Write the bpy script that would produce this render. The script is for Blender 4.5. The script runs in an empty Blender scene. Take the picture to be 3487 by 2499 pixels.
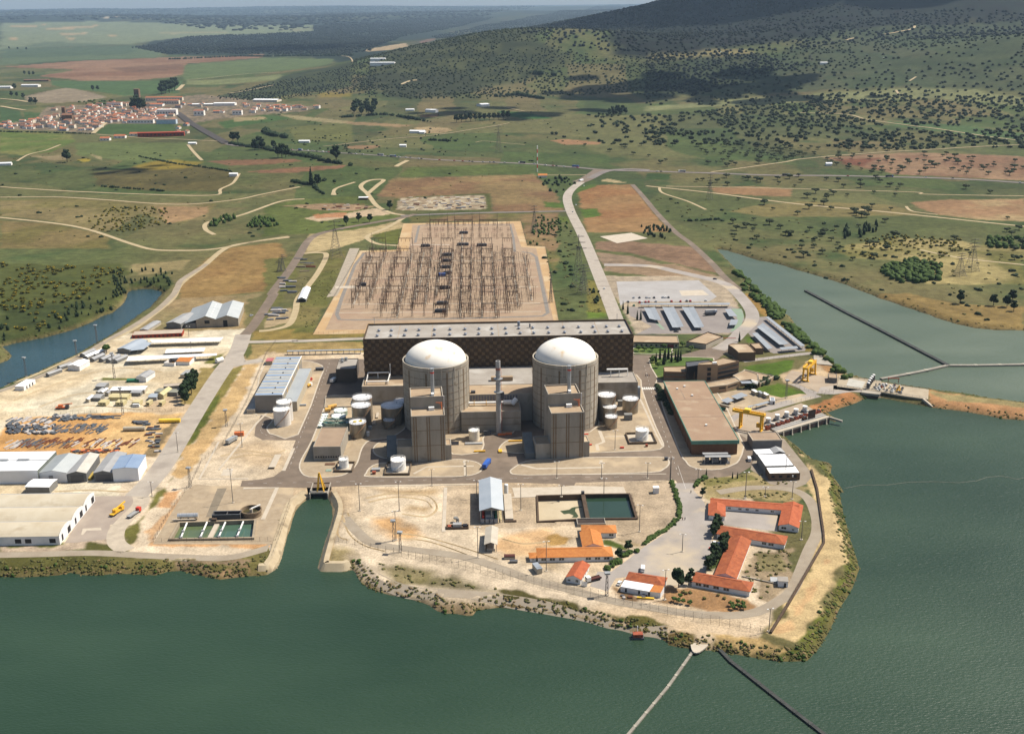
import bpy,bmesh,math,random
import numpy as np
from mathutils import Vector,Matrix,noise as mnoise
random.seed(7)
rng=np.random.default_rng(11)
sc=bpy.context.scene
col=sc.collection
CAM_H=265.0
PITCH=math.radians(18.3)
ROLL=math.radians(0.45)
FPX=2416.0                      # focal length in units of a 2267 wide frame
cam_d=bpy.data.cameras.new('camera');cam=bpy.data.objects.new('camera',cam_d);col.objects.link(cam)
fwd=Vector((0,math.cos(PITCH),-math.sin(PITCH)))
right0=Vector((1,0,0));up0=right0.cross(fwd)
rgt=right0*math.cos(ROLL)-up0*math.sin(ROLL)
upv=up0*math.cos(ROLL)+right0*math.sin(ROLL)
m=Matrix((rgt,upv,-fwd)).transposed().to_4x4()
m.translation=Vector((0,0,CAM_H))
cam.matrix_world=m
cam_d.sensor_width=36;cam_d.lens=36*FPX/2267.0
cam_d.clip_start=5;cam_d.clip_end=90000
sc.camera=cam
SUN_EL=math.radians(54);SUN_AZ=math.radians(22)     # azimuth from +X towards +Y
sundir=Vector((math.cos(SUN_AZ)*math.cos(SUN_EL),math.sin(SUN_AZ)*math.cos(SUN_EL),math.sin(SUN_EL)))
w=bpy.data.worlds.new('World');sc.world=w;w.use_nodes=True
nt=w.node_tree;nt.nodes.clear()
sky=nt.nodes.new('ShaderNodeTexSky');sky.sky_type='NISHITA';sky.sun_disc=False
sky.sun_elevation=SUN_EL;sky.sun_rotation=math.pi/2-SUN_AZ
sky.altitude=400;sky.dust_density=2.0;sky.air_density=1.0
bg=nt.nodes.new('ShaderNodeBackground');bg.inputs[1].default_value=0.078
wo=nt.nodes.new('ShaderNodeOutputWorld')
nt.links.new(sky.outputs[0],bg.inputs[0]);nt.links.new(bg.outputs[0],wo.inputs[0])
sl=bpy.data.lights.new('sun','SUN');sl.energy=5.0;sl.angle=math.radians(0.5);sl.color=(1.0,0.93,0.82)
so=bpy.data.objects.new('sun',sl);col.objects.link(so)
so.rotation_euler=(-sundir).to_track_quat('-Z','Y').to_euler();so.location=(0,0,1500)
sc.view_settings.view_transform='Standard';sc.view_settings.look='None'
sc.view_settings.exposure=0.6;sc.view_settings.gamma=1
sc.view_settings.use_curve_mapping=False
try:
    sc.cycles.volume_bounces=0;sc.cycles.max_bounces=4;sc.cycles.diffuse_bounces=2
    sc.cycles.volume_max_steps=64
except Exception:pass

def ray(u,v):
    x=(u-1133.5)/FPX;y=-(v-812.5)/FPX
    d=fwd+rgt*x+upv*y
    return d
def W(u,v,z=0.0):
    d=ray(u,v)
    t=(z-CAM_H)/d.z if d.z<-1e-5 else 60000
    return Vector((d.x*t,d.y*t,z))
def survey(x0,y0,s):
    k=2267/3487.0
    def f(X,Y,z=0.0):return W((x0+X/s)*k,(y0+Y/s)*k,z)
    return f
A=survey(0,900,2.268);B=survey(0,1500,2.268);Cc=survey(800,1100,2.268);D=survey(1600,1100,2.268)
E=survey(900,1550,2.268);F=survey(1700,1550,2.268);G=survey(2450,1000,2.187);K=survey(2000,900,2.268)
L=survey(0,0,1.89);M=survey(1100,0,1.89);N=survey(2200,0,1.7622);O=survey(900,550,2.268)
def zof(base,u,v):
    """height of the point above ground place `base` that shows at picture row v"""
    d=ray(u,v);t=math.hypot(base.x,base.y)/math.hypot(d.x,d.y)
    return CAM_H+d.z*t
def lst(f,pts,z=0.0):return [f(x,y,z) for x,y in pts]

MATS={}
def mat(name,c,rough=0.8,c2=None,scale=0.2,amt=0.18,metal=0.0,spec=0.3,bump=0.0,bscale=None,detail=6,stretch=None,c3=None,s3=0.03,f3=0.5):
    if name in MATS:return MATS[name]
    mt=bpy.data.materials.new(name);mt.use_nodes=True;n=mt.node_tree;b=n.nodes['Principled BSDF']
    b.inputs['Roughness'].default_value=rough;b.inputs['Metallic'].default_value=metal
    b.inputs['Specular IOR Level'].default_value=spec
    if c2 is None:c2=tuple(max(0,x*(1-amt)) for x in c);c=tuple(min(1,x*(1+amt*.6)) for x in c)
    geo=n.nodes.new('ShaderNodeNewGeometry')
    vec=geo.outputs['Position']
    if stretch:
        mp=n.nodes.new('ShaderNodeMapping');mp.inputs['Scale'].default_value=stretch
        n.links.new(vec,mp.inputs['Vector']);vec=mp.outputs['Vector']
    nz=n.nodes.new('ShaderNodeTexNoise');nz.inputs['Scale'].default_value=scale;nz.inputs['Detail'].default_value=detail
    nz.inputs['Roughness'].default_value=0.65
    n.links.new(vec,nz.inputs['Vector'])
    rp=n.nodes.new('ShaderNodeValToRGB');rp.color_ramp.elements[0].position=0.32;rp.color_ramp.elements[1].position=0.68
    rp.color_ramp.elements[0].color=(*c2,1);rp.color_ramp.elements[1].color=(*c,1)
    n.links.new(nz.outputs['Fac'],rp.inputs['Fac']);out=rp.outputs['Color']
    if c3:
        nz3=n.nodes.new('ShaderNodeTexNoise');nz3.inputs['Scale'].default_value=s3;nz3.inputs['Detail'].default_value=5
        n.links.new(geo.outputs['Position'],nz3.inputs['Vector'])
        r3=n.nodes.new('ShaderNodeValToRGB');r3.color_ramp.elements[0].position=f3;r3.color_ramp.elements[1].position=f3+.12
        r3.color_ramp.elements[0].color=(0,0,0,1)
        n.links.new(nz3.outputs['Fac'],r3.inputs['Fac'])
        mx=n.nodes.new('ShaderNodeMixRGB');mx.inputs[2].default_value=(*c3,1)
        n.links.new(r3.outputs['Color'],mx.inputs[0]);n.links.new(out,mx.inputs[1]);out=mx.outputs[0]
    n.links.new(out,b.inputs['Base Color'])
    if bump:
        nb=n.nodes.new('ShaderNodeTexNoise');nb.inputs['Scale'].default_value=bscale or scale*4;nb.inputs['Detail'].default_value=4
        n.links.new(geo.outputs['Position'],nb.inputs['Vector'])
        bp=n.nodes.new('ShaderNodeBump');bp.inputs['Strength'].default_value=1;bp.inputs['Distance'].default_value=bump
        n.links.new(nb.outputs['Fac'],bp.inputs['Height']);n.links.new(bp.outputs['Normal'],b.inputs['Normal'])
    MATS[name]=mt
    return mt
def ribbed(name,c,axis='x',period=1.0,**kw):
    """sheet metal: fine corrugation relief and per strip tone in local coordinates"""
    if name in MATS:return MATS[name]
    mt=mat(name,c,**kw);n=mt.node_tree;b=n.nodes['Principled BSDF']
    tc=n.nodes.new('ShaderNodeTexCoord');wv=n.nodes.new('ShaderNodeTexWave')
    wv.bands_direction=axis.upper();wv.inputs['Scale'].default_value=0.314/period
    n.links.new(tc.outputs['Object'],wv.inputs['Vector'])
    bp=n.nodes.new('ShaderNodeBump');bp.inputs['Distance'].default_value=0.12*period;bp.inputs['Strength'].default_value=.7
    n.links.new(wv.outputs['Fac'],bp.inputs['Height']);n.links.new(bp.outputs['Normal'],b.inputs['Normal'])
    return mt

class MB:
    def __init__(s):s.v=[];s.f=[]
    def add(s,vs,fs):
        o=len(s.v);s.v+=[tuple(p) for p in vs];s.f+=[tuple(i+o for i in f) for f in fs];return s
    def box(s,x0,x1,y0,y1,z0,z1):
        return s.add([(x0,y0,z0),(x1,y0,z0),(x1,y1,z0),(x0,y1,z0),(x0,y0,z1),(x1,y0,z1),(x1,y1,z1),(x0,y1,z1)],
                     [(0,3,2,1),(4,5,6,7),(0,1,5,4),(1,2,6,5),(2,3,7,6),(3,0,4,7)])
    def cbox(s,cx,cy,z0,wx,wy,h):return s.box(cx-wx/2,cx+wx/2,cy-wy/2,cy+wy/2,z0,z0+h)
    def prism(s,poly,z0,z1,cap0=False):
        n=len(poly);pts=[(p[0],p[1]) for p in poly]
        a=sum(pts[i][0]*pts[(i+1)%n][1]-pts[(i+1)%n][0]*pts[i][1] for i in range(n))
        if a<0:pts=pts[::-1]
        fs=[(i,(i+1)%n,(i+1)%n+n,i+n) for i in range(n)]+[tuple(range(n,2*n))]
        if cap0:fs.append(tuple(range(n-1,-1,-1)))
        return s.add([(x,y,z0) for x,y in pts]+[(x,y,z1) for x,y in pts],fs)
    def cyl(s,cx,cy,z0,z1,r,n=16,r1=None,cap=True,cap0=False):
        r1=r if r1 is None else r1
        vs=[(cx+r*math.cos(2*math.pi*i/n),cy+r*math.sin(2*math.pi*i/n),z0) for i in range(n)]
        vs+=[(cx+r1*math.cos(2*math.pi*i/n),cy+r1*math.sin(2*math.pi*i/n),z1) for i in range(n)]
        fs=[(i,(i+1)%n,(i+1)%n+n,i+n) for i in range(n)]
        if cap:fs.append(tuple(range(n,2*n)))
        if cap0:fs.append(tuple(range(n-1,-1,-1)))
        return s.add(vs,fs)
    def lathe(s,prof,n=32,cx=0,cy=0):
        vs=[];fs=[]
        for r,z in prof:
            vs+=[(cx+r*math.cos(2*math.pi*i/n),cy+r*math.sin(2*math.pi*i/n),z) for i in range(n)]
        for k in range(len(prof)-1):
            for i in range(n):
                j=(i+1)%n;fs.append((k*n+i,k*n+j,(k+1)*n+j,(k+1)*n+i))
        return s.add(vs,fs)
    def bar(s,p,q,r=0.1,n=4):
        p=Vector(p);q=Vector(q);d=(q-p)
        if d.length<1e-6:return s
        d.normalize();a=d.orthogonal().normalized() if abs(d.z)>.9 else d.cross(Vector((0,0,1))).normalized();b=d.cross(a)
        vs=[]
        for c in (p,q):
            for i in range(n):
                t=2*math.pi*(i+.5)/n;vs.append(c+a*(r*math.cos(t))+b*(r*math.sin(t)))
        fs=[(i,(i+1)%n,(i+1)%n+n,i+n) for i in range(n)]+[tuple(range(n-1,-1,-1)),tuple(range(n,2*n))]
        return s.add(vs,fs)
    def poly(s,pts):return s.add(pts,[tuple(range(len(pts)))])
    def sphere(s,c,rx,ry,rz,n=8,m_=5):
        vs=[];fs=[]
        for k in range(m_+1):
            t=math.pi*k/m_
            for i in range(n):
                a=2*math.pi*i/n
                vs.append((c[0]+rx*math.sin(t)*math.cos(a),c[1]+ry*math.sin(t)*math.sin(a),c[2]+rz*math.cos(t)))
        for k in range(m_):
            for i in range(n):
                j=(i+1)%n;fs.append((k*n+i,(k+1)*n+i,(k+1)*n+j,k*n+j))
        return s.add(vs,fs)
    def mesh(s,name,mt,smooth=False):
        me=bpy.data.meshes.new(name);me.from_pydata(s.v,[],s.f);me.materials.append(mt)
        if smooth:me.polygons.foreach_set('use_smooth',[True]*len(me.polygons))
        me.update();return me
def link(name,me,parent=None):
    o=bpy.data.objects.new(name,me);col.objects.link(o)
    if parent is not None:o.parent=parent
    return o
def part(name,mb,mt,parent=None,smooth=False,label=None,stuff=False):
    o=link(name,mb.mesh(name,mt,smooth),parent)
    if label:o['label']=label
    if stuff:o['kind']='stuff'
    return o
def tag(o,label,cat,group=None):
    o['label']=label;o['category']=cat
    if group:o['group']=group
    return o
def thing(name,label,cat,loc=(0,0,0),rot=0.0,group=None):
    o=bpy.data.objects.new(name,None);col.objects.link(o);o.empty_display_size=0.5
    o.location=(loc[0],loc[1],loc[2] if len(loc)>2 else 0);o.rotation_euler=(0,0,rot)
    return tag(o,label,cat,group)
def struct(name,mb,mt,z=0):
    o=link(name,mb.mesh(name,mt));o['kind']='structure';o.location.z=z;return o
def dup(src,loc=None,rot=None,label=None,group=None,scale=None):
    def cp(o,par):
        c=o.copy();col.objects.link(c)
        if par is not None:c.parent=par
        for ch in o.children:cp(ch,c)
        return c
    r=cp(src,None)
    if loc is not None:r.location=(loc[0],loc[1],loc[2] if len(loc)>2 else 0)
    if rot is not None:r.rotation_euler=(0,0,rot)
    if scale is not None:r.scale=scale if hasattr(scale,'__len__') else (scale,)*3
    if label:r['label']=label
    if group:r['group']=group
    return r
def frame(fl,fr,bk):
    """right angled footprint from its front-left and front-right corners and any point on its back line"""
    fl,fr,bk=(Vector((p.x,p.y)) for p in (fl,fr,bk))
    d=fr-fl;wd=d.length;a=math.atan2(d.y,d.x);e=Vector((-math.sin(a),math.cos(a)))
    return fl,a,wd,abs((bk-fl).dot(e))
def _hash(ix,iy,s):
    h=(ix.astype(np.int64)*374761393+iy.astype(np.int64)*668265263+s*974634777)&0x7fffffff
    h=((h^(h>>13))*1274126177)&0x7fffffff
    return ((h^(h>>16))&0xffff)/65535.0
def vnoise(x,y,s=0):
    ix=np.floor(x);iy=np.floor(y);fx=x-ix;fy=y-iy
    fx=fx*fx*(3-2*fx);fy=fy*fy*(3-2*fy)
    a=_hash(ix,iy,s);b=_hash(ix+1,iy,s);c=_hash(ix,iy+1,s);d=_hash(ix+1,iy+1,s)
    return (a*(1-fx)+b*fx)*(1-fy)+(c*(1-fx)+d*fx)*fy
def fbm(x,y,sc_,octv=4,s=0,g=0.5):
    t=0;a=1;n=0
    for o in range(octv):
        t=t+a*vnoise(x/sc_*2**o+17.3*o,y/sc_*2**o-9.1*o,s+o);n+=a;a*=g
    return t/n-0.5
HILLS=[  # x, y, height, sigma x, sigma y, rotation
    (2300,7000,440,1400,1500,0.0),
    (3700,7600,380,1100,1500,0.0),
    (-40,4550,100,420,480,0.2),
    (300,4300,60,500,450,0.2),
    (1600,3600,70,500,420,0.1),
    (2350,3500,95,600,500,0.0),
    (1250,4700,50,500,400,0.0),
    (-330,1900,16,190,150,0.0),
    (-620,1010,14,120,110,0.0),
    (780,1130,10,140,80,-0.3),
    (3000,5200,80,900,600,0.0),
]
def Hb(x,y):
    x=np.asarray(x,float);y=np.asarray(y,float)
    z=np.zeros(np.broadcast(x,y).shape)
    for hx,hy,hh,sx,sy,r in HILLS:
        dx=x-hx;dy=y-hy;a=dx*math.cos(r)+dy*math.sin(r);b=-dx*math.sin(r)+dy*math.cos(r)
        z=z+(np.clip((np.hypot(x,y)-1500)/1500,0,1) if sy>=400 else 1)*hh*np.exp(-0.5*((a/sx)**2+(b/sy)**2))
    d=np.hypot(x,y)
    far=np.clip((d-1600)/2500,0,1)
    z=z+far*22*(fbm(x,y,900,4,3)+.1)
    mt_=np.clip((z-60)/200,0,1)
    z=z+mt_*90*fbm(x,y,700,5,8)
    f2=np.clip((d-9000)/9000,0,1)
    z=z+f2*(150+170*fbm(x,y*1.6,5200,5,21))+np.clip((d-22000)/10000,0,1)*95
    near=np.clip((d-1520)/300,0,1)
    z=z+near*3.5*(fbm(x,y,160,3,5)+.15)
    return z
def T(u,v):
    """first meeting of the sight line with the land"""
    d=ray(u,v);dh=math.hypot(d.x,d.y)
    t=np.geomspace(300,38000,900)
    x=d.x/dh*t;y=d.y/dh*t;zr=CAM_H+d.z/dh*t;g=Hb(x,y)-zr
    k=np.argmax(g>0)
    if g[k]<=0:k=len(t)-1
    if k>0:
        f=-g[k-1]/(g[k]-g[k-1]+1e-9);tt=t[k-1]+(t[k]-t[k-1])*min(max(f,0),1)
    else:tt=t[0]
    X=d.x/dh*tt;Y=d.y/dh*tt
    return Vector((X,Y,float(Hb(X,Y))))
kk=2267/3487.0
def TL(X,Y):return T(X/1.89*kk,Y/1.89*kk)
def TM(X,Y):return T((1100+X/1.89)*kk,Y/1.89*kk)
def TN(X,Y):return T((2200+X/1.7622)*kk,Y/1.7622*kk)
def TO(X,Y):return T((900+X/2.268)*kk,(550+Y/2.268)*kk)
def TA(X,Y):return T(X/2.268*kk,(900+Y/2.268)*kk)
def TK(X,Y):return T((2000+X/2.268)*kk,(900+Y/2.268)*kk)

def sdf(px,py,poly):
    """signed distance (negative inside) of many points to one polygon"""
    d=np.full(px.shape,1e18);s=np.zeros(px.shape,bool);n=len(poly)
    for i in range(n):
        ax,ay=poly[i][0],poly[i][1];bx,by=poly[(i+1)%n][0],poly[(i+1)%n][1]
        ex,ey=bx-ax,by-ay;wx,wy=px-ax,py-ay
        t=np.clip((wx*ex+wy*ey)/(ex*ex+ey*ey+1e-12),0,1)
        d=np.minimum(d,(wx-ex*t)**2+(wy-ey*t)**2)
        c=(ay<=py)!=(by<=py)
        xi=ax+(py-ay)/(by-ay+1e-12)*ex
        s^=c&(px<xi)
    return np.where(s,-np.sqrt(d),np.sqrt(d))

ZW=-3.0
lw=lambda f,pts:[f(x,y,ZW) for x,y in pts]
near_shore=([W(-500,1300,ZW),W(-200,1290,ZW)]+
  lw(B,[(0,1050),(150,1055),(300,1050),(450,1040),(540,1020),(640,1035),(760,1040),(900,1025),(1100,1035),(1200,1040),(1300,1012),(1400,1005),(1500,1030),(1600,1050),(1700,1072),(1800,1058),(1950,1045),(2060,1038),(2120,1000),(2150,960)]))
canal_l=lw(E,[(95,885),(130,800),(180,620),(240,432),(290,372),(355,325)])
canal_r=lw(E,[(482,325),(525,400),(528,480),(480,630),(442,760),(415,870),(440,898)])
shore2=(lw(E,[(620,900),(680,885),(700,900),(740,970),(800,1020),(870,1050),(960,1075),(1100,1105),(1200,1130),(1280,1160),(1330,1200),(1400,1225),(1480,1225),(1560,1240),(1610,1238),(1640,1200),(1720,1187),(1814,1175)])+
  lw(F,[(120,1190),(280,1215),(400,1235),(560,1260),(700,1290),(850,1335),(950,1350),(1040,1380),(1120,1395),(1200,1400),(1280,1430),(1320,1465),(1400,1480),(1480,1490),(1560,1505),(1660,1505)])+
  [W(a,b,ZW) for a,b in [(1610,1445),(1650,1452),(1720,1464),(1785,1462),(1808,1440),(1830,1405),(1858,1350),(1888,1300),(1902,1258),(1893,1228),(1880,1190),(1868,1140),(1858,1090)]]+
  lw(G,[(930,1480),(890,1420),(850,1370),(825,1330),(835,1285),(815,1262),(760,1250),(700,1240),(640,1195),(560,1125),(500,1075),(470,1050)]))
dam_s=lw(G,[(640,985),(800,930),(870,960),(872,935),(800,885),(900,850),(1000,820),(1090,782),(1200,775),(1590,848),(1700,862),(1850,882),(2000,907),(2100,930),(2268,942),(3200,1010)])
dam_n=lw(G,[(3200,880),(2268,812),(2100,792),(2000,780),(1850,752),(1700,735),(1560,712),(1400,690),(1180,655),(980,612),(900,562),(850,515),(800,470),(720,400),(650,328)])
shore_n=(lw(K,[(1560,410),(1450,330),(1350,230),(1250,140),(1180,60),(1120,10)])+[W(a,b,ZW) for a,b in [(1600,566),(1588,552),(1612,555),(1680,577),(1724,585)]]+
  lw(K,[(1600,40),(1850,110),(2050,180)])+lw(G,[(1200,40),(1300,70),(1450,120),(1600,175),(1650,190),(1780,230),(1900,255),(2050,270),(2268,277),(3300,330)]))
far_e=lw(G,[(4500,400),(4500,2500)])
WATER_A=near_shore+canal_l+canal_r+shore2+dam_s+[lw(G,[(4500,1200)])[0]]+[W(3200,2600,ZW),W(-1200,2600,ZW),W(-1200,1320,ZW)]
WATER_B=dam_n+shore_n+[lw(G,[(4500,400)])[0],lw(G,[(4500,950)])[0]]
WATER_C=lw(A,[(-900,700),(-300,660),(0,640),(70,625),(170,600),(340,570),(420,545),(560,510),(700,450),(800,400),(870,375),(920,330),(970,280),(985,225),(1010,205),(1100,190),(1180,195),(1250,212),(1245,245),(1160,330),(1060,400),(940,490),(800,580),(700,640),(560,715),(350,805),(240,860),(130,898),(0,960),(-400,1120),(-900,1350)])
SPIT=lw(A,[(-60,620),(20,645),(60,680),(85,710),(60,740),(0,762),(-80,800)])

vv=np.concatenate([np.arange(30,60,1.0),np.arange(60,700,1.75),np.arange(700,1490,2.2),np.arange(1490,2300,14)])
ang=PITCH+np.arctan((vv-812.5)/FPX)
rows=CAM_H/np.tan(ang)
rows=np.sort(np.concatenate([rows,np.geomspace(rows.max()*1.03,36000,12)]))
cols=np.linspace(-0.74,0.74,980)
NR,NC=len(rows),len(cols)
GY=np.repeat(rows[:,None],NC,1);GX=GY*cols[None,:]
GX=GX.ravel();GY=GY.ravel()
def regional(poly,marg):
    p=np.array([(q[0],q[1]) for q in poly])
    i=np.where((GX>p[:,0].min()-marg)&(GX<p[:,0].max()+marg)&(GY>p[:,1].min()-marg)&(GY<p[:,1].max()+marg))[0]
    return i,p
GZ=Hb(GX,GY)
wob=fbm(GX,GY,14,3,40)*5.0
SH=np.full(GX.shape,1e6)          # distance to nearest shore, negative on water
for poly,wb in ((WATER_A,0.5),(WATER_B,1.0),(WATER_C,.8)):
    i,p=regional(poly,60);s=sdf(GX[i],GY[i],p)+wob[i]*wb*(.4 if poly is WATER_A else .8)
    SH[i]=np.minimum(SH[i],s)
i,p=regional(SPIT,40);SH[i]=np.maximum(SH[i],-sdf(GX[i],GY[i],p)+0.5)
bank=np.clip(SH/7.0,-1,1)       # the bank falls to the water over seven metres
zb=np.where(SH<7,-6.0+(bank+1)*3.0+np.where(SH>0,(fbm(GX,GY,6,2,50))*.8*(1-bank),0),0)
GZ=np.where(SH<7,np.where(SH<0,np.minimum(zb,-3.05+SH*.4),ZW+(GZ-ZW)*np.clip(SH/7,0,1)**.8),GZ)

BASIN_DRY=lst(F,[(300,322),(648,312),(684,492),(308,513)])
BASIN_WET=lst(F,[(648,312),(998,307),(1052,489),(684,492)])
BASIN_TRT=lst(B,[(1390,648),(1965,628),(1948,758),(1325,768)])
GATE_PIT=lst(E,[(352,205),(490,205),(492,330),(350,335)])
for poly in (BASIN_DRY,BASIN_WET,BASIN_TRT,GATE_PIT):
    i,p=regional(poly,10);s_=sdf(GX[i],GY[i],p);GZ[i[s_<1.0]]=-7.5

def S(r,g,b,k=0.50):
    f=lambda c:((c/255+0.055)/1.055)**2.4 if c>10 else c/255/12.92
    return np.array([f(r)*k,f(g)*k,f(b)*k])
n1=fbm(GX,GY,60,5,60);n2=fbm(GX,GY,300,4,70);n3=fbm(GX,GY,7,3,80);n4=fbm(GX,GY,1500,4,90)
DD=np.hypot(GX,GY)
CO=np.zeros((len(GX),3))
def mixc(a,b,t):
    t=np.clip(t,0,1)[:,None];return a*(1-t)+b*t
CO[:]=mixc(mixc(np.tile(S(104,112,66),(len(GX),1)),S(128,120,78),(n2+.1)*4),S(80,96,54),(n1-.02)*5)
# patchwork of meadows with their own tones
wx=GX+60*fbm(GX,GY,240,2,61)*2;wy=GY+120*fbm(GX,GY,300,2,62)*2+.25*GX
hh=_hash(np.floor(wx/170),np.floor(wy/260),5);h2=_hash(np.floor(wx/95+7),np.floor(wy/480),9)
pw=np.clip((DD-1300)/300,0,1)*.75
CO[:]=mixc(CO,S(88,108,58),pw*(hh<.28));CO[:]=mixc(CO,S(128,126,80),pw*(hh>.74));CO[:]=mixc(CO,S(74,88,54),pw*.7*(h2>.8));CO[:]=mixc(CO,S(142,124,88),pw*.7*((h2<.10)))
# woods on the far country
wood=np.clip((n4+.05)*6,0,1)*np.clip((DD-5200)/2500,0,1)
CO[:]=mixc(CO,S(48,62,50),wood*.95+np.clip((DD-9000)/3000,0,1)*.7)
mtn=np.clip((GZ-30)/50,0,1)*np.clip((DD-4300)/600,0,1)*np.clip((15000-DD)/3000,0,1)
CO[:]=mixc(CO,S(26,36,30),mtn*np.clip(.95+n1*1.2,0,1))  # mountain dark from forest, with cloud shade painted into the ground colour
def paint(poly,c,feather=3.0,wobf=0.0,c2=None,amt=1.0,ns=None):
    i,p=regional(poly,feather*2+wobf*2+2)
    if len(i)==0:return
    if len(i)>0:
        d=sdf(GX[i],GY[i],p)
        if wobf:d=d+fbm(GX[i],GY[i],wobf*2.5,4,33)*wobf*2.2
        t=np.clip(0.5-d/max(feather,.01),0,1)*amt
        cc=np.tile(c,(len(i),1)) if c2 is None else mixc(np.tile(c,(len(i),1)),c2,(ns if ns is not None else n1)[i]*5+.4)
        CO[i]=mixc(CO[i],cc,t)
def tp(f,pts):return [f(x,y) for x,y in pts]
GREEN=S(96,116,62);DKGREEN=S(66,82,46);OLIVE=S(130,126,72);TAN=S(196,172,128);BRN=S(160,128,92);PALE=S(150,152,106)
# far left plain
paint(tp(TL,[(0,150),(600,140),(1300,160),(2268,160),(2268,195),(1500,230),(900,280),(0,320)]),S(138,148,112),60,60)
for pl,c in [([(200,200),(420,176),(640,163),(600,178),(360,196)],TAN),([(60,165),(300,158),(250,172),(80,178)],TAN),([(380,218),(560,210),(540,226),(400,228)],S(190,170,130)),
  ([(55,244),(110,243),(120,258),(70,256)],TAN),([(700,226),(750,226),(748,238),(705,240)],TAN),([(430,240),(480,248),(460,262),(440,255)],TAN),([(665,113),(700,112),(700,122),(670,124)],S(220,200,170)),
  ([(740,103),(765,104),(762,113),(745,112)],S(220,200,170)),([(1000,210),(1400,205),(1500,215),(1100,222)],S(170,165,125)),([(1800,190),(2200,185),(1900,200)],S(150,150,115))]:
    paint(tp(TL,pl),c,25,20)
paint(tp(TL,[(880,300),(1000,262),(1200,240),(1600,225),(2000,215),(2300,190),(2500,160),(2500,370),(1900,355),(1400,360),(1050,350)]),S(44,58,42),40,60)
paint(tp(TM,[(-60,150),(300,120),(800,100),(1150,110),(900,170),(640,225),(300,260),(100,350),(-60,370)]),S(44,58,42),40,40)
paint(tp(TL,[(0,320),(900,300),(1050,350),(1000,370),(300,400),(0,420)]),S(108,124,88),40,40)
paint(tp(TL,[(0,320),(300,270),(880,290),(870,350),(300,370),(0,380)]),S(84,104,76),40,60,amt=.6)
paint(tp(TL,[(20,432),(500,395),(1180,368),(1560,360),(1700,350),(1690,372),(1200,412),(1185,480),(1100,500),(870,518),(500,520),(250,492),(480,452),(400,445)]),S(168,132,102),12,6,S(150,112,84),ns=n2)
paint(tp(TL,[(700,440),(1180,412),(1185,450),(800,470)]),S(132,100,76),20,15,amt=.8)
paint(tp(TL,[(1190,420),(1700,375),(2150,380),(2100,420),(1600,480),(1180,520),(1180,480)]),S(112,128,78),12,6)
paint(tp(TL,[(1200,520),(1800,480),(1850,510),(1400,545),(1200,548)]),S(140,146,96),8,4)
paint(tp(TL,[(160,622),(300,590),(420,568),(560,590),(690,628),(560,655),(300,668),(170,650)]),S(166,150,124),5,4)
paint(tp(TL,[(330,520),(1180,520),(1150,600),(800,620),(450,570),(330,550)]),S(92,118,70),6,4)
paint(tp(TL,[(1300,640),(1700,540),(1900,470),(2268,400),(2268,560),(1900,610),(1500,670)]),S(84,92,58),12,14,S(70,80,52))
paint(tp(TL,[(2050,600),(2268,600),(2268,625),(2060,630)]),S(170,150,60),5,8,amt=.6)
paint(tp(TL,[(0,690),(130,720),(150,780),(0,800)]),S(84,110,66),4,2);paint(tp(TL,[(150,720),(400,740),(410,770),(160,775)]),S(88,112,64),4,2)
paint(tp(TL,[(610,862),(690,800),(1110,800),(1130,840),(960,870)]),S(84,108,58),4,3)
paint(tp(TL,[(0,850),(240,850),(460,870),(490,910),(330,980),(140,1000),(0,990)]),S(112,130,62),5,3,S(140,140,80))
paint(tp(TL,[(480,920),(1200,920),(1270,1010),(1000,1050),(500,1000)]),S(118,130,76),6,8)
paint(tp(TL,[(600,1110),(800,1090),(1000,1040),(1280,1060),(1500,1110),(1540,1140),(1430,1230),(1000,1230),(620,1200)]),S(118,108,64),8,6,S(98,92,54))
paint(tp(TL,[(870,1075),(960,1040),(1150,1025),(1260,1050),(1180,1085),(980,1090)]),S(176,152,60),18,25,amt=.7)
paint(tp(TL,[(500,1030),(560,1020),(590,1035),(540,1045)]),S(180,160,60),4,4)
paint(tp(TL,[(200,1005),(420,1000),(430,1030),(330,1035)]),S(165,148,110),6,5)
paint(tp(TL,[(570,990),(650,1010),(660,1035),(620,1020)]),S(180,165,120),3,3)
paint(tp(TL,[(1330,1040),(1500,1030),(1900,1025),(1950,1040),(1700,1062),(1480,1068)]),S(146,110,80),3,2)
paint(tp(TL,[(1580,1105),(1900,1080),(2230,1065),(2200,1085),(1900,1112),(1680,1114)]),S(158,118,88),3,2)
paint(tp(TL,[(1400,790),(1700,740),(1900,760),(1700,790),(1450,830)]),S(84,112,58),5,3);paint(tp(TL,[(1850,820),(2268,780),(2268,920),(1900,900)]),S(120,122,70),6,6)
paint(tp(TL,[(1500,755),(1700,752),(1720,770),(1510,785)]),S(176,160,116),3,3)
paint(tp(TL,[(1780,735),(2100,765),(2268,785),(2268,800),(1900,770)]),S(175,162,118),4,3)
paint(tp(TL,[(300,690),(700,665),(1300,610),(1650,650),(2060,690),(1950,720),(1600,745),(1200,800),(690,800),(600,865),(380,845),(150,840),(0,830),(0,800),(230,770)]),S(168,148,122),4,6,S(130,120,98),ns=n3)
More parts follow.
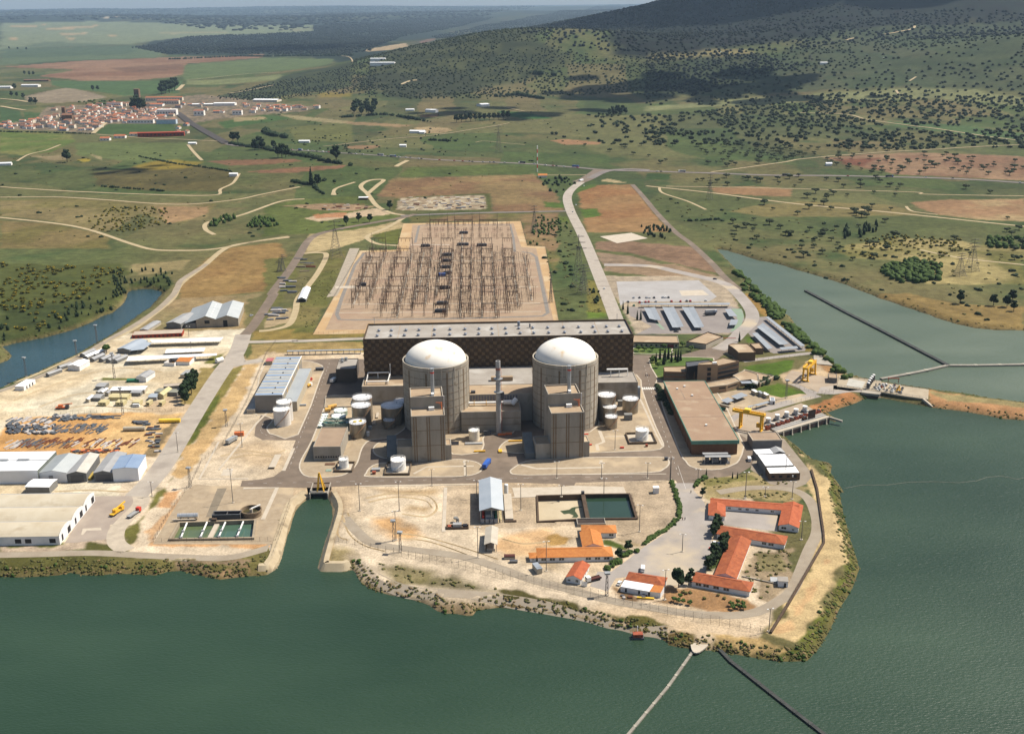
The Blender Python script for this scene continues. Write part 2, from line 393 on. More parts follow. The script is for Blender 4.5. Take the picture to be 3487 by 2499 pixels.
# middle country
paint(tp(TM,[(1110,715),(1300,725),(1490,765),(1300,770),(1180,745)]),S(62,104,50),3,2)
paint(tp(TM,[(580,825),(680,818),(800,825),(830,842),(760,862),(660,862)]),S(190,165,122),3,3)
paint(tp(TM,[(110,785),(300,790),(600,810),(480,820),(200,805)]),S(176,148,108),3,3)
paint(tp(TM,[(1460,905),(1560,897),(1790,918),(1780,930),(1560,935)]),S(180,138,100),3,2)
paint(tp(TM,[(130,945),(250,935),(375,940),(320,960),(180,960)]),S(164,132,96),3,3)
paint(tp(TM,[(620,740),(740,735),(740,755),(640,758)]),S(160,120,84),3,3)
paint(tp(TM,[(350,1262),(440,1150),(900,1140),(1350,1122),(1430,1190),(1500,1250),(1555,1365),(1090,1362),(1085,1245),(500,1275)]),S(162,138,94),4,5,S(150,118,84))
paint(tp(TM,[(1640,1235),(1750,1192),(1990,1188),(2060,1270),(2130,1370),(2235,1495),(1700,1495)]),S(180,142,96),4,4,S(168,124,82))
paint(tp(TM,[(1420,1300),(1555,1310),(1560,1340),(1430,1335)]),S(98,122,50),3,4);paint(tp(TM,[(1650,1345),(1760,1345),(1790,1390),(1680,1405)]),S(98,124,50),3,4)
paint(tp(TM,[(1120,1375),(1360,1378),(1580,1395),(1600,1440),(1400,1410),(1130,1395)]),S(110,124,54),3,6)
paint(tp(TM,[(1780,1165),(1830,1150),(1960,1178),(1900,1180)]),S(200,180,135),2,2);paint(tp(TM,[(1620,1215),(1740,1185),(1760,1200),(1640,1240)]),S(100,124,56),2,2)
paint(tp(TM,[(460,1145),(560,1080),(1100,1060),(1360,1080),(1340,1125),(800,1135)]),S(104,116,60),5,8,S(88,104,54))
# right country
paint(tp(TN,[(0,640),(500,600),(900,572),(1500,530),(1900,530),(2268,590),(2268,640),(1700,590),(1000,610),(400,640),(0,670)]),S(146,148,100),15,10)
paint(tp(TN,[(0,330),(300,285),(600,300),(700,330),(300,360),(0,380)]),S(160,148,98),15,15)
paint(tp(TN,[(1080,950),(1300,930),(1600,917),(1900,925),(2268,940),(2400,1085),(2268,1085),(1800,1060),(1500,1050),(1250,990)]),S(158,122,94),5,8,S(170,138,106))
paint(tp(TN,[(1150,960),(1400,950),(1300,1000),(1180,990)]),S(130,74,54),6,8,amt=.7)
paint(tp(TN,[(380,1130),(600,1118),(880,1135),(870,1180),(650,1175),(420,1160)]),S(176,138,98),4,4)
paint(tp(TN,[(1590,1215),(1800,1200),(2268,1195),(2300,1330),(2000,1320),(1750,1290),(1640,1250)]),S(180,142,104),4,5,S(192,165,120))
paint(tp(TN,[(480,1270),(700,1230),(900,1210),(1500,1230),(1650,1290),(1300,1300),(700,1300)]),S(156,138,88),5,8,amt=.7)
paint(tp(TN,[(1200,1480),(1500,1430),(1900,1450),(2268,1490),(2300,1700),(1700,1700),(1500,1560),(1200,1540)]),S(178,162,108),5,12,S(120,116,64))
paint(tp(TN,[(1440,730),(1800,745),(2268,800),(2268,850),(1900,810),(1500,760)]),S(96,120,72),5,8)
paint(tp(TN,[(0,1040),(150,1045),(140,1080),(0,1080)]),S(72,96,48),3,3)
for pl in ([(640,20),(900,25),(1100,15),(1250,45),(1000,60),(700,75)],[(930,20),(1120,18),(1100,45),(980,45)]):
    paint(tp(TN,pl),S(150,118,92),25,50,amt=.8)
paint(tp(TM,[(265,325),(400,300),(530,280),(550,300),(430,325),(290,335)]),S(205,180,140),8,6);paint(tp(TM,[(620,270),(720,250),(720,270),(640,285)]),S(150,120,104),8,6)
paint(tp(TM,[(440,360),(700,260),(1100,200),(1400,270),(1600,350),(1400,480),(900,600),(400,600),(300,480)]),S(70,78,50),40,40,S(92,96,60))
paint(tp(TN,[(-60,-20),(2400,-20),(2400,60),(1500,150),(900,240),(500,290),(0,340),(-200,330)]),S(26,36,32),60,60,S(40,50,40))  # wooded mountain ground, cloud shade included in its dark colour
paint(tp(TN,[(0,360),(700,320),(1000,400),(560,520),(0,600)]),S(60,72,48),30,30,amt=.8)
paint(tp(TN,[(1100,190),(2400,120),(2400,560),(1500,520),(700,560),(560,420),(900,280)]),S(84,96,66),40,30,S(66,80,54),amt=.75)
paint(tp(TM,[(300,480),(900,470),(1100,560),(900,620),(500,640),(200,560)]),S(66,72,50),25,40,amt=.8)
# left country near the plant
paint(tp(TL,[(0,1290),(400,1275),(1000,1305),(1400,1310),(1330,1400),(1150,1440),(900,1380),(700,1500),(300,1420),(0,1390)]),S(158,142,96),4,6,S(138,128,78))
paint(tp(TL,[(1000,1330),(1350,1330),(1340,1370),(1200,1420),(1080,1440)]),S(186,152,110),4,6)
paint(tp(TL,[(1500,1310),(1950,1200),(1700,1260),(1560,1300)]),S(170,148,110),3,3)
paint(tp(TL,[(0,1420),(350,1440),(700,1510),(700,1600),(0,1600)]),S(148,130,84),5,6,S(128,118,68))
paint(tp(TA,[(0,0),(900,0),(1000,60),(980,200),(900,320),(700,430),(400,530),(0,620)]),S(92,98,50),6,10,S(70,80,42))
paint(tp(TA,[(1000,0),(1450,-30),(1400,40),(1050,90)]),S(166,150,104),4,6)
paint(tp(TA,[(980,150),(1300,60),(1340,130),(1320,200),(1100,190)]),S(82,92,48),3,5)
paint(tp(TA,[(1380,150),(1600,-40),(1800,-130),(2150,-170),(2240,-30),(2120,100),(2060,210),(1800,230),(1600,270),(1400,265)]),S(164,134,84),4,3,S(148,116,72))
paint(tp(TA,[(1320,270),(2050,220),(1900,290),(1880,520),(1050,540),(900,560),(1250,330)]),S(176,152,110),3,5,S(150,138,96))
paint(tp(TO,[(0,340),(300,290),(700,270),(900,380),(1050,420),(800,560),(200,560),(0,580)]),S(112,122,62),4,6,S(96,108,52))
paint(tp(TO,[(310,440),(480,400),(640,400),(860,360),(1000,400),(900,420),(600,440),(420,465)]),S(222,196,160),2,3)
paint(tp(TO,[(380,410),(640,395),(620,430),(400,440)]),S(205,140,92),2,3,amt=.8)
paint(tp(TO,[(140,340),(600,325),(860,350),(700,380),(440,380)]),S(186,156,120),2,4)
paint(tp(TO,[(340,560),(700,530),(1050,460),(1100,500),(800,590),(600,660),(320,720)]),S(206,184,136),3,4)
paint(tp(TO,[(830,570),(1000,530),(1050,520),(1040,640),(900,620)]),S(112,116,54),2,2)
paint(tp(TO,[(990,380),(1000,290),(1180,270),(1430,262),(1740,245),(1755,385),(1060,390)]),S(104,108,56),2,2)
paint(tp(TO,[(1020,375),(1040,285),(1430,268),(1700,262),(1720,372),(1060,380)]),S(218,202,170),2,3,S(170,146,116),ns=n3)
paint(tp(TO,[(1100,430),(1800,405),(2268,400),(2268,850),(2210,850),(2180,660),(2020,650),(1990,460),(1140,470)]),S(156,128,92),3,6,S(116,112,64))
paint([T(*q) for q in [(1318,535),(1400,535),(1540,548),(1600,608),(1500,585),(1400,562),(1318,552)]],S(158,128,102),3,4,S(140,112,88))
paint([T(*q) for q in [(1318,558),(1400,568),(1500,594),(1580,612),(1480,612),(1340,600)]],S(170,146,120),3,4,S(150,122,96))
# strips round the switchyard
paint(tp(TO,[(280,720),(640,690),(540,960),(380,1330),(0,1400),(0,1310),(180,1290),(240,1060),(420,830),(480,720)]),S(116,116,60),3,5,S(140,128,78))
paint(tp(TO,[(0,1320),(770,1320),(770,1360),(0,1385)]),S(150,132,70),2,3)
paint(tp(TO,[(0,1410),(770,1390),(770,1475),(170,1475),(0,1500)]),S(196,168,116),2,3,S(170,146,88))
paint(tp(TO,[(0,760),(280,720),(250,900),(0,1290)]),S(120,118,66),3,4)
paint(tp(TO,[(20,1170),(230,1120),(200,1240),(0,1290)]),S(190,168,130),2,4)
# the yards west of the road and the whole plant platform
SAND=S(242,221,190);SAND2=S(228,196,150);GRAV=S(206,186,156)
paint(lst(A,[(-300,1070),(0,985),(340,850),(700,660),(950,540),(1900,500),(1840,640),(1640,800),(1420,1130),(1250,1450),(1150,1588),(1300,1800),(950,2150),(-300,2180)]),S(250,236,206),2,3,S(236,214,176))
paint(lst(B,[(0,770),(470,740),(500,800),(560,640),(840,560),(860,700),(840,800),(400,870),(0,860)]),S(212,190,164),3,2)
paint(lst(Cc,[(-700,650),(140,230),(230,215),(1000,230),(2600,330),(3700,900),(4100,1500),(4300,2000),(3900,2700),(2500,2560),(1200,2250),(500,2100),(-500,1950),(-800,1900),(-900,1300)]),SAND,2,2,S(222,196,160))
paint(lst(A,[(100,1180),(1000,1150),(1400,1150),(1200,1480),(0,1480),(0,1300)]),S(232,178,112),3,6,S(240,200,140))
# verge strips beside the west road
for pl,c in [([(1950,520),(2268,500),(2268,590),(1960,580)],S(160,138,76)),([(1870,640),(1960,615),(2268,600),(2268,680),(2050,680),(1960,760),(1890,730)],S(180,156,102)),([(1870,660),(1940,620),(1960,690),(1900,730)],S(104,108,58)),
  ([(1740,830),(1900,770),(1700,1080),(1560,1300),(1400,1490),(1360,1480),(1480,1270),(1600,1080)],S(150,138,74)),([(1620,1080),(1700,980),(1640,1180),(1500,1380),(1440,1390),(1500,1250)],S(104,112,48)),
  ([(1900,770),(2000,770),(1850,1080),(1600,1420),(1480,1588),(1400,1588),(1420,1500)],S(218,184,130)),([(1560,800),(1670,800),(1500,1090),(1390,1080),(1430,960)],S(170,150,92)),
  ([(800,880),(1000,880),(1100,890),(1040,900),(800,895)],S(130,132,66)),([(1590,760),(1600,730),(1740,680),(1730,720),(1660,770)],S(130,130,64)),([(1150,1380),(1400,1160),(1200,1480),(1110,1480)],S(150,130,96))]:
    paint(lst(A,pl),c,2,3)
for pl,c in [([(1300,230),(1370,160),(1420,120),(1400,60),(1480,0),(1440,0),(1320,180)],S(150,140,76)),([(970,660),(1100,560),(1280,330),(1330,290),(1280,400),(1180,540),(1060,750),(1020,780),(975,720)],S(128,124,62)),
  ([(1320,260),(1420,60),(1560,0),(1640,0),(1500,200),(1400,300)],S(226,188,132)),([(1230,480),(1300,400),(1400,380),(1310,520),(1200,520)],S(222,172,122)),([(1180,785),(2000,780),(2130,790),(2120,820),(1150,812)],S(228,178,126)),
  ([(1100,700),(1320,540),(1420,400),(1180,790)],S(226,184,138)),
  ([(0,890),(700,880),(1300,905),(1700,920),(2100,830),(2140,850),(2070,1000),(1950,1050),(1700,1080),(1300,1030),(700,1050),(0,1070)],S(126,118,68)),([(330,900),(500,920),(440,1010),(200,990),(100,930)],S(190,164,120)),
  ([(690,790),(830,800),(850,850),(700,850)],S(110,112,60)),([(1300,920),(1900,930),(1800,960),(1400,970)],S(166,142,112)),([(1500,980),(1900,990),(1800,1030),(1560,1020)],S(172,140,104)),([(350,790),(480,795),(380,815),(100,818)],S(120,130,60))]:
    paint(lst(B,pl),c,2,5,None if c[0]>.3 else S(100,98,50))
# sandy ground with traffic marks
for pl,c in [([(820,480),(1000,480),(1200,560),(1250,640),(1000,660),(850,600)],S(232,178,112)),([(760,240),(1380,260),(1350,330),(900,300)],S(196,164,118)),([(1120,370),(1300,400),(1250,440),(1080,420)],S(168,138,92)),
  ([(980,500),(1200,540),(1100,560),(980,530)],S(150,118,78)),([(620,440),(720,480),(900,680),(860,700),(700,570),(600,460)],S(214,196,166)),([(1410,270),(1600,260),(1600,420),(1420,430)],S(196,160,114)),
  ([(1860,600),(2200,590),(2268,640),(2268,820),(1900,780),(1820,700)],S(232,186,130)),([(2000,760),(2240,740),(2268,830),(2268,900),(1800,800)],S(236,206,160)),
  ([(520,720),(700,770),(700,840),(460,850),(470,740)],S(150,132,72)),([(860,820),(1280,910),(1250,970),(1080,980),(900,890)],S(124,114,60)),([(1240,990),(1450,955),(1850,1040),(2268,1130),(2268,1180),(1900,1090),(1700,1060),(1300,1010)],S(104,98,54)),
  ([(740,900),(800,940),(1000,1040),(1280,1100),(1640,1100),(2268,1200),(2268,1260),(1640,1250),(1400,1230),(1280,1150),(900,1070),(740,970)],S(150,124,88)),
  ([(690,780),(760,800),(860,900),(800,940),(740,870)],S(216,196,170))]:
    paint(lst(E,pl),c,7,7,amt=.8)
for pl,c in [([(0,1100),(400,1180),(850,1280),(1040,1330),(1400,1350),(1500,1370),(1500,1500),(1300,1480),(1000,1400),(560,1300),(0,1200)],S(128,106,64)),([(0,1040),(200,1060),(600,1130),(620,1200),(380,1160),(100,1110)],S(100,94,50)),
  ([(860,1230),(1000,1230),(1380,1310),(1370,1340),(1050,1310),(870,1270)],S(104,98,50)),([(1200,1490),(1400,1380),(1520,1360),(1500,1500),(1400,1500)],S(122,108,56)),([(1660,1420),(2000,1470),(2268,1540),(2268,1640),(1900,1600),(1660,1500)],S(124,114,58)),
  ([(1620,1370),(2000,1430),(2268,1500),(2268,1530),(1700,1440)],S(208,176,120)),([(1300,1010),(1480,1020),(1930,1110),(1985,1150),(1960,1200),(1800,1220),(1500,1180),(1290,1120)],S(178,138,96)),
  ([(1890,900),(1990,740),(2268,720),(2268,1000),(2100,1130),(1980,1120),(1990,960)],S(182,160,128)),([(2000,740),(2200,760),(2230,900),(2000,900)],S(150,138,96)),([(1520,180),(1620,170),(2268,120),(2268,300),(1600,350)],S(200,180,130)),
  ([(1590,180),(1900,150),(1980,180),(1600,240)],S(150,142,84)),([(1780,640),(1720,800),(1600,900),(1590,880),(1690,640)],S(84,100,48)),([(800,650),(860,655),(980,730),(900,720),(810,690)],S(90,104,44)),
  ([(940,560),(1230,590),(1110,700),(930,660)],S(186,164,126)),([(380,640),(450,615),(540,640),(520,680),(420,690)],S(200,160,96)),([(860,1000),(1200,1120),(1260,1130),(1000,1140),(880,1060)],S(150,120,86))]:
    paint(lst(F,pl),c,2,4)
paint(lst(F,[(-215,235),(470,215),(700,205),(1325,200),(1370,330),(1395,440),(1300,570),(1110,690),(930,650),(905,540),(620,545),(0,565),(-430,575),(-420,255)]),S(212,190,160),1.5,0,S(200,178,148))
# the east spit and gardens
for pl,c in [([(1820,1030),(1850,1040),(1870,1100),(1890,1180),(1910,1240),(1900,1300),(1840,1420),(1790,1460),(1700,1460),(1760,1430),(1830,1340),(1870,1240),(1850,1130)],S(112,116,52)),
  ([(1770,1000),(1830,1060),(1855,1140),(1872,1220),(1850,1290),(1760,1420),(1700,1400),(1780,1280),(1810,1200),(1800,1100)],S(226,198,146)),([(1790,1300),(1830,1240),(1800,1330),(1745,1390),(1720,1400)],S(232,192,140)),([(1560,1080),(1700,1060),(1790,1080),(1760,1110),(1580,1100)],S(176,158,110))]:
    paint([W(*q) for q in pl],c,2,5)
for pl,c in [([(150,545),(540,495),(570,540),(440,620),(330,610),(200,560)],S(96,122,42)),([(280,720),(430,660),(620,740),(540,775),(420,770)],S(98,122,42)),([(440,620),(560,560),(720,480),(980,620),(900,640),(1000,700),(900,740),(600,700),(480,660)],S(216,190,152)),
  ([(660,850),(960,730),(1090,770),(900,850),(780,880)],S(196,138,88)),([(1560,720),(1900,770),(2268,830),(3200,890),(3200,990),(2268,930),(1900,880),(1600,840)],S(206,156,108)),([(1570,730),(2268,820),(2268,850),(1700,800)],S(176,160,110)),
  ([(200,0),(290,60),(400,160),(560,290),(660,390),(840,510),(960,600),(860,560),(700,450),(560,400),(400,240),(300,170),(230,120)],S(132,118,60)),([(190,0),(300,60),(400,170),(340,180),(280,130)],S(176,140,78)),([(720,520),(840,540),(900,600),(800,590)],S(196,150,100)),
  ([(1100,0),(1450,110),(1650,180),(1900,250),(2268,270),(2268,100),(1800,80),(1400,0)],S(156,132,80))]:
    paint(lst(G,pl),c,2,4)
for pl,c in [([(480,735),(560,710),(740,730),(900,720),(960,735),(780,800),(540,870),(500,800)],S(100,120,46)),([(360,650),(600,655),(650,670),(620,690),(370,690)],S(110,122,56)),([(310,420),(400,440),(495,480),(440,495),(340,490)],S(104,124,50)),
  ([(1220,560),(1280,560),(1300,600),(1230,605)],S(104,124,50)),([(880,120),(1030,160),(1140,260),(1150,300),(1000,240),(930,180)],S(176,150,100)),([(140,0),(680,0),(1000,90),(700,120),(200,60)],S(168,142,112)),([(0,120),(60,130),(160,380),(0,380)],S(136,128,66)),([(0,370),(130,375),(160,410),(0,415)],S(110,132,50)),
  ([(90,40),(270,300),(250,310),(60,60)],S(150,140,76)),([(100,90),(1050,95),(1150,300),(1200,420),(1100,540),(370,540),(300,400),(250,300)],S(196,178,152)),([(1020,650),(1100,620),(1170,740),(1140,740)],S(206,184,146))]:
    paint(lst(K,pl),c,2,3)
shoreband=(SH>-1)&(SH<4)
CO[:]=np.where(shoreband[:,None],mixc(CO,S(140,122,84),np.clip((4-SH)/4,0,1)*.7),CO)
CO[:]=np.where((SH<-.5)[:,None],S(70,70,50),CO)
CO*=(1+np.clip(n3,-.4,.4)*.25+n1*.15)[:,None]
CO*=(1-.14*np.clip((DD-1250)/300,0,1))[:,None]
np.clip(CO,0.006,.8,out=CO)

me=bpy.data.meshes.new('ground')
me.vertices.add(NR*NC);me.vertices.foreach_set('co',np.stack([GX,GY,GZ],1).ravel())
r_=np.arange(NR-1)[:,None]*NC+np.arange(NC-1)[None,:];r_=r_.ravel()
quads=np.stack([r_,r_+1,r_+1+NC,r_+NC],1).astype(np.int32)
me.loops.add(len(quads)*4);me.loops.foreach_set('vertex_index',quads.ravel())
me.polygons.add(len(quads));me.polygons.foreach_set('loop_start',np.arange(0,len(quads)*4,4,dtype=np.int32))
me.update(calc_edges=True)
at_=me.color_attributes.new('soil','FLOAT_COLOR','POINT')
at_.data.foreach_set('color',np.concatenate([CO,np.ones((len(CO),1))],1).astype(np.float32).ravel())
gm=bpy.data.materials.new('ground');gm.use_nodes=True;n=gm.node_tree;b=n.nodes['Principled BSDF']
b.inputs['Roughness'].default_value=.95;b.inputs['Specular IOR Level'].default_value=.1
ca=n.nodes.new('ShaderNodeVertexColor');ca.layer_name='soil';geo=n.nodes.new('ShaderNodeNewGeometry')
out=ca.outputs['Color']
for scl,lo,hi,det in ((0.9,.7,1.24,3),(0.09,.62,1.34,9),(0.012,.76,1.22,6)):
    nz=n.nodes.new('ShaderNodeTexNoise');nz.inputs['Scale'].default_value=scl;nz.inputs['Detail'].default_value=det;nz.inputs['Roughness'].default_value=.7
    n.links.new(geo.outputs['Position'],nz.inputs['Vector'])
    mr=n.nodes.new('ShaderNodeMapRange');mr.inputs[1].default_value=.3;mr.inputs[2].default_value=.7;mr.inputs[3].default_value=lo;mr.inputs[4].default_value=hi
    n.links.new(nz.outputs['Fac'],mr.inputs[0])
    vm=n.nodes.new('ShaderNodeVectorMath');vm.operation='SCALE';n.links.new(out,vm.inputs[0]);n.links.new(mr.outputs[0],vm.inputs['Scale']);out=vm.outputs[0]
n.links.new(out,b.inputs['Base Color'])
nb=n.nodes.new('ShaderNodeTexNoise');nb.inputs['Scale'].default_value=.35;nb.inputs['Detail'].default_value=6
n.links.new(geo.outputs['Position'],nb.inputs['Vector']);bp=n.nodes.new('ShaderNodeBump');bp.inputs['Distance'].default_value=.32;bp.inputs['Strength'].default_value=.8
n.links.new(nb.outputs['Fac'],bp.inputs['Height']);n.links.new(bp.outputs['Normal'],b.inputs['Normal'])
me.materials.append(gm)
go=link('ground',me);go['kind']='structure'
GZ2=GZ.reshape(NR,NC)
def hz(x,y):
    """height of the built land mesh"""
    r=np.searchsorted(rows,y)-1;c=(x/max(y,1)-cols[0])/(cols[1]-cols[0]);ci=int(c)
    if r<0 or r>=NR-1 or ci<0 or ci>=NC-1:return float(Hb(x,y))
    fy=(y-rows[r])/(rows[r+1]-rows[r]);fx=c-ci
    return float((GZ2[r,ci]*(1-fx)+GZ2[r,ci+1]*fx)*(1-fy)+(GZ2[r+1,ci]*(1-fx)+GZ2[r+1,ci+1]*fx)*fy)

wm=bpy.data.materials.new('lake_water');wm.use_nodes=True;n=wm.node_tree;b=n.nodes['Principled BSDF']
b.inputs['Roughness'].default_value=.34;b.inputs['IOR'].default_value=1.333
geo=n.nodes.new('ShaderNodeNewGeometry')
nz=n.nodes.new('ShaderNodeTexNoise');nz.inputs['Scale'].default_value=.006;nz.inputs['Detail'].default_value=5
mp=n.nodes.new('ShaderNodeMapping');mp.inputs['Scale'].default_value=(1,2.2,1);n.links.new(geo.outputs['Position'],mp.inputs[0]);n.links.new(mp.outputs[0],nz.inputs['Vector'])
rp=n.nodes.new('ShaderNodeValToRGB');rp.color_ramp.elements[0].position=.3;rp.color_ramp.elements[1].position=.72
rp.color_ramp.elements[0].color=(.012,.031,.015,1);rp.color_ramp.elements[1].color=(.024,.050,.027,1)
n.links.new(nz.outputs['Fac'],rp.inputs['Fac']);n.links.new(rp.outputs['Color'],b.inputs['Base Color'])
n1_=n.nodes.new('ShaderNodeTexNoise');n1_.inputs['Scale'].default_value=.55;n1_.inputs['Detail'].default_value=5
n.links.new(mp.outputs[0],n1_.inputs['Vector']);bp=n.nodes.new('ShaderNodeBump');bp.inputs['Distance'].default_value=.32;bp.inputs['Strength'].default_value=1
n.links.new(n1_.outputs['Fac'],bp.inputs['Height']);n.links.new(bp.outputs['Normal'],b.inputs['Normal'])
nr=n.nodes.new('ShaderNodeMapRange');nr.inputs[3].default_value=.3;nr.inputs[4].default_value=.58;n.links.new(nz.outputs['Fac'],nr.inputs[0]);n.links.new(nr.outputs[0],b.inputs['Roughness'])
struct('lake_water',MB().poly([(-1500,180,ZW),(1800,180,ZW),(1800,1500,ZW),(-1500,1500,ZW)]),wm)
# the channel behind the dam, in a paler water colour
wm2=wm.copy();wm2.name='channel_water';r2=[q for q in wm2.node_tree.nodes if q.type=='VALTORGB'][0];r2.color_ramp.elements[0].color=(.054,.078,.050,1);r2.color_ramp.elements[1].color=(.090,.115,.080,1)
da,db=G(900,640,ZW),G(3200,930,ZW);de=db+(db-da)*.4;wm3=wm.copy();wm3.name='inlet_water';q3=wm3.node_tree.nodes['Principled BSDF'];wm3.node_tree.links.remove(q3.inputs['Roughness'].links[0]);q3.inputs['Roughness'].default_value=.06;r3_=[q for q in wm3.node_tree.nodes if q.type=='VALTORGB'][0];r3_.color_ramp.elements[0].color=(.012,.036,.045,1);r3_.color_ramp.elements[1].color=(.022,.055,.065,1)  # inlet base colour tinted blue for the sky it reflects
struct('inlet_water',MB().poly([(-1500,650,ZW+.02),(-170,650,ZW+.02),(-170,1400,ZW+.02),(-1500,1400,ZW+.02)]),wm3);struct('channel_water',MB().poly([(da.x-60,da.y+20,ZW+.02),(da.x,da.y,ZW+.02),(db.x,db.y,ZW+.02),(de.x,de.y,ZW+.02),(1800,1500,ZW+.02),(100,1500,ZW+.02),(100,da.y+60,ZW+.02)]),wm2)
def smooth(pts,k=4,closed=False):
    pts=[Vector((p[0],p[1])) for p in pts];n=len(pts);out=[]
    rng_=range(n) if closed else range(n-1)
    for i in rng_:
        p0=pts[(i-1)%n] if closed or i>0 else pts[0];p1=pts[i];p2=pts[(i+1)%n];p3=pts[(i+2)%n] if closed or i+2<n else pts[-1]
        for j in range(k):
            t=j/k
            out.append(0.5*((2*p1)+(p2-p0)*t+(2*p0-5*p1+4*p2-p3)*t*t+(3*p1-p0-3*p2+p3)*t**3))
    if not closed:out.append(pts[-1])
    return out
def inset(pts,d):
    n=len(pts);P=[Vector((p[0],p[1])) for p in pts]
    a=sum(P[i].x*P[(i+1)%n].y-P[(i+1)%n].x*P[i].y for i in range(n));sg=1 if a>0 else -1
    out=[]
    for i in range(n):
        e1=(P[i]-P[i-1]);e2=(P[(i+1)%n]-P[i])
        if e1.length<1e-4 or e2.length<1e-4:out.append(P[i]);continue
        e1.normalize();e2.normalize()
        n1_=Vector((-e1.y,e1.x))*sg;n2_=Vector((-e2.y,e2.x))*sg;b_=n1_+n2_
        if b_.length<.3:b_=n1_
        b_.normalize();out.append(P[i]+b_*(d/max(.5,b_.dot(n1_))))
    return out
def densify(pts,step):
    out=[]
    for a,b_ in zip(pts[:-1],pts[1:]):
        k=max(1,int((b_-a).length/step))
        out+=[a+(b_-a)*(j/k) for j in range(k)]
    return out+[pts[-1]]
ROADS=[]
def road(name,pts,wd,mt,off=.06,sm=True,label=None):
    p2=smooth(pts,6) if sm else [Vector((p[0],p[1])) for p in pts]
    p2=densify(p2,max(8,wd))
    ROADS.append((p2,wd))
    mb=MB();n=len(p2);L_=[];nc=3
    for i in range(n):
        a=p2[max(0,i-1)];c=p2[min(n-1,i+1)];d=(c-a).normalized();e=Vector((-d.y,d.x))
        for s_ in (-.5,0,.5):
            q=p2[i]+e*(wd*s_);dist=q.length;o_=off+max(0,dist-1200)*.0006
            L_.append((q.x,q.y,hz(q.x,q.y)+o_))
    mb.add(L_,[(3*i+j,3*i+j+1,3*i+j+4,3*i+j+3) for i in range(n-1) for j in range(2)])
    o=struct(name,mb,mt)
    return o
def sheet(name,pts,mt,z=.04,sm=0,kind=True,hole=None):
    p=smooth(pts,sm,True) if sm else pts
    if hole:
        ar=lambda q:sum(q[i][0]*q[i-1][1]-q[i-1][0]*q[i][1] for i in range(len(q)))
        p=[Vector((q[0],q[1])) for q in p];h=inset(hole,-.6)
        if ar(p)*ar(h)>0:h=h[::-1]
        bi,bj=min(((i,j) for i in range(len(p)) for j in range(len(h))),key=lambda k:(p[k[0]]-h[k[1]]).length)
        p=p[:bi+1]+h[bj:]+h[:bj+1]+p[bi:]
    bm=bmesh.new();vs=[bm.verts.new((q[0],q[1],z)) for q in p]
    f=bm.faces.new(vs);
    f.normal_update()
    if f.normal.z<0:f.normal_flip()
    bmesh.ops.triangulate(bm,faces=[f],ngon_method='EAR_CLIP')
    me=bpy.data.meshes.new(name);bm.to_mesh(me);bm.free();me.materials.append(mt)
    o=link(name,me)
    if kind:o['kind']='structure'
    return o
ASPH=mat('asphalt',tuple(S(152,134,116)),.9,tuple(S(132,116,100)),.12,bump=.02,c3=tuple(S(170,150,130)),s3=.04,f3=.55)
ASPHD=mat('dark_asphalt',tuple(S(92,84,78)),.9,tuple(S(76,70,66)),.12)
CONC=mat('pale_concrete_road',tuple(S(214,202,186)),.9,tuple(S(196,184,168)),.15,c3=tuple(S(184,172,158)),s3=.05,f3=.55)
CONCG=mat('worn_grey_paving',tuple(S(204,194,184)),.9,tuple(S(178,168,158)),.05,c3=tuple(S(222,204,176)),s3=.03,f3=.52)
KERB=mat('kerb_stone',tuple(S(236,222,200)),.9,scale=.5)
GRAVEL=mat('gravel',tuple(S(208,188,158)),.95,tuple(S(186,164,134)),.25,c3=tuple(S(224,200,164)),s3=.05,f3=.52,bump=.05)
DIRT=mat('dirt_track',tuple(S(222,202,160)),.95,tuple(S(200,178,136)),.1)
DIRTG=mat('packed_earth',tuple(S(196,182,160)),.95,tuple(S(176,160,138)),.1)
LAWN=mat('lawn',tuple(S(104,130,50)),.95,tuple(S(78,104,36)),.12,c3=tuple(S(134,142,68)),s3=.06,f3=.55,bump=.08)
WHITEP=mat('white_road_paint',(.62,.60,.55),.7,scale=.8)
MARKC=mat('pale_concrete',tuple(S(240,226,204)),.85,tuple(S(222,206,182)),.2)
SANDM=mat('orange_sand',tuple(S(228,192,142)),.95,tuple(S(212,174,124)),.06,c3=tuple(S(232,204,160)),s3=.03,f3=.5)

# public roads and tracks beyond the plant
hw=[TL(1130,730),TL(1300,840),TL(1450,925),TL(1600,947),TL(1850,967),TL(2268,992),TM(600,1022),TM(900,1040),TM(1300,1056),TM(1600,1078),TM(1850,1098),TM(2268,1110),TN(500,1045),TN(800,1055),TN(1500,1065),TN(1900,1078),TN(2268,1100),TN(2700,1130)]
road('highway',hw,11,mat('highway_asphalt',tuple(S(160,150,142)),.9,tuple(S(138,128,122)),.05))
road('town_road',[TL(1125,722),TL(1300,838),TL(1460,928)],19,ASPHD,.5)
road('access_road',[T(1332,380),T(1290,402),T(1258,430),T(1262,465),T(1290,522),T(1322,600),T(1352,675),T(1366,712)],13,CONC,.08)
road('bypass_road',[T(1330,376),T(1300,396),T(1280,404)],22,ASPH,.1)
road('junction_road',[TM(1720,1150),TM(1820,1105),TM(1960,1092),TM(2100,1098)],14,mat('highway_asphalt',(0,0,0)),.12)
road('old_road',[TM(1990,1190),TM(2080,1290),TM(2150,1375),TM(2268,1495),T(1530,540),T(1575,582),T(1602,612),T(1640,645)],7.5,ASPH,.08)
road('switchyard_road',[TM(1590,1360),TM(1200,1368),TM(900,1374),TM(500,1390)],8,mat('highway_asphalt',(0,0,0)),.08)
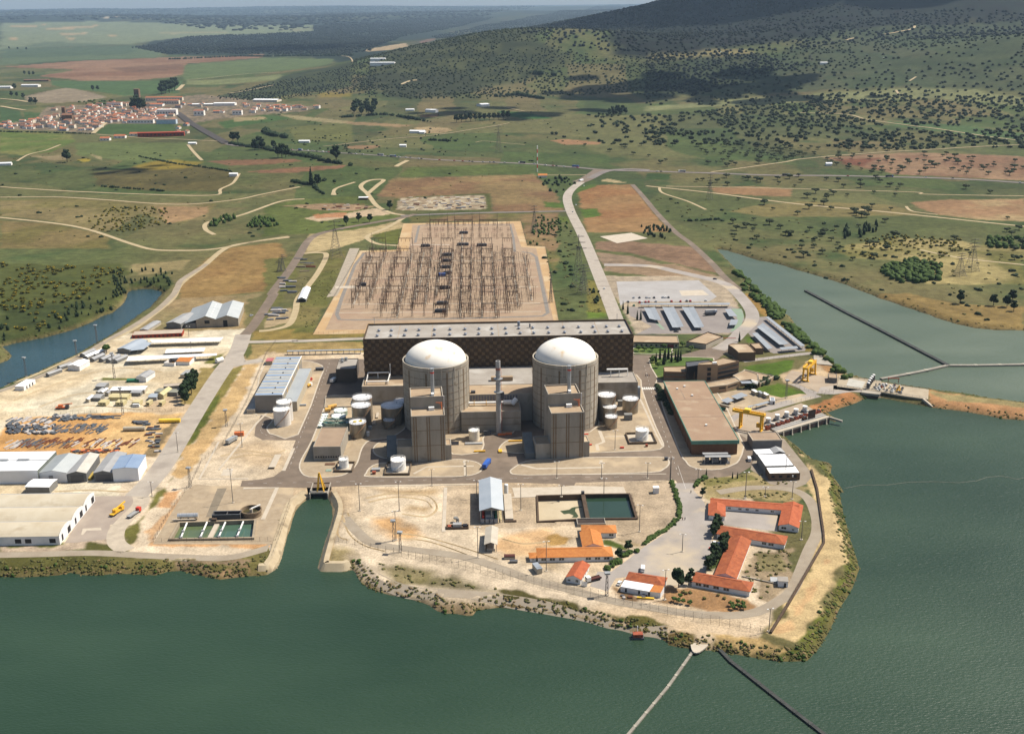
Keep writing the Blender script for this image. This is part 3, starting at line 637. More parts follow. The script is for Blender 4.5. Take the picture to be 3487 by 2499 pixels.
road('west_road',[TO(1170,408),TO(1050,440),TO(900,465),TO(700,500),TO(520,535),TO(400,570),TO(330,625),TO(260,740),TO(180,860),TO(60,1020),A(2110,240),A(1960,470),A(1890,545)],9.5,ASPH,.08)
road('east_ring_road',[TK(130,5),TK(480,15),TK(700,60),TK(980,125),K(1100,175),K(1200,270),K(1270,370),K(1262,450),K(1190,520),K(1120,590),K(1010,660)],12,CONCG,.09)
tr=dict(name='dirt_track',mt=DIRT)
for f,pts,wd in [
    (TL,[(0,1205),(300,1225),(600,1240),(1000,1255),(1380,1258),(1420,1220),(1500,1180),(1540,1120)],5),(TL,[(0,1272),(350,1270),(700,1290),(1150,1318),(1500,1290),(1700,1250),(1930,1205)],5),
    (T,[(-40,478),(120,495),(200,510),(290,540),(340,553),(400,555),(450,554),(500,548),(560,536),(640,526)],6),(TL,[(1380,1512),(1322,1475),(1345,1430),(1540,1390),(1800,1300),(1960,1283)],6),
    (T,[(640,524),(560,536),(500,550),(450,590),(400,628),(380,662),(330,702),(290,730),(230,758),(150,795),(60,835),(-40,868)],7),(TL,[(2140,1257),(2165,1215),(2268,1180)],5),
    (TO,[(545,262),(548,215),(700,162)],5),(TO,[(1080,415),(980,400),(870,345),(800,255),(745,195),(810,150),(920,145),(870,190),(800,250)],7),(TO,[(1080,435),(950,512),(800,575),(820,615),(900,642),(1030,650)],6),
    (TO,[(300,712),(420,705),(480,725),(420,850),(340,960),(260,1060),(240,1160),(190,1260),(60,1300),(-40,1310)],6),(TN,[(0,1118),(400,1160),(900,1225),(1500,1280),(2268,1360),(2700,1400)],6),
    (TN,[(80,1125),(100,1160),(250,1210),(360,1260)],4),(TN,[(120,1120),(880,1135),(1600,1155),(1680,1168),(2268,1178)],4),(TN,[(390,1035),(800,980),(950,955),(1300,925),(1800,895),(2268,870)],5),
    (TN,[(2268,850),(1700,770),(1350,725),(1200,690),(900,680)],6),(TN,[(2268,1590),(1900,1550),(1640,1500)],4),(TN,[(1560,1240),(1600,1270),(1750,1290)],4),(TL,[(0,640),(100,648),(180,660)],12),(TL,[(0,688),(160,712)],12),
    (TL,[(110,1040),(180,1000),(300,970),(390,935)],5),(TL,[(1210,935),(1250,985),(1300,1035)],6),(TL,[(600,862),(690,785)],10),(TL,[(620,868),(900,890),(1200,902),(1400,912)],5),(TM,[(470,1075),(545,1035)],8),
    (TM,[(0,945),(400,900),(700,875),(1000,830),(1200,795)],4),(TM,[(120,365),(180,380),(190,405)],6),(TM,[(500,548),(560,525),(605,520)],14),(TN,[(1200,245),(1250,232)],12),(TN,[(1430,210),(1590,180),(1612,160)],10),(TN,[(1500,545),(1520,570),(1550,565)],6),(TN,[(1580,490),(1620,465)],6),
    (TL,[(1200,520),(1600,480),(1800,470)],6),(TL,[(1480,605),(1760,552)],9),(TL,[(1140,585),(1180,550)],14),(TM,[(1160,690),(1220,705),(1300,720)],4),(TM,[(1430,1130),(1700,1128)],4),(TM,[(980,920),(1060,912),(1300,935)],2.5),
]:
    road('dirt_track',[f(*p) for p in pts],wd,DIRT,.06)
road('canal_side_track',lst(A,[(-60,1000),(130,935),(350,850),(560,750),(700,670),(830,590),(1000,500),(1200,370),(1330,250),(1370,190),(1400,130),(1520,50),(1600,0)]),6,DIRTG,.07)

# plant asphalt network
sheet('asphalt_roads',lst(Cc,[(200,715),(160,800),(150,870),(215,903),(470,905),(440,980),(362,1140),(300,1185),(200,1208),(55,1218),(42,1262),(330,1268),(600,1272),(950,1255),(1814,1236)])+
      lst(D,[(300,1232),(690,1240),(712,1253),(806,1253),(818,1232),(1540,1212),(1590,1215),(1640,1290),(1740,1280),(1760,1230),(1850,1200),(1960,1188),(2080,1165),(2170,1110),(2200,1040),(2180,940),(2130,890),(2040,830),(1990,820)])+
      lst(D,[(1480,300),(1900,290),(2050,180),(1960,130),(1900,175),(1640,245),(1560,250),(1265,245),(1268,180),(1230,100)])+lst(Cc,[(3000,300),(1800,300),(790,275),(540,285),(300,300)]),ASPH,.05)
CNT=0
def island(name,pts,mt=GRAVEL,sm=3,kerb=True,z=.13,kw=.9):
    p=smooth(pts,sm,True) if sm else [Vector((q[0],q[1])) for q in pts]
    k=struct(name,MB().prism(inset(p,kw),z-.05,z),mt)
    # the fill is one flat face; the kerb a ring of its own
    bm=bmesh.new();me=k.data;bm.from_mesh(me)
    bmesh.ops.triangulate(bm,faces=[f for f in bm.faces if len(f.verts)>4],ngon_method='EAR_CLIP');bm.to_mesh(me);bm.free()
    if kerb:
        a=p;b_=inset(p,kw);n_=len(a);mb=MB()
        V_=[(q.x,q.y,0.0) for q in a]+[(q.x,q.y,z+.02) for q in a]+[(q.x,q.y,z+.02) for q in b_]
        mb.add(V_,[(i,(i+1)%n_,(i+1)%n_+n_,i+n_) for i in range(n_)]+[(i+n_,(i+1)%n_+n_,(i+1)%n_+2*n_,i+2*n_) for i in range(n_)])
        part('kerb',mb,KERB,k)
    return k
island('paved_island',lst(Cc,[(150,700),(160,560),(240,290),(510,288),(640,312),(690,350),(662,430),(492,862),(300,865),(252,842),(245,800),(290,745),(200,712)]),GRAVEL,2)
island('paved_island',lst(Cc,[(710,562),(905,560),(980,560),(1010,440),(1300,440),(1340,760),(1210,880),(1050,905),(985,970),(950,1080),(880,1155),(780,1188),(570,1190),(500,1140),(505,1060),(590,905),(690,640)]),GRAVEL,3)
island('paved_island',lst(Cc,[(1190,905),(1095,930),(1062,985),(1100,1028),(1190,1048),(1340,1020),(1340,900)]))
island('paved_island',lst(Cc,[(1180,1075),(1060,1100),(1008,1160),(1040,1190),(1500,1190),(1760,1186),(1880,1160),(1916,1118),(1880,1078),(1800,1058),(1690,1052),(1400,1085)]))
island('paved_island',lst(Cc,[(1600,915),(1600,700),(1900,700),(2150,760),(2150,850),(1935,862),(1928,940),(1900,995),(1820,1012),(1680,1014)]),sm=2)
island('paved_island',lst(D,[(430,880),(300,900),(232,950),(240,992),(430,1006),(480,940)]))
island('paved_island',lst(D,[(860,850),(990,790),(1000,400),(1290,400),(1330,500),(1370,620),(1440,800),(1500,930),(1485,965),(1400,987),(930,1004),(870,1004)]),sm=2)
island('paved_island',lst(D,[(330,1120),(308,1150),(370,1174),(700,1172),(1380,1157),(1500,1130),(1545,1085),(1525,1048),(1450,1032),(930,1036),(600,1050),(430,1066)]))
island('paved_island',lst(D,[(1430,470),(1520,440),(1850,440),(2090,880),(2120,960),(2085,1060),(2040,1095),(1940,1130),(1800,1134),(1700,1108),(1662,1066),(1600,960)]),sm=2)
island('garden_island',lst(D,[(1378,290),(1440,268),(1640,262),(1850,268),(1890,290),(1850,420),(1500,450),(1435,410)]),LAWN,2)
island('garden_island',lst(D,[(1268,190),(1540,188),(1562,215),(1545,238),(1270,236)]),LAWN,2)
struct('car_park',MB(),CONCG) if False else None
# pale forecourt, south road and the big open yard in the south east
sheet('south_yard',lst(F,[(1345,215),(1378,330),(1408,440),(1400,490),(1300,590),(1130,700),(1000,800),(870,895),(760,900),(700,1010),(840,1050),(900,950),(1040,930),(1300,1010),(1450,1000),(1590,900),(1640,740),(1640,620),(1700,520),(1600,500),(1610,420),(1580,360),(1500,270),(1500,215)]),CONCG,.055)
sheet('yard_pavement',lst(F,[(1480,430),(1780,430),(2150,440),(2150,590),(1710,535),(1600,510)]),CONCG,.062)
road('perimeter_track',lst(E,[(620,480),(700,570),(820,670),(1000,710)])+lst(F,[(-300,780),(0,870),(250,960),(560,1040),(860,1120),(1200,1180),(1500,1225),(1800,1235),(2000,1205),(2150,1130),(2268,1030)])+[W(1790,1220),W(1808,1180),W(1806,1140),W(1785,1100),W(1740,1082),W(1660,1080),W(1590,1090)],6,DIRTG,.07)
sheet('basin_apron',lst(F,[(100,250),(480,245),(560,235),(960,245),(985,300),(120,325)]),MARKC,.07)
for pl in [[(1850,1030),(2268,980)],]:pass
def strip(f,pts,wd,mt=MARKC,z=.16,name='duct_cover'):
    P=[Vector((f(*q).x,f(*q).y)) for q in pts];mb=MB();n=len(P);V_=[]
    for i in range(n):
        d=(P[min(n-1,i+1)]-P[max(0,i-1)]).normalized();e=Vector((-d.y,d.x))*wd/2
        V_+=[(P[i].x-e.x,P[i].y-e.y,z),(P[i].x+e.x,P[i].y+e.y,z)]
    V2=V_+[(x,y,z-.14) for x,y,_ in V_];m_=2*n
    fs=[(2*i,2*i+2,2*i+3,2*i+1) for i in range(n-1)]+[(2*i,2*i+m_,2*i+2+m_,2*i+2) for i in range(n-1)]+[(2*i+1,2*i+3,2*i+3+m_,2*i+1+m_) for i in range(n-1)]
    mb.add(V2,fs);return struct(name,mb,mt)
strip(F,[(170,75),(290,105),(800,95),(785,40)],2.0);strip(F,[(640,150),(1290,145)],.8)
strip(Cc,[(1380,1165),(1480,1112),(1845,1105)],1.6);strip(Cc,[(1775,1060),(1780,1180)],1.6)
strip(D,[(1000,830),(1035,920),(980,940),(990,985)],2.2);strip(D,[(1045,878),(1260,875)],1.2);strip(D,[(1300,560),(1340,640),(1440,860),(1490,950)],1.4)
strip(B,[(1880,370),(2140,365),(2030,610)],2.4);strip(B,[(1290,10),(1000,400)],.01) if False else None
strip(B,[(1690,10),(1540,298),(1920,295)],1.4);strip(A,[(2268,940),(1980,1230),(1690,1588)],1.5);strip(B,[(2268,60),(2190,235)],2.0)
strip(E,[(1400,250),(1385,590)],2);strip(E,[(740,240),(1640,225)],1.2);strip(E,[(1830,330),(2100,320)],1.0)
strip(B,[(2150,120),(2100,220)],4,z=1.2,name='concrete_wall_block')
sheet('concrete_slab',lst(B,[(1725,222),(1800,225),(1790,272),(1705,270)]),MARKC,.06)
sheet('dark_ramp',lst(B,[(1680,370),(1752,368),(1650,590),(1590,590)]),mat('ramp_concrete',tuple(S(160,146,124)),.9),.07)
sheet('treatment_yard',lst(B,[(1500,340),(1640,350),(2150,355),(2268,350),(2268,420),(2130,800),(1180,800),(1420,400)]),GRAVEL,.03,hole=BASIN_TRT)
sheet('lorry_park',lst(B,[(740,430),(1100,425),(1060,520),(960,640),(850,650),(840,760),(560,790),(500,790),(620,600),(680,460)]),mat('stained_paving',tuple(S(206,190,172)),.9,tuple(S(178,162,148)),.06),.05)
sheet('slab_patch',lst(B,[(640,680),(780,672),(785,692),(670,695),(640,730),(625,728)]),MARKC,.07)
road('west_yard_road',lst(A,[(1880,540),(1830,680),(1720,820),(1600,1000),(1500,1160),(1380,1360)])+lst(B,[(1300,130),(1210,260),(1130,350),(1050,430)]),13.5,CONC,.07)
road('yard_road',lst(B,[(1060,380),(1090,480),(960,620),(900,700),(900,790),(980,850)]),9,mat('yard_concrete',tuple(S(224,208,184)),.9),.06)
road('shore_track',lst(B,[(-60,885),(300,878),(700,868),(1000,880),(1400,900),(1750,905),(2000,850),(2140,800)]),6,DIRTG,.06)
road('shore_path',lst(E,[(840,930),(900,960),(1000,1005),(1200,1050),(1500,1070),(1800,1095),(2200,1160)])+lst(F,[(560,1210),(800,1270),(1000,1330),(1300,1345)]),7,DIRTG,.08)
road('north_service_road',lst(A,[(1860,600),(2000,600),(2268,590)])+lst(Cc,[(500,140),(1000,120)]),7,CONC,.08)
road('gate_road',lst(A,[(1840,640),(1830,700),(1860,760),(1960,750),(2030,740)]),10,CONC,.075)
sheet('junction_apron',lst(A,[(1800,700),(1860,700),(1870,740),(1930,755),(1900,775),(1780,800),(1740,800)]),CONC,.065)
# car parks in the north east
sheet('helipad',[W(*q) for q in [(1328,524),(1398,516),(1434,528),(1366,539)]],MARKC,.08)
sheet('car_park',lst(K,[(225,135),(860,125),(1000,250),(940,290),(300,290),(255,320)]),mat('pale_grey_paving',tuple(S(208,204,200)),.9,tuple(S(190,184,178)),.04),.05)
sheet('paved_bay',lst(K,[(710,205),(890,200),(940,240),(730,245)]),MARKC,.065)
sheet('car_park',lst(K,[(300,330),(420,330),(1110,325),(1200,360),(1215,430),(1140,530),(380,540),(500,480),(420,440),(330,400)]),mat('car_park_asphalt',tuple(S(178,168,160)),.9,tuple(S(158,148,142)),.06),.055)
GREENP=mat('green_painted_paving',tuple(S(150,182,150)),.9,tuple(S(170,180,160)),.15)
sheet('green_bay',lst(K,[(1110,345),(1190,345),(1210,400),(1190,470),(1130,515),(1100,520),(1165,440),(1140,380)]),GREENP,.07)
sheet('green_bay',lst(K,[(540,440),(600,500),(580,505),(520,450)]),GREENP,.07)
sheet('car_park',lst(K,[(1300,410),(1380,405),(1690,650),(1680,670),(1440,690),(1360,660),(1240,530)]),mat('car_park_asphalt',(0,0,0)),.055)
road('fence_road',lst(K,[(1200,750),(1400,725),(1700,690),(1780,690)]),6,CONCG,.06)
road('river_side_road',lst(K,[(1900,950),(2000,960),(2268,1000)]),9,ASPH,.07)
sheet('intake_yard',lst(K,[(1580,820),(1900,880),(2110,880),(2268,900),(2268,990),(2050,960),(1780,990),(1700,950),(1600,920),(1520,880)]),mat('intake_paving',tuple(S(212,192,166)),.9,tuple(S(190,170,146)),.08),.05)
sheet('intake_loop_road',lst(K,[(1540,920),(1620,925),(1780,990),(1800,950),(1950,930),(2100,960),(2268,985),(2268,1000),(2050,985),(1900,1005),(1780,1000),(1700,1010),(1640,960)]),CONCG,.07)
sheet('depot_yard',lst(K,[(960,1010),(1200,960),(1290,985),(1500,1030),(1640,1000),(1760,1010),(1500,1090),(1300,1130),(1100,1170),(1040,1090)]),GRAVEL,.05)
road('depot_road',lst(K,[(1780,1010),(1600,1055),(1400,1110),(1230,1150),(1130,1200),(1120,1250),(1200,1310)]),8,CONCG,.08)
sheet('south_east_yard',lst(G,[(100,1010),(200,1040),(480,1080),(560,1180),(700,1350),(640,1420),(560,1450),(380,1420),(280,1340),(230,1310),(250,1240),(170,1120)]),mat('shed_yard_gravel',tuple(S(186,172,152)),.95,tuple(S(166,150,130)),.1),.045)
# wheel ruts worn into the sand
RUT=mat('wheel_rut',tuple(S(206,176,130)),.95,tuple(S(226,200,156)),.3)
for f,pts in [(E,[(600,460),(650,600),(760,690),(930,740)]),(E,[(640,440),(700,560),(820,660),(1000,715)]),(E,[(780,330),(1000,290),(1250,310),(1330,400),(1250,470),(1060,450)]),(E,[(800,360),(1010,320),(1230,345),(1290,400)]),(E,[(1060,640),(1250,660),(1500,740),(1750,850)]),(E,[(1000,600),(1200,620),(1500,700),(1800,800)]),(E,[(560,520),(570,620),(640,650)]),(A,[(300,1100),(600,1000),(900,1010),(1180,1120)]),(A,[(100,1050),(500,900),(900,800),(1250,830)]),(A,[(420,1130),(700,1090),(1100,1125)]),(B,[(420,390),(700,380),(1000,390),(1120,330)]),(A,[(1700,1480),(1900,1440),(2100,1460),(2200,1430)]),(A,[(1750,1500),(1950,1470),(2150,1490)]),(E,[(1830,640),(2000,680),(2200,660)])]:
    road('wheel_rut',[f(*q) for q in pts],.7,RUT,.045);road('wheel_rut',[f(q[0]+7,q[1]+5) for q in pts],.7,RUT,.045)
# lane lines on the plant roads
def dashes(f,pts,dash=2.5,gap=6.0,wd=.13,z=.075):
    P=densify([Vector((f(*q).x,f(*q).y)) for q in pts],1.0);mb=MB();s_=0;on=[]
    for a,b_ in zip(P[:-1],P[1:]):
        if (s_%(dash+gap))<dash:
            d=(b_-a).normalized();e=Vector((-d.y,d.x))*wd/2
            mb.add([(a.x-e.x,a.y-e.y,z),(a.x+e.x,a.y+e.y,z),(b_.x+e.x,b_.y+e.y,z),(b_.x-e.x,b_.y-e.y,z)],[(3,2,1,0)])
        s_+=(b_-a).length
    return struct('lane_markings',mb,WHITEP)
dashes(Cc,[(730,310),(620,600),(500,900),(420,1120)]);dashes(Cc,[(100,1240),(900,1222),(2268,1198)]);dashes(D,[(0,1200),(1400,1185)]);dashes(D,[(1350,330),(1420,600),(1520,900),(1620,1200)],wd=.15)
dashes(Cc,[(220,760),(195,840),(260,875),(460,880)],2,3);dashes(F,[(1380,80),(1440,260)],40,1)
zb_=MB()
for i in range(7):
    p=D(1335+i*16,505,.08);zb_.cbox(p.x,p.y,.075,1.0,5.0,.006)
struct('zebra_crossing',zb_,WHITEP)
# switchyard platform
SWY=tp(O,[(1075,480),(1980,462),(2030,650),(2170,660),(2205,850),(2275,1240),(780,1330),(375,1338),(735,690),(1020,683)])
sheet('sand_platform',SWY,SANDM,.05)
YARDG=mat('switchyard_gravel',tuple(S(204,178,148)),.95,tuple(S(186,158,128)),.1,c3=tuple(S(190,160,132)),s3=.03,f3=.5)
sheet('gravel_platform',tp(O,[(1145,490),(1925,480),(1985,662),(2100,672),(2235,1232),(800,1250),(780,1300),(470,1302),(755,705),(1115,692)]),YARDG,.1)
sheet('gravel_apron',tp(O,[(660,672),(735,672),(620,940),(560,1040),(480,1050),(540,960)]),mat('grey_gravel',tuple(S(200,186,164)),.95),.12)
def strip3(pts,wd,mt,z=.16,name='service_road'):return strip(O,pts,wd,mt,z,name)
GR2=mat('service_road_grey',tuple(S(160,152,142)),.9)
strip3([(770,710),(700,800),(600,1050),(560,1180),(580,1222),(700,1225),(1500,1215),(2000,1200),(2150,1195),(2190,1170),(2100,740),(2060,710),(1990,700)],3.5,GR2)
strip3([(1165,630),(1195,500),(1250,488),(1900,490),(1925,600),(1935,700)],3,GR2)
for pts in [[(940,700),(800,1110)],[(835,720),(690,1110)],[(1145,710),(1020,1230)],[(1235,700),(1150,1090)],[(1300,660),(1245,1110)],[(1370,680),(1325,1060)],[(1460,690),(1408,1210)],[(1530,560),(1515,1210)],[(1600,650),(1592,1200)],[(1676,660),(1683,1215)],[(1757,690),(1790,1215)],[(1915,730),(1962,1150)],[(2008,730),(2070,1085)],[(1225,880),(1160,1080)]]:
    a,b_=(O(*pts[0]),O(*pts[1]));mb=MB();k=int((b_-a).length/5)
    for i in range(k):
        q=a+(b_-a)*(i/k);
        if (i*7919)%11>1:mb.cbox(q.x,q.y,.1,1.5,3.2,.45)
    o=part('cable_trench_covers',mb,MARKC);o['kind']='structure'
for yy in (775,905,980,1105,1170):strip3([(690-(yy-775)*.35,yy),(2090+(yy-775)*.12,yy-10)],1.4,MARKC,.15,'cable_trench')
strip3([(1130,645),(1430,645)],3,MARKC,.17);sheet('pale_slab',tp(O,[(545,965),(700,962),(720,978),(550,982)]),MARKC,.17)

# canal walls, quay and basins
def wall_ring(name,poly,thick,z0,z1,mt,label,cat,grp=None):
    a=[Vector((q[0],q[1])) for q in poly];b_=inset(a,-thick);n_=len(a)
    V_=[(q.x,q.y,z0) for q in a]+[(q.x,q.y,z1) for q in a]+[(q.x,q.y,z1) for q in b_]+[(q.x,q.y,z0) for q in b_]
    fs=[]
    for i in range(n_):
        j=(i+1)%n_
        fs+=[(i,j,j+n_,i+n_),(i+n_,j+n_,j+2*n_,i+2*n_),(i+2*n_,j+2*n_,j+3*n_,i+3*n_)]
    o=part(name,MB().add(V_,fs),mt);return tag(o,label,cat,grp)
DKC=mat('dark_concrete',tuple(S(118,96,76)),.9,tuple(S(92,74,58)),.3)  # one dark brown concrete for basins, pits and low walls
CCR=mat('old_concrete',tuple(S(206,188,160)),.9,tuple(S(176,158,132)),.2,c3=tuple(S(150,130,106)),s3=.12,f3=.6)
wall_ring('basin_wall',BASIN_DRY,1.1,-7,.7,DKC,'dark concrete rim of the dry left hand basin with a pale silty floor','basin wall')
wall_ring('basin_wall',BASIN_WET,1.1,-7,.72,DKC,'dark concrete rim of the right hand basin filled with green water','basin wall')
sheet('basin_floor',inset(BASIN_DRY,-.5),mat('basin_silt',tuple(S(238,220,186)),.95,tuple(S(216,196,160)),.05),-2.6)
sheet('puddle',lst(lambda x,y,z=0:F(x,y,-2.6),[(470,430),(540,420),(560,405),(580,400),(640,395),(640,403),(590,410),(585,430),(600,450),(612,470),(600,482),(560,480),(575,465),(540,450),(500,455)]),mat('basin_algae',tuple(S(84,98,64)),.3),-2.56)
BW=mat('basin_water',(.022,.045,.026),.12,(.018,.036,.020),.05,spec=.4)
sheet('basin_water',inset(BASIN_WET,-.5),BW,-1.5)
wall_ring('treatment_basin_wall',BASIN_TRT,1.2,-7,1.2,CCR,'long pale concrete settling basin wall with four bays beside the shore','basin wall')
sheet('basin_water',inset(BASIN_TRT,-.4),mat('settling_water',(.10,.13,.05),.1,(.06,.085,.05),.05,spec=.4),-1.2)
q_=lst(B,[(1640,640),(1965,628),(1948,758),(1590,764)]);sheet('basin_water',inset(q_,.3),mat('blue_green_water',(.05,.10,.07),.1,(.06,.09,.055),.05,spec=.4),-1.1)
def quay(pts,wd,side,z=.35,z0=-7):
    P=[Vector((p[0],p[1])) for p in pts];n=len(P);V_=[]
    for i in range(n):
        d=(P[min(n-1,i+1)]-P[max(0,i-1)]).normalized();e=Vector((-d.y,d.x))*side
        slope=P[i];top=P[i]+e*3.0;back=P[i]+e*(3.0+wd)
        V_+=[(slope.x,slope.y,z0),(slope.x,slope.y,ZW-.3),(top.x,top.y,z),(back.x,back.y,z),(back.x,back.y,-2)]
    fs=[]
    for i in range(n-1):
        for k in range(4):
            a=5*i+k;b_=a+5;fs.append((a,a+1,b_+1,b_) if side<0 else (b_,b_+1,a+1,a))
    return MB().add(V_,fs)
QC=mat('canal_concrete',tuple(S(232,212,176)),.9,tuple(S(206,184,148)),.15,c3=tuple(S(170,150,120)),s3=.1,f3=.6)
cl=smooth(lw(B,[(1990,1035),(2060,1030),(2110,1010),(2140,970)])[0:4]+canal_l[1:],4)
tag(part('canal_wall',quay(cl,2.6,1),QC),'pale concrete wall along the left bank of the outlet canal, curving out at its mouth','canal wall')
cr=smooth(canal_r+lw(E,[(520,902),(620,900),(685,880)]),4)
tag(part('canal_wall',quay(cr,2.6,1),QC),'concrete wall along the right bank of the outlet canal with a squared rounded end','canal wall')
ROT=math.radians(2.1)
CONCW=mat('grey_concrete',tuple(S(214,204,188)),.9,tuple(S(186,176,158)),.12,c3=tuple(S(166,154,136)),s3=.09,f3=.6,stretch=(1,1,.25))
ROOFT=mat('tan_roof',tuple(S(214,188,154)),.9,tuple(S(192,164,132)),.08,c3=tuple(S(226,204,172)),s3=.06,f3=.55)
ROOFG=mat('grey_roof',tuple(S(206,198,186)),.9,tuple(S(182,172,160)),.08,c3=tuple(S(220,214,204)),s3=.05,f3=.55)
WHITE=mat('white_paint',(.78,.76,.72),.7,(.68,.66,.61),.3)
STEEL=mat('tank_steel',tuple(S(214,204,186)),.35,tuple(S(180,166,144)),.4,metal=.55,stretch=(1,1,.2))
ALU=mat('tank_top',(.72,.71,.70),.45,(.58,.57,.56),.3,metal=.2)
DARK=mat('dark_opening',(.015,.015,.018),.5)
GLASS=mat('window_glass',(.03,.035,.04),.15,spec=.6)
BRICK=mat('brown_brick',tuple(S(140,104,78)),.9,tuple(S(118,86,64)),.5)
YEL=mat('yellow_paint',(.72,.40,.03),.55,(.62,.33,.02),.6)
REDP=mat('red_paint',(.50,.05,.03),.55)
ORNG=mat('orange_paint',(.60,.16,.05),.6)
GRYM=mat('grey_metal',(.33,.34,.34),.5,metal=.3)
DKM=mat('dark_metal',(.07,.07,.075),.5)
BLUEM=mat('blue_grey_sheet',tuple(S(188,196,204)),.7,tuple(S(164,172,182)),.2)
PGRN=mat('pale_green_paint',tuple(S(196,216,196)),.6,tuple(S(150,176,156)),.3)

def lxy(t,p):
    d=Vector((p.x-t.location.x,p.y-t.location.y));a=-t.rotation_euler.z
    return Vector((d.x*math.cos(a)-d.y*math.sin(a),d.x*math.sin(a)+d.y*math.cos(a)))
def flat(t,x0,x1,y0,y1,z0,z1,wm_,rm_,par=.6,th=.5,wn='wall',rn='roof'):
    mb=MB()
    a=[(x0,y0),(x1,y0),(x1,y1),(x0,y1)];i_=[(x0+th,y0+th),(x1-th,y0+th),(x1-th,y1-th),(x0+th,y1-th)]
    V_=[(*p,z0) for p in a]+[(*p,z1) for p in a]+[(*p,z1) for p in i_]+[(*p,z1-par) for p in i_]
    fs=[]
    for i in range(4):
        j=(i+1)%4
        fs+=[(i,j,j+4,i+4),(i+4,j+4,j+8,i+8),(i+8,j+8,j+12,i+12)]
    mb.add(V_,fs);part(wn,mb,wm_,t)
    part(rn,MB().add([(*p,z1-par) for p in i_],[(0,1,2,3)]),rm_,t)
def windows(t,pts,w,h,mt=None,d=.12,frame_m=None,name='window',axis='y',sgn=-1,shared=None):
    """panes set in a frame proud of the wall; pts = (x, y, z centre)"""
    mt=mt or GLASS
    for (x,y,z) in pts:
        if axis=='y':mb=MB().box(x-w/2,x+w/2,min(y,y+sgn*d),max(y,y+sgn*d),z-h/2,z+h/2)
        else:mb=MB().box(min(x,x+sgn*d),max(x,x+sgn*d),y-w/2,y+w/2,z-h/2,z+h/2)
        wo_=part(name,mb,mt,t)
        if frame_m:
            e=d+.05;k=.14
            fb=MB()
            if axis=='y':
                ya,yb=min(y,y+sgn*e),max(y,y+sgn*e)
                fb.box(x-w/2-k,x+w/2+k,ya,yb,z-h/2-k,z-h/2);fb.box(x-w/2-k,x+w/2+k,ya,yb,z+h/2,z+h/2+k)
                for q in (x-w/2-k,x+w/2,x-k/2):fb.box(q,q+k,ya,yb,z-h/2,z+h/2)
            else:
                xa,xb=min(x,x+sgn*e),max(x,x+sgn*e)
                fb.box(xa,xb,y-w/2-k,y+w/2+k,z-h/2-k,z-h/2);fb.box(xa,xb,y-w/2-k,y+w/2+k,z+h/2,z+h/2+k)
            part('frame',fb,frame_m,wo_)
def bthing(name,label,cat,f,fl,fr,bk,z=0,group=None):
    o_,a,wd,dp=frame(f(*fl,z),f(*fr,z),f(*bk,z))
    return thing(name,label,cat,(o_.x,o_.y,0),a,group),wd,dp
def box_building(name,label,cat,f,fl,fr,bk,h,z=0,wm_=None,rm_=None,par=.4,group=None,win=None):
    t,wd,dp=bthing(name,label,cat,f,fl,fr,bk,z,group)
    flat(t,0,wd,0,dp,-.1,h,wm_ or CONCW,rm_ or ROOFT,par,.35)
    if win:
        n_,ww,wh,wz=win;windows(t,[(wd*(i+.5)/n_,0,wz) for i in range(n_)],ww,wh,frame_m=None)
    return t,wd,dp
def gable(t,x0,x1,y0,y1,h,rh,wm_,rm_,along='y',ov=.4,rn='roof_slope',z0=-.1,open_=False,rm2=None):
    """pitched building; ridge runs along local x or y"""
    mb=MB()
    if along=='y':
        xm=(x0+x1)/2
        if not open_:
            mb.add([(x0,y0,z0),(x1,y0,z0),(x1,y0,h),(xm,y0,rh),(x0,y0,h),(x0,y1,z0),(x1,y1,z0),(x1,y1,h),(xm,y1,rh),(x0,y1,h)],
                   [(0,1,2,3,4),(9,8,7,6,5),(1,6,7,2),(5,0,4,9)])
        k=(rh-h)/(xm-x0);L_=[(x0-ov,h-k*ov),(xm,rh)];R_=[(xm,rh),(x1+ov,h-k*ov)]
        for s_,mm in ((L_,rm_),(R_,rm2 or rm_)):
            (a,za),(b_,zb)=s_;rb=MB()
            rb.add([(a,y0-ov,za+.06),(b_,y0-ov,zb+.06),(b_,y1+ov,zb+.06),(a,y1+ov,za+.06),(a,y0-ov,za+.22),(b_,y0-ov,zb+.22),(b_,y1+ov,zb+.22),(a,y1+ov,za+.22)],
                   [(0,3,2,1),(4,5,6,7),(0,1,5,4),(1,2,6,5),(2,3,7,6),(3,0,4,7)])
            part(rn,rb,mm,t)
    else:
        ym=(y0+y1)/2
        if not open_:
            mb.add([(x0,y0,z0),(x0,y1,z0),(x0,y1,h),(x0,ym,rh),(x0,y0,h),(x1,y0,z0),(x1,y1,z0),(x1,y1,h),(x1,ym,rh),(x1,y0,h)],
                   [(4,3,2,1,0),(5,6,7,8,9),(0,5,9,4),(1,2,7,6)])
        k=(rh-h)/(ym-y0)
        for a,za,b_,zb,mm in ((y0-ov,h-k*ov,ym,rh,rm_),(ym,rh,y1+ov,h-k*ov,rm2 or rm_)):
            rb=MB();rb.add([(x0-ov,a,za+.06),(x0-ov,b_,zb+.06),(x1+ov,b_,zb+.06),(x1+ov,a,za+.06),(x0-ov,a,za+.22),(x0-ov,b_,zb+.22),(x1+ov,b_,zb+.22),(x1+ov,a,za+.22)],
                   [(0,1,2,3),(4,7,6,5),(0,4,5,1),(1,5,6,2),(2,6,7,3),(3,7,4,0)])
            part(rn,rb,mm,t)
    if mb.v:part('wall',mb,wm_,t)
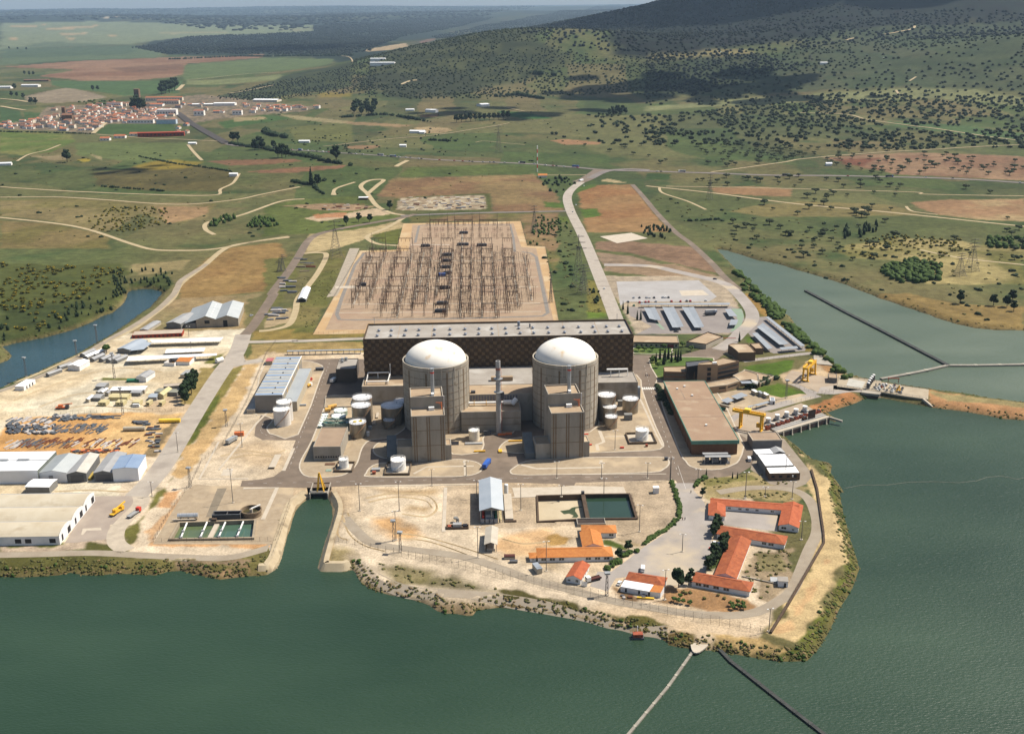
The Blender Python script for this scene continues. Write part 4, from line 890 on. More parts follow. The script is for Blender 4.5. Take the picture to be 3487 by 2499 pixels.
def handrail(t,pts,h=1.1,step=3.0,mt=None,name='handrail',r=.06,closed=False):
    mb=MB();P=[Vector(p) for p in pts]
    if closed:P.append(P[0])
    for a,b_ in zip(P[:-1],P[1:]):
        u_=Vector((0,0,h));mb.bar(a+u_,b_+u_,r);mb.bar(a+u_*.5,b_+u_*.5,r*.7)
        k=max(1,int((b_-a).length/step))
        for i in range(k+1):q=a+(b_-a)*(i/k);mb.bar(q,q+u_,r)
    return part(name,mb,mt or GRYM,t)

HALLW=mat('dark_brown_cladding',tuple(S(112,88,62)),.8,tuple(S(88,68,48)),.3)
HALLP=mat('ochre_cladding',tuple(S(156,126,86)),.7,tuple(S(106,84,58)),.35)
a_=Vector((-105.6,742.0));hall=thing('turbine_hall','long dark brown chequered turbine hall with rows of roof vents behind the two domes','turbine hall',(a_.x,a_.y,0),ROT)
HW,HD,HH=193.0,39.5,41.3
flat(hall,0,HW,0,HD,0,HH,HALLW,ROOFG,1.3,.7)
nx,nz=69,15;cw,ch=HW/nx,(HH-1.6)/nz
pm=MB().add([(-.46*cw,0,-.46*ch),(.46*cw,0,-.46*ch),(.46*cw,0,.46*ch),(-.46*cw,0,.46*ch),(0,-.5,-.12*ch)],[(0,1,4),(1,2,4),(2,3,4),(3,0,4)]).mesh('cladding_panel',HALLP)
pl_=[]
for i in range(nx):
    for j in range(nz):
        if (i+j)%2==0:pl_.append((j,i))
pl_.sort(reverse=True);sb=MB()
for k,(j,i) in enumerate(pl_):
    if k<298:o=link('cladding_panel',pm,hall);o.location=((i+.5)*cw,-.02,1+(j+.5)*ch)
    else:sb.add([((i+.5)*cw+v.co.x,v.co.y-.02,1+(j+.5)*ch+v.co.z) for v in pm.vertices],[(0,1,4),(1,2,4),(2,3,4),(3,0,4)])
ny=14;cy_=HD/ny
for s_,xx in ((-1,-.02),(1,HW+.02)):
    for i in range(ny):
        for j in range(nz):
            if (i+j)%2==0:
                y_=(i+.5)*cy_;z_=1+(j+.5)*ch
                v4=[(xx,y_-.46*cy_,z_-.46*ch),(xx,y_+.46*cy_,z_-.46*ch),(xx,y_+.46*cy_,z_+.46*ch),(xx,y_-.46*cy_,z_+.46*ch),(xx+s_*.7,y_,z_)]
                sb.add(v4,[(0,1,4),(1,2,4),(2,3,4),(3,0,4)] if s_>0 else [(1,0,4),(2,1,4),(3,2,4),(0,3,4)])
part('side_cladding',sb,HALLP,hall,stuff=True)
VB=mat('vent_blue_grey',(.16,.18,.22),.5)
vm=MB().cyl(0,0,0,1.0,.9,10).cyl(0,0,1.0,1.15,1.35,10,1.35,cap=False,cap0=True).cyl(0,0,1.15,1.75,1.35,10,.5).mesh('roof_vent',VB)
vx=[9.5,19,29,39,50,61.5,72.5,82.5,92,102,112,122,133,144.5,156,166.5,176,186]
for x in vx:
    for y in (10,23):
        o=link('roof_vent',vm,hall);o.location=(x+rng.uniform(-.3,.3),y,HH-1.3)
part('roof_mast',MB().cyl(112,31,HH-1.3,HH+2.2,1.0,8).cbox(120,26,HH-1.3,1,1,3).bar((5,38,HH),(5,38,HH+5),.15).bar((186,38,HH),(186,38,HH+5),.15),VB,hall)
for k in range(1,8):
    part('roof_seam',MB().box(HW*k/8-.15,HW*k/8+.15,.8,HD-.8,HH-1.3,HH-1.22),ROOFT,hall)

DOME=mat('dome_render',(.80,.76,.68),.8,(.72,.67,.58),.08,c3=(.66,.50,.33),s3=.13,f3=.60)
RCON=mat('reactor_concrete',tuple(S(228,216,196)),.9,tuple(S(194,182,162)),.10,c3=tuple(S(170,156,134)),s3=.2,f3=.6,stretch=(1.3,1.3,.12),bump=.05)
RSTR=mat('rust_streak_concrete',tuple(S(178,154,124)),.9,tuple(S(150,126,98)),.3)
def reactor(cx,cy,label):
    t=thing('reactor_building',label,'reactor',(cx,cy,0),ROT,'domed reactor buildings of the plant')
    R_=21.7;H_=45.6
    part('cylinder_wall',MB().lathe([(R_,0),(R_,H_),(R_-1.0,H_),(R_-1.0,H_-2.4),(R_-3.2,H_-2.4)],72),RCON,t)
    prof=[((R_-1.6)*math.cos(e),H_-1.4+12.9*math.sin(e)) for e in np.linspace(0,math.pi/2-.001,18)]
    part('dome',MB().lathe(prof,72),DOME,t,smooth=True)
    for k in range(9):     # pour bands
        z=5*(k+.6);part('pour_joint',MB().lathe([(R_+.02,z),(R_+.10,z+.05),(R_+.10,z+.25),(R_+.02,z+.3)],72),RSTR,t)
    for k in range(30):
        a=2*math.pi*k/30+.05;rb=MB()
        c,s_=math.cos(a),math.sin(a)
        ww=.55 if k%3 else 1.0
        for (r0_,z0_,z1_) in ((R_+.16,.2,H_-3.5),):
            e=Vector((-s_,c))*ww/2;p0=Vector((c,s_))*(R_-.1);p1=Vector((c,s_))*r0_
            q=[p0-e,p1-e,p1+e,p0+e];rb.prism([(v.x,v.y) for v in q],z0_,z1_)
        part('vertical_rib',rb,RSTR if k%3==0 else RCON,t)
    for a in (-1.62,-1.38,-1.75,-.95):
        c,s_=math.cos(a),math.sin(a);p1=Vector((c,s_))*(R_+.3);e=Vector((-s_,c))*.35
        part('pale_pilaster',MB().prism([(p1+e).to_tuple(),(p1-e).to_tuple(),(p1*.98-e).to_tuple(),(p1*.98+e).to_tuple()],H_-8,H_-.1),MARKC,t)
    return t
reactor(-50.2,682.7,'left hand domed concrete reactor building with rust stains across its pale dome')
reactor(35.3,686.0,'right hand domed concrete reactor building beside the steel tanks and the big brown roofed store')

def stepped_tower(f,base_l,base_r,mainl,mainr,step_y,top_l,top_y0,top_y1,label,px,r1b):
    bl,br=f(*base_l),f(*base_r);o_,a,wd,_=frame(bl,br,bl)
    t=thing('fuel_building',label,'concrete tower',(bl.x,bl.y,0),a,'stepped concrete towers in front of the reactors')
    l_=lxy(t,f(mainl[0],mainl[1]));r_2=lxy(t,f(mainr[0],mainr[1]))
    x0,x1=wd*.28,wd*.28+20.5
    flat(t,0,x0,1.0,14,0,9.9,CONCW,ROOFT,.4,wn='left_wing',rn='left_wing_roof')
    flat(t,x1,wd,1.0,11,0,9.9,CONCW,ROOFT,.4,wn='right_wing',rn='right_wing_roof')
    flat(t,x0,x1,0,14.0,0,30.0,CONCW,ROOFT,.7,wn='shaft',rn='lower_roof')
    flat(t,x0,x1-.3,14.0,32,0,37.2,CONCW,ROOFT,.9,wn='upper_block',rn='upper_roof')
    for q in (x0+1.2,x0+2.6,x0+9.2,x0+10.6,x0+17.6,x0+19.0):
        part('groove_strip',MB().box(q,q+.7,-.14,.01,.3,29.2),RSTR,t)
    for z in (10.3,20.2):
        part('pour_joint',MB().box(x0+.1,x1-.1,-.08,.0,z,z+.35),RSTR,t)
    part('white_edge_strip',MB().box(x1,x1+.35,13,13.8,9.9,37.4),WHITE,t)
    st=part('exhaust_pipe',MB().cyl(x0+14,20,36.3,53,1.15,14).cyl(x0+14,20,53,53.4,1.3,14),GRYM,t)
    part('red_band',MB().cyl(x0+14,20,50.2,51.2,1.2,14,cap=False),REDP,st)
    part('pipe_foot',MB().box(x0+13,x0+14.6,15.2,18,36.3,38.4).bar((x0+14,20,37.4),(x0+14,15.6,37.4),.7,8),WHITE,t)
    part('roof_fitting',MB().box(x0+11,x0+14.5,10.5,12.5,29.3,31.2),WHITE,t)
    part('roof_derrick',MB().bar((x1-1.5,12,29.4),(x1-1.5,12,34),.3).bar((x1-1.5,12,33.5),(x1-5,11,34.2),.25).bar((x1-1.5,12,31),(x1-3,11.6,33.8),.2),ORNG,t)
    part('lower_hood',MB().add([(-6.2,2,0),(-.2,2,0),(-.2,20,0),(-6.2,20,0),(-6.2,2,3.5),(-.2,2,3.5),(-.2,20,10.5),(-6.2,20,10.5)],[(0,1,5,4),(1,2,6,5),(2,3,7,6),(3,0,4,7),(4,5,6,7)]),mat('hood_sheet',tuple(S(140,142,138)),.9),t)
    return t
stepped_tower(Cc,(1255,1080),(1675,1060),(1350,1078),(1575,1070),0,0,0,0,'stepped concrete tower with roof exhaust pipe standing before the left hand reactor',0,0)
stepped_tower(D,(510,1055),(925,1035),(600,1050),(830,1040),0,0,0,0,'stepped concrete tower with roof exhaust pipe standing before the right hand reactor',0,0)
# auxiliary blocks
t=thing('auxiliary_building','low concrete auxiliary building with grey and tan roof between the two reactors','building',(-31.5,684.2,0),ROT)
flat(t,0,48,0,20,0,19.5,CONCW,ROOFT,.3);flat(t,0,48,20,58,0,19.45,CONCW,ROOFG,.2)
flat(t,-2.5,36.5,-18.0,-.1,0,14.0,CONCW,ROOFT,.5,wn='front_wing',rn='front_wing_roof')
windows(t,[(4+i*1.9,-.1,17.0) for i in range(17)],1.0,3.4,mat('louvre_grey',(.16,.15,.17),.5),name='louvre')
part('roof_house',MB().box(18,33,27,30,19.2,22.2),ROOFT,t);part('roof_hatch',MB().box(4,7,3,5.2,19.2,20.8),DKM,t)
part('vent_duct',MB().bar((1,-5,15.5),(26,-5,15.5),.8,8).bar((26,-5,15.5),(31,-7.5,16.5),1.5,10).bar((31,-7.5,15.0),(34,-5.5,18),1.6,10),WHITE,t)
for q in (6,14):part('duct_bracket',MB().bar((q,-5.8,13.5),(q,-5.8,17.5),.2),YEL,t)
for z in (4.6,9.2):part('pour_joint',MB().box(-2.4,36.4,-18.12,-18.0,z,z+.3),RSTR,t)
t=thing('auxiliary_building','long low concrete block with a white roof frame, left of the left hand reactor','building',(-105.2,720.5,0),ROT)
flat(t,0,40,0,21.5,0,13.2,CONCW,ROOFT,.4)
part('white_pipe_frame',MB().bar((3,5,15),(18,5,15),.45,6).bar((3,18,17.2),(18,18,17.2),.45,6).bar((3,5,13),(3,5,15),.3,6).bar((18,5,13),(18,5,15),.3,6).bar((3,18,13),(3,18,17.2),.3).bar((10,18,13),(10,18,17.2),.3).bar((18,18,13),(18,18,17.2),.3).bar((3,5,15),(3,18,17.2),.3).bar((18,5,15),(19,18,17.2),.4).bar((19,17,13),(19,17,24),.2),WHITE,t)
t=thing('auxiliary_building','long low concrete block with a white roof frame behind the right hand tanks','building',(48.0,723.0,0),ROT)
flat(t,0,40.5,0,23,0,13.6,CONCW,ROOFG,.4)
part('white_pipe_frame',MB().bar((20,14,18.5),(35,14,18.5),.8,6).bar((23,14,13),(23,14,18.5),.3).bar((29,14,13),(29,14,18.5),.3).bar((35,14,13),(35,14,18.5),.3),WHITE,t)
part('ladder_tower',MB().cbox(41.6,3,0,2.0,4,9),BLUEM,t)
# main stack
c_=Cc(2038,850);t=thing('vent_stack','tall slim grey vent stack with red and white bands at its tip','chimney',(c_.x,c_.y,0),ROT)
part('shaft',MB().cyl(0,0,0,49.6,1.75,20,1.5,cap=False).lathe([(1.5,49.6),(1.1,49.6),(1.1,46)],20),mat('stack_grey',tuple(S(232,228,222)),.7,tuple(S(206,200,192)),.5),t)
for z in (10,16,22,28,34,40):part('seam_ring',MB().cyl(0,0,z,z+.3,1.8,20),GRYM,t)
part('red_band',MB().cyl(0,0,43.5,45.2,1.62,20,cap=False),mat('faded_red',tuple(S(206,140,120)),.7),t)
for z in (28.5,37.5):part('gallery',MB().cyl(0,0,z,z+.35,2.9,16,cap0=True),GRYM,t)
part('gallery_box',MB().box(1.6,3.8,-.8,.8,24,28.4),DKM,t)
part('ladder',MB().bar((2.1,-.2,0),(1.9,-.2,43),.08).bar((2.1,.2,0),(1.9,.2,43),.08),REDP,t)

def tank(f,xl,xr,yrim,ybase,label,mt,top,grp=None,stair=True,rail=True,band=None,name='storage_tank',cone=.08,hs=1.0):
    xm=(xl+xr)/2;p=f(xm,ybase);r=5.0;h=8.0
    for _ in range(8):
        c=Vector((p.x,p.y+r))
        lo,hi=0.0,60.0
        for _b in range(30):
            mid=(lo+hi)/2
            if f(xm,yrim,mid).y>c.y:lo=mid
            else:hi=mid
        h=lo;r=(f(xr,yrim,h).x-f(xl,yrim,h).x)/2
    c=f(xm,yrim,h);h*=hs
    t=thing(name,label,'tank',(c.x,c.y,0),0.3,grp)
    part('shell',MB().cyl(0,0,0,h,r,32,cap=False),mt,t,smooth=False)
    part('tank_roof',MB().lathe([(r+.12,h-.15),(r+.12,h+.05),(0.3,h+r*cone),(0.01,h+r*cone)],32),top,t)
    if h>5:
        for k in range(1,int(h//2.4)+1):part('plate_seam',MB().cyl(0,0,k*2.4,k*2.4+.08,r+.04,32,cap=False),mt,t)
    if rail:handrail(t,[(r*math.cos(2*math.pi*i/16),r*math.sin(2*math.pi*i/16),h) for i in range(16)],1.1,4,WHITE if mt is WHITE else GRYM,closed=True,r=.07)
    if stair:
        sb=MB();n_=22
        for i in range(n_):
            a=-2.6+1.9*i/n_;z0_=h*i/n_;z1_=h*(i+1)/n_;b_=a+1.9/n_
            q=[(r*math.cos(a),r*math.sin(a),z0_),((r+.8)*math.cos(a),(r+.8)*math.sin(a),z0_),((r+.8)*math.cos(b_),(r+.8)*math.sin(b_),z1_),(r*math.cos(b_),r*math.sin(b_),z1_)]
            sb.add(q+[(x,y,z+.25) for x,y,z in q],[(0,1,2,3),(7,6,5,4),(1,5,6,2),(0,4,5,1)])
        part('spiral_stair',sb,mat('faded_orange',tuple(S(214,170,130)),.7) if mt is not WHITE else WHITE,t)
    part('roof_hatch',MB().cyl(r*.5,r*.35,h,h+.8,.5,8),GRYM,t)
    return t,r,h
G1='steel tanks left of the left hand reactor';G2='steel tanks right of the right hand reactor'
tank(Cc,908,1058,572,772,'pale topped steel tank furthest back in the left hand tank cluster',STEEL,ALU,G1)
tank(Cc,900,1048,632,822,'steel tank in the middle of the row of three left of the reactor',STEEL,ALU,G1)
t,r,h=tank(Cc,882,1012,762,898,'bright steel tank with two yellow marks on its lid, nearest of the left cluster',STEEL,ALU,G1)
for s_ in (-1,1):part('yellow_hatch_ring',MB().cyl(s_*r*.33,-.3,h+.25,h+.55,r*.22,12),mat('yellow_stain',(.45,.33,.02),.8),t)
tank(Cc,1126,1298,634,800,'widest steel tank, half in the shadow of the left hand reactor',STEEL,ALU,G1)
tank(Cc,1225,1345,600,760,'steel tank tucked between the widest tank and the left hand reactor',STEEL,ALU,G1)
tank(Cc,1146,1236,744,822,'small shaded steel tank before the widest tank of the left cluster',STEEL,ALU,G1)
G3='twin tanks by the striped roof hall'
TANKW=mat('tank_off_white',(.66,.63,.58),.5,(.52,.48,.43),.25,stretch=(1,1,.15))
tank(Cc,320,440,606,770,'off white tank behind its twin at the end of the striped roof hall',TANKW,WHITE,G3)
tank(Cc,295,425,662,806,'off white tank with orange spiral stair nearest the curved road',TANKW,WHITE,G3)
G4='white tanks standing in low walled bunds'
def bund(f,fl,fr,bk,h=1.6,label='',grp='tank bunds'):
    o_,a,wd,dp=frame(f(*fl),f(*fr),f(*bk));t=thing('bund_wall',label,'bund wall',(o_.x,o_.y,0),a,grp)
    for nm,(x0,x1,y0,y1) in dict(front=(0,wd,0,.5),back=(0,wd,dp-.5,dp),left=(0,.5,.5,dp-.5),right=(wd-.5,wd,.5,dp-.5)).items():
        part('wall_side',MB().box(x0,x1,y0,y1,0,h),mat('bund_concrete',tuple(S(150,130,104)),.9,tuple(S(120,100,78)),.3),t)
    part('bund_floor',MB().box(.5,wd-.5,.5,dp-.5,.1,.2),MARKC,t)
tank(Cc,803,875,1050,1128,'small white tank in a bund beside the brown roofed pump house',WHITE,WHITE,G4,stair=False)
bund(Cc,(765,1155),(905,1155),(790,1085),label='low dark wall round the small white tank by the pump house')
tank(Cc,1203,1318,1052,1150,'plump white tank in a bund left of the left hand tower',WHITE,WHITE,G4)
bund(Cc,(1152,1180),(1350,1178),(1170,1085),label='low dark wall round the plump white tank by the left hand tower')
tank(Cc,1805,1888,825,918,'cream tank between the two reactors with pipework at its foot',mat('cream_paint',(.72,.64,.50),.6),WHITE,G4,stair=False)
tank(D,1280,1380,822,916,'white tank in a walled bund beside the long road at the right',WHITE,WHITE,G4)
bund(D,(1230,940),(1445,935),(1240,860),label='low dark wall round the white tank beside the long road')
tank(D,988,1126,552,762,'tallest steel tank touching the right hand reactor',STEEL,ALU,G2)
tank(D,1025,1135,642,785,'middle steel tank in the right hand row of three',STEEL,ALU,G2)
tank(D,1045,1140,720,824,'front steel tank in the right hand row of three',STEEL,ALU,G2)
tank(D,1180,1302,582,708,'steel tank standing alone before the right hand low block',STEEL,ALU,G2)
# pale green treatment tanks, crop at (1000,1180) scale 5.04
Q=survey(1000,1180,5.04)
G5='pale green water treatment tanks'
tank(Q,690,920,1090,1215,'pale green tank furthest back in the water treatment group',PGRN,mat('mint_lid',(.72,.78,.70),.6),G5,stair=False,cone=.03)
tank(Q,650,895,1185,1300,'pale green tank just behind the round settling pools',PGRN,mat('mint_lid',(0,0,0),.6),G5,stair=False,cone=.03)
for i,(x,y) in enumerate([(540,1165),(522,1210),(505,1255),(490,1300),(470,1345)]):
    tank(Q,x-52,x+52,y,y+60,['furthest','second','middle','fourth','nearest'][i]+' small mint green tank in the row of five beside the pump house',PGRN,mat('mint_lid',(0,0,0),.6),'small mint green tanks in a row',stair=False,rail=False,cone=.1)
for i,(x,lb) in enumerate([(640,'left'),(840,'right')]):
    p=Q(x,1300,2.5);t=thing('settling_pool',lb+' hand open round mint green pool of the treatment plant','pool',(p.x,p.y,0),0,'round settling pools')
    part('pool_wall',MB().lathe([(5.3,0),(5.3,3.4),(4.9,3.4),(4.9,2.4)],28),PGRN,t);part('pool_water',MB().cyl(0,0,2.3,2.5,4.9,28),mat('dull_teal_water',(.04,.12,.10),.15),t)
    part('inner_ring',MB().lathe([(2.2,2.4),(2.2,3.5),(1.9,3.5),(1.9,2.4)],20),PGRN,t);part('bridge',MB().box(-5.3,5.3,-.5,.5,3.45,3.7),MARKC,t)
for i,(x,y) in enumerate([(590,1120),(640,1075),(690,1060)]):
    p=Q(x,y+10);t=thing('pressure_vessel',['orange vessel nearest the road','orange vessel in the middle of three','orange vessel furthest from the road'][i]+' beside the mint green tanks','vessel',(p.x,p.y,0),.4,'orange pressure vessels')
    part('vessel_shell',MB().bar((-2,0,2.2),(2,0,2.2),1.3,12),mat('orange_vessel',(.62,.36,.08),.5),t)
    for q in (-1.3,1.3):part('leg',MB().cbox(q,0,0,.5,1.6,1.2),GRYM,t)
t,wd,dp=box_building('pump_house','tan roofed concrete pump house with a dark shadowed front beside the mint green tanks','building',Cc,(610,1062),(822,1060),(630,905),9.2,0,CONCW,mat('pump_house_roof',tuple(S(200,174,146)),.9,tuple(S(182,156,130)),.1),.5,win=None)
windows(t,[(1.5+i*(wd-3)/9,0,2.4) for i in range(10)],.9,1.1,DARK)
box_building('shelter_slab','low pale roofed store behind the mint green tanks','building',Cc,(690,650),(900,640),(715,560),1.0,1.0,MARKC,GRAVEL,.1)
t,wd,dp=box_building('switch_house','dark fronted block with pale roof and roof fans left of the turbine hall','building',Cc,(785,462),(940,458),(803,380),10.8,0,mat('dark_render',tuple(S(120,108,96)),.9),ROOFG,.5)
part('roof_fans',MB().cyl(3,dp-4,10.3,12.5,1.2,10).cyl(5.8,dp-3.5,10.3,12.8,1.2,10).cyl(3.5,dp-8,10.3,12,1.0,10),GRYM,t)
# cars parked in bays nearby, grey pipe rack and transformers behind the striped hall
t=thing('pipe_rack','long bluish covered pipe rack running along the north edge of the plant','pipe rack',(*Cc(405,246).xy,0),ROT)
L_=(Cc(990,240)-Cc(405,246)).length
part('cover',MB().box(0,L_,-1.4,1.4,3.0,3.4),BLUEM,t);part('posts',MB().box(-.1,.1,-1,1,0,3),GRYM,t)
for k in range(1,14):part('post',MB().cbox(L_*k/13.5,0,0,.25,2.2,3.0),GRYM,t)
R3=survey(2180,1180,3.78);R4=survey(2400,1130,3.78);H1=survey(2300,1670,4.1236);H2=survey(1750,1750,4.1236);H3=survey(2500,1450,6.48)
Y1=survey(0,1240,4.1236);Y2=survey(0,1080,4.1236);G2=survey(2850,1230,4.1236)
TILEO=mat('new_orange_tiles',tuple(S(244,162,86)),.85,tuple(S(220,134,66)),.6,bump=.05)
TILER=mat('orange_red_tiles',tuple(S(224,124,78)),.85,tuple(S(192,96,58)),.5,bump=.05)
TILEM=mat('mottled_old_tiles',tuple(S(216,124,76)),.88,tuple(S(168,88,54)),.35,c3=tuple(S(132,84,62)),s3=.5,f3=.62,bump=.05)
PLASTER=mat('white_plaster',(.70,.69,.67),.85,(.60,.59,.57),.3)
SHEETW=mat('white_roof_sheet',(.74,.74,.74),.6,(.66,.67,.68),.1)
SHEETG=mat('grey_roof_sheet',tuple(S(206,206,204)),.65,tuple(S(184,184,184)),.15)
SHEETB=mat('blue_roof_sheet',tuple(S(176,198,226)),.6,tuple(S(156,180,212)),.12)
SHEETD=mat('dull_grey_wall',tuple(S(170,168,162)),.8,tuple(S(148,146,140)),.2)
CREAM=mat('cream_sheet',tuple(S(250,236,184)),.75,tuple(S(236,218,160)),.4)
CREAMW=mat('cream_wall',tuple(S(236,224,198)),.85,tuple(S(220,206,180)),.3)
TEAL=mat('teal_fascia',tuple(S(122,176,154)),.6)
t,wd,dp=bthing('striped_roof_hall','long grey hall with a striped pale roof and a lower wing beside the left tanks','industrial hall',Cc,(150,560),(366,556),(505,256),12.2)
SGW=mat('hall_grey_wall',tuple(S(188,180,168)),.8,tuple(S(170,162,150)),.2)
flat(t,0,wd,0,dp,0,12.2,SGW,mat('hall_roof_base',tuple(S(222,218,204)),.7,tuple(S(206,202,190)),.1),.15,.2)
n_=13
for i in range(n_):
    y0=dp*(i+.15)/n_
    part('roof_panel',MB().box(.3,wd-.3,y0,y0+dp*.55/n_,12.04,12.16),SHEETB if i%2==0 else mat('hall_roof_panel_grey',tuple(S(196,204,210)),.6),t)
for i in range(8):part('roof_vent',MB().cyl(wd*.62,dp*(i+.35)/8,12,12.9,.45,8),DKM,t)
flat(t,wd,wd+9.5,0.5,dp-14,0,7.0,CREAMW,mat('wing_roof',tuple(S(206,212,214)),.6,tuple(S(190,196,200)),.1),.1,.2,wn='wing_wall',rn='wing_roof')
flat(t,-5.5,-.02,-3,dp+2,0,3.0,MARKC,mat('lean_roof',tuple(S(222,214,200)),.7),.1,.2,wn='lean_wall',rn='lean_roof')
for i in range(7):
    y=6+i*(dp-12)/6;part('door_strip',MB().box(wd+.0,wd+.08,y,y+1.2,7.5,11.2),YEL if i%2 else CREAM,t)
part('fascia',MB().box(wd-.1,wd+.25,-.2,dp+.2,11.6,12.45),WHITE,t)
t=thing('pink_roofed_shed','small pink roofed shed at the back corner of the striped hall','shed',(*Cc(240,325).xy,0),ROT)
part('wall',MB().box(0,5,0,8,0,3),CREAMW,t);part('roof',MB().box(-.3,5.3,-.3,8.3,3,3.2),mat('pink_sheet',tuple(S(220,130,130)),.7),t)
a1=(D(1712,912,9.6),D(2066,903,9.6),D(1815,443,9.6));o_,a,wd,dp=frame(*a1)
# the plan is slightly skewed in the photograph, so the long axis follows the left eave
la=D(1495,449,9.6)-a1[0];a=math.atan2(la.y,la.x)-math.pi/2
t=thing('warehouse','big brown brick store with flat tan roof and teal edge beside the long road','warehouse',(a1[0].x,a1[0].y,0),a)
wd=29.6;dp=la.length
part('wall',MB().box(.6,wd-.8,.8,dp-.5,0,8.6),mat('store_brick',tuple(S(158,116,84)),.9,tuple(S(132,96,70)),.4),t)
part('roof',MB().box(0.3,wd-.3,.3,dp-.3,8.6,9.45),mat('store_roof',tuple(S(198,168,138)),.9,tuple(S(184,152,124)),.06,c3=tuple(S(206,180,150)),s3=.09,f3=.55),t)
part('fascia',MB().box(-.05,wd+.05,-.1,.3,7.4,9.8).box(-.1,.3,.3,dp,8.3,9.75).box(wd-.3,wd+.1,.3,dp,8.3,9.75).box(-.05,wd+.05,dp-.3,dp+.1,8.3,9.75),TEAL,t)
for y in (.37,.66):part('roof_joint',MB().box(.4,wd-.4,dp*y,dp*y+.18,9.45,9.50),DKM,t)
part('roof_joint',MB().box(9,9.15,dp*.66,dp*.84,9.45,9.50),DKM,t)
for x,y in ((14,26),(15,82),(13,101),(7,96)):part('roof_vent',MB().cbox(x,y,9.4,1.3,1.3,1.0),WHITE,t)
for i in range(12):part('pilaster',MB().box(.35,.6,4+i*(dp-8)/11,4.8+i*(dp-8)/11,0,8.3),mat('store_brick',(0,0,0)),t)
p=D(1808,1085);t=thing('transformer_shelter','dark open shelter with two pale slatted roofs before the brown roofed store','shelter',(p.x,p.y,0),.0)
part('roof_panel',MB().box(.3,16,-1.6,1.6,4.6,4.9),SHEETG,t);part('roof_panel',MB().box(-.4,15,2.6,5.2,4.8,5.1),SHEETG,t)
part('frame',MB().box(0,15.6,-1,5,.1,.4).box(1,3,0,4,.4,3.6).box(4.5,9,0,4,.4,4).box(11,14,0,4,.4,3.4),DKM,t)
for q in (0.2,5,10,15.4):part('post',MB().cbox(q,-1,0,.3,.3,4.6).cbox(q,4.8,0,.3,.3,4.8),GRYM,t)
part('louvres',MB().box(4.6,8.6,-.3,-.1,1.0,1.3).box(4.6,8.6,-.3,-.1,1.7,2.0).box(4.6,8.6,-.3,-.1,2.4,2.7).box(4.6,8.6,-.3,-.1,3.1,3.4),SHEETG,t)
t=thing('office_building','brown office block with square stair tower, dark glass wing and low curved annex','office building',(*R3(760,440,8).xy,0),ROT)
BRS=mat('office_brown',tuple(S(158,128,100)),.85,tuple(S(140,112,88)),.3);TOWM=mat('office_tan',tuple(S(206,174,138)),.85,tuple(S(190,158,124)),.2)
def wprism(t,pts,z0,z1,mt,name,inner=None,rm=None,par=.5):
    L_=[lxy(t,p) for p in pts]
    mb=MB().prism([(p.x,p.y) for p in L_],z0,z1-par);part(name,mb,mt,t)
    i_=inset(L_,.35);n=len(L_)
    A_=L_;ar=sum(A_[i].x*A_[(i+1)%n].y-A_[(i+1)%n].x*A_[i].y for i in range(n))
    V_=[(p.x,p.y,z1-par) for p in L_]+[(p.x,p.y,z1) for p in L_]+[(p.x,p.y,z1) for p in i_]+[(p.x,p.y,z1-par+.01) for p in i_]
    fs=[]
    for i in range(n):
        j=(i+1)%n;q=[(i,j,j+n,i+n),(i+n,j+n,j+2*n,i+2*n),(i+2*n,j+2*n,j+3*n,i+3*n)]
        fs+=q if ar>0 else [x[::-1] for x in q]
    part(name+'_parapet',MB().add(V_,fs),inner or mt,t)
    bm=bmesh.new();vs=[bm.verts.new((p.x,p.y,z1-par+.03)) for p in i_];f_=bm.faces.new(vs);f_.normal_update()
    if f_.normal.z<0:f_.normal_flip()
    bmesh.ops.triangulate(bm,faces=[f_]);me_=bpy.data.meshes.new(name+'_roof');bm.to_mesh(me_);bm.free();me_.materials.append(rm or ROOFT);link(name+'_roof',me_,t)
zz=lambda f,pts,z:[f(x,y,z) for x,y in pts]
wprism(t,zz(R3,[(312,322),(700,330),(600,250),(300,258)],8),0,8,BRS,'left_wing')
wprism(t,zz(R3,[(742,232),(1000,228),(985,200),(900,190),(765,212)],17),0,17,TOWM,'stair_tower',par=.6)
wprism(t,zz(R3,[(600,262),(742,240),(930,190),(880,168),(585,195)],13),0,13,DARK,'glass_volume',rm=DKM)
wprism(t,zz(R3,[(1000,246),(1275,186),(1075,142),(915,192)],12.5),0,12.5,BRS,'right_wing')
wprism(t,zz(R3,[(870,522),(1112,492),(1290,436),(1235,395),(1000,440),(820,470)],5.5),0,5.5,TOWM,'annex',inner=MARKC)
wprism(t,zz(R3,[(1290,436),(1420,420),(1525,455),(1510,350),(1350,300),(1190,372),(1235,395)],5.0),0,5.0,TOWM,'annex_bay',inner=MARKC)
wprism(t,zz(R3,[(1540,470),(1690,405),(1718,378),(1345,292),(1300,330),(1520,365)],3.2),0,3.2,TOWM,'terrace',inner=MARKC)
tw=[lxy(t,p) for p in zz(R3,[(742,232),(1000,228)],17)]
for z in (13.2,9.6,6.0):
    x=tw[0].x+(tw[1].x-tw[0].x)*.58;y=tw[0].y+(tw[1].y-tw[0].y)*.58
    part('window',MB().box(x-1.3,x+1.3,y-.35,y,z-1.2,z+1.2),DARK,t)
rw=[lxy(t,p) for p in zz(R3,[(1000,246),(1275,186)],12.5)]
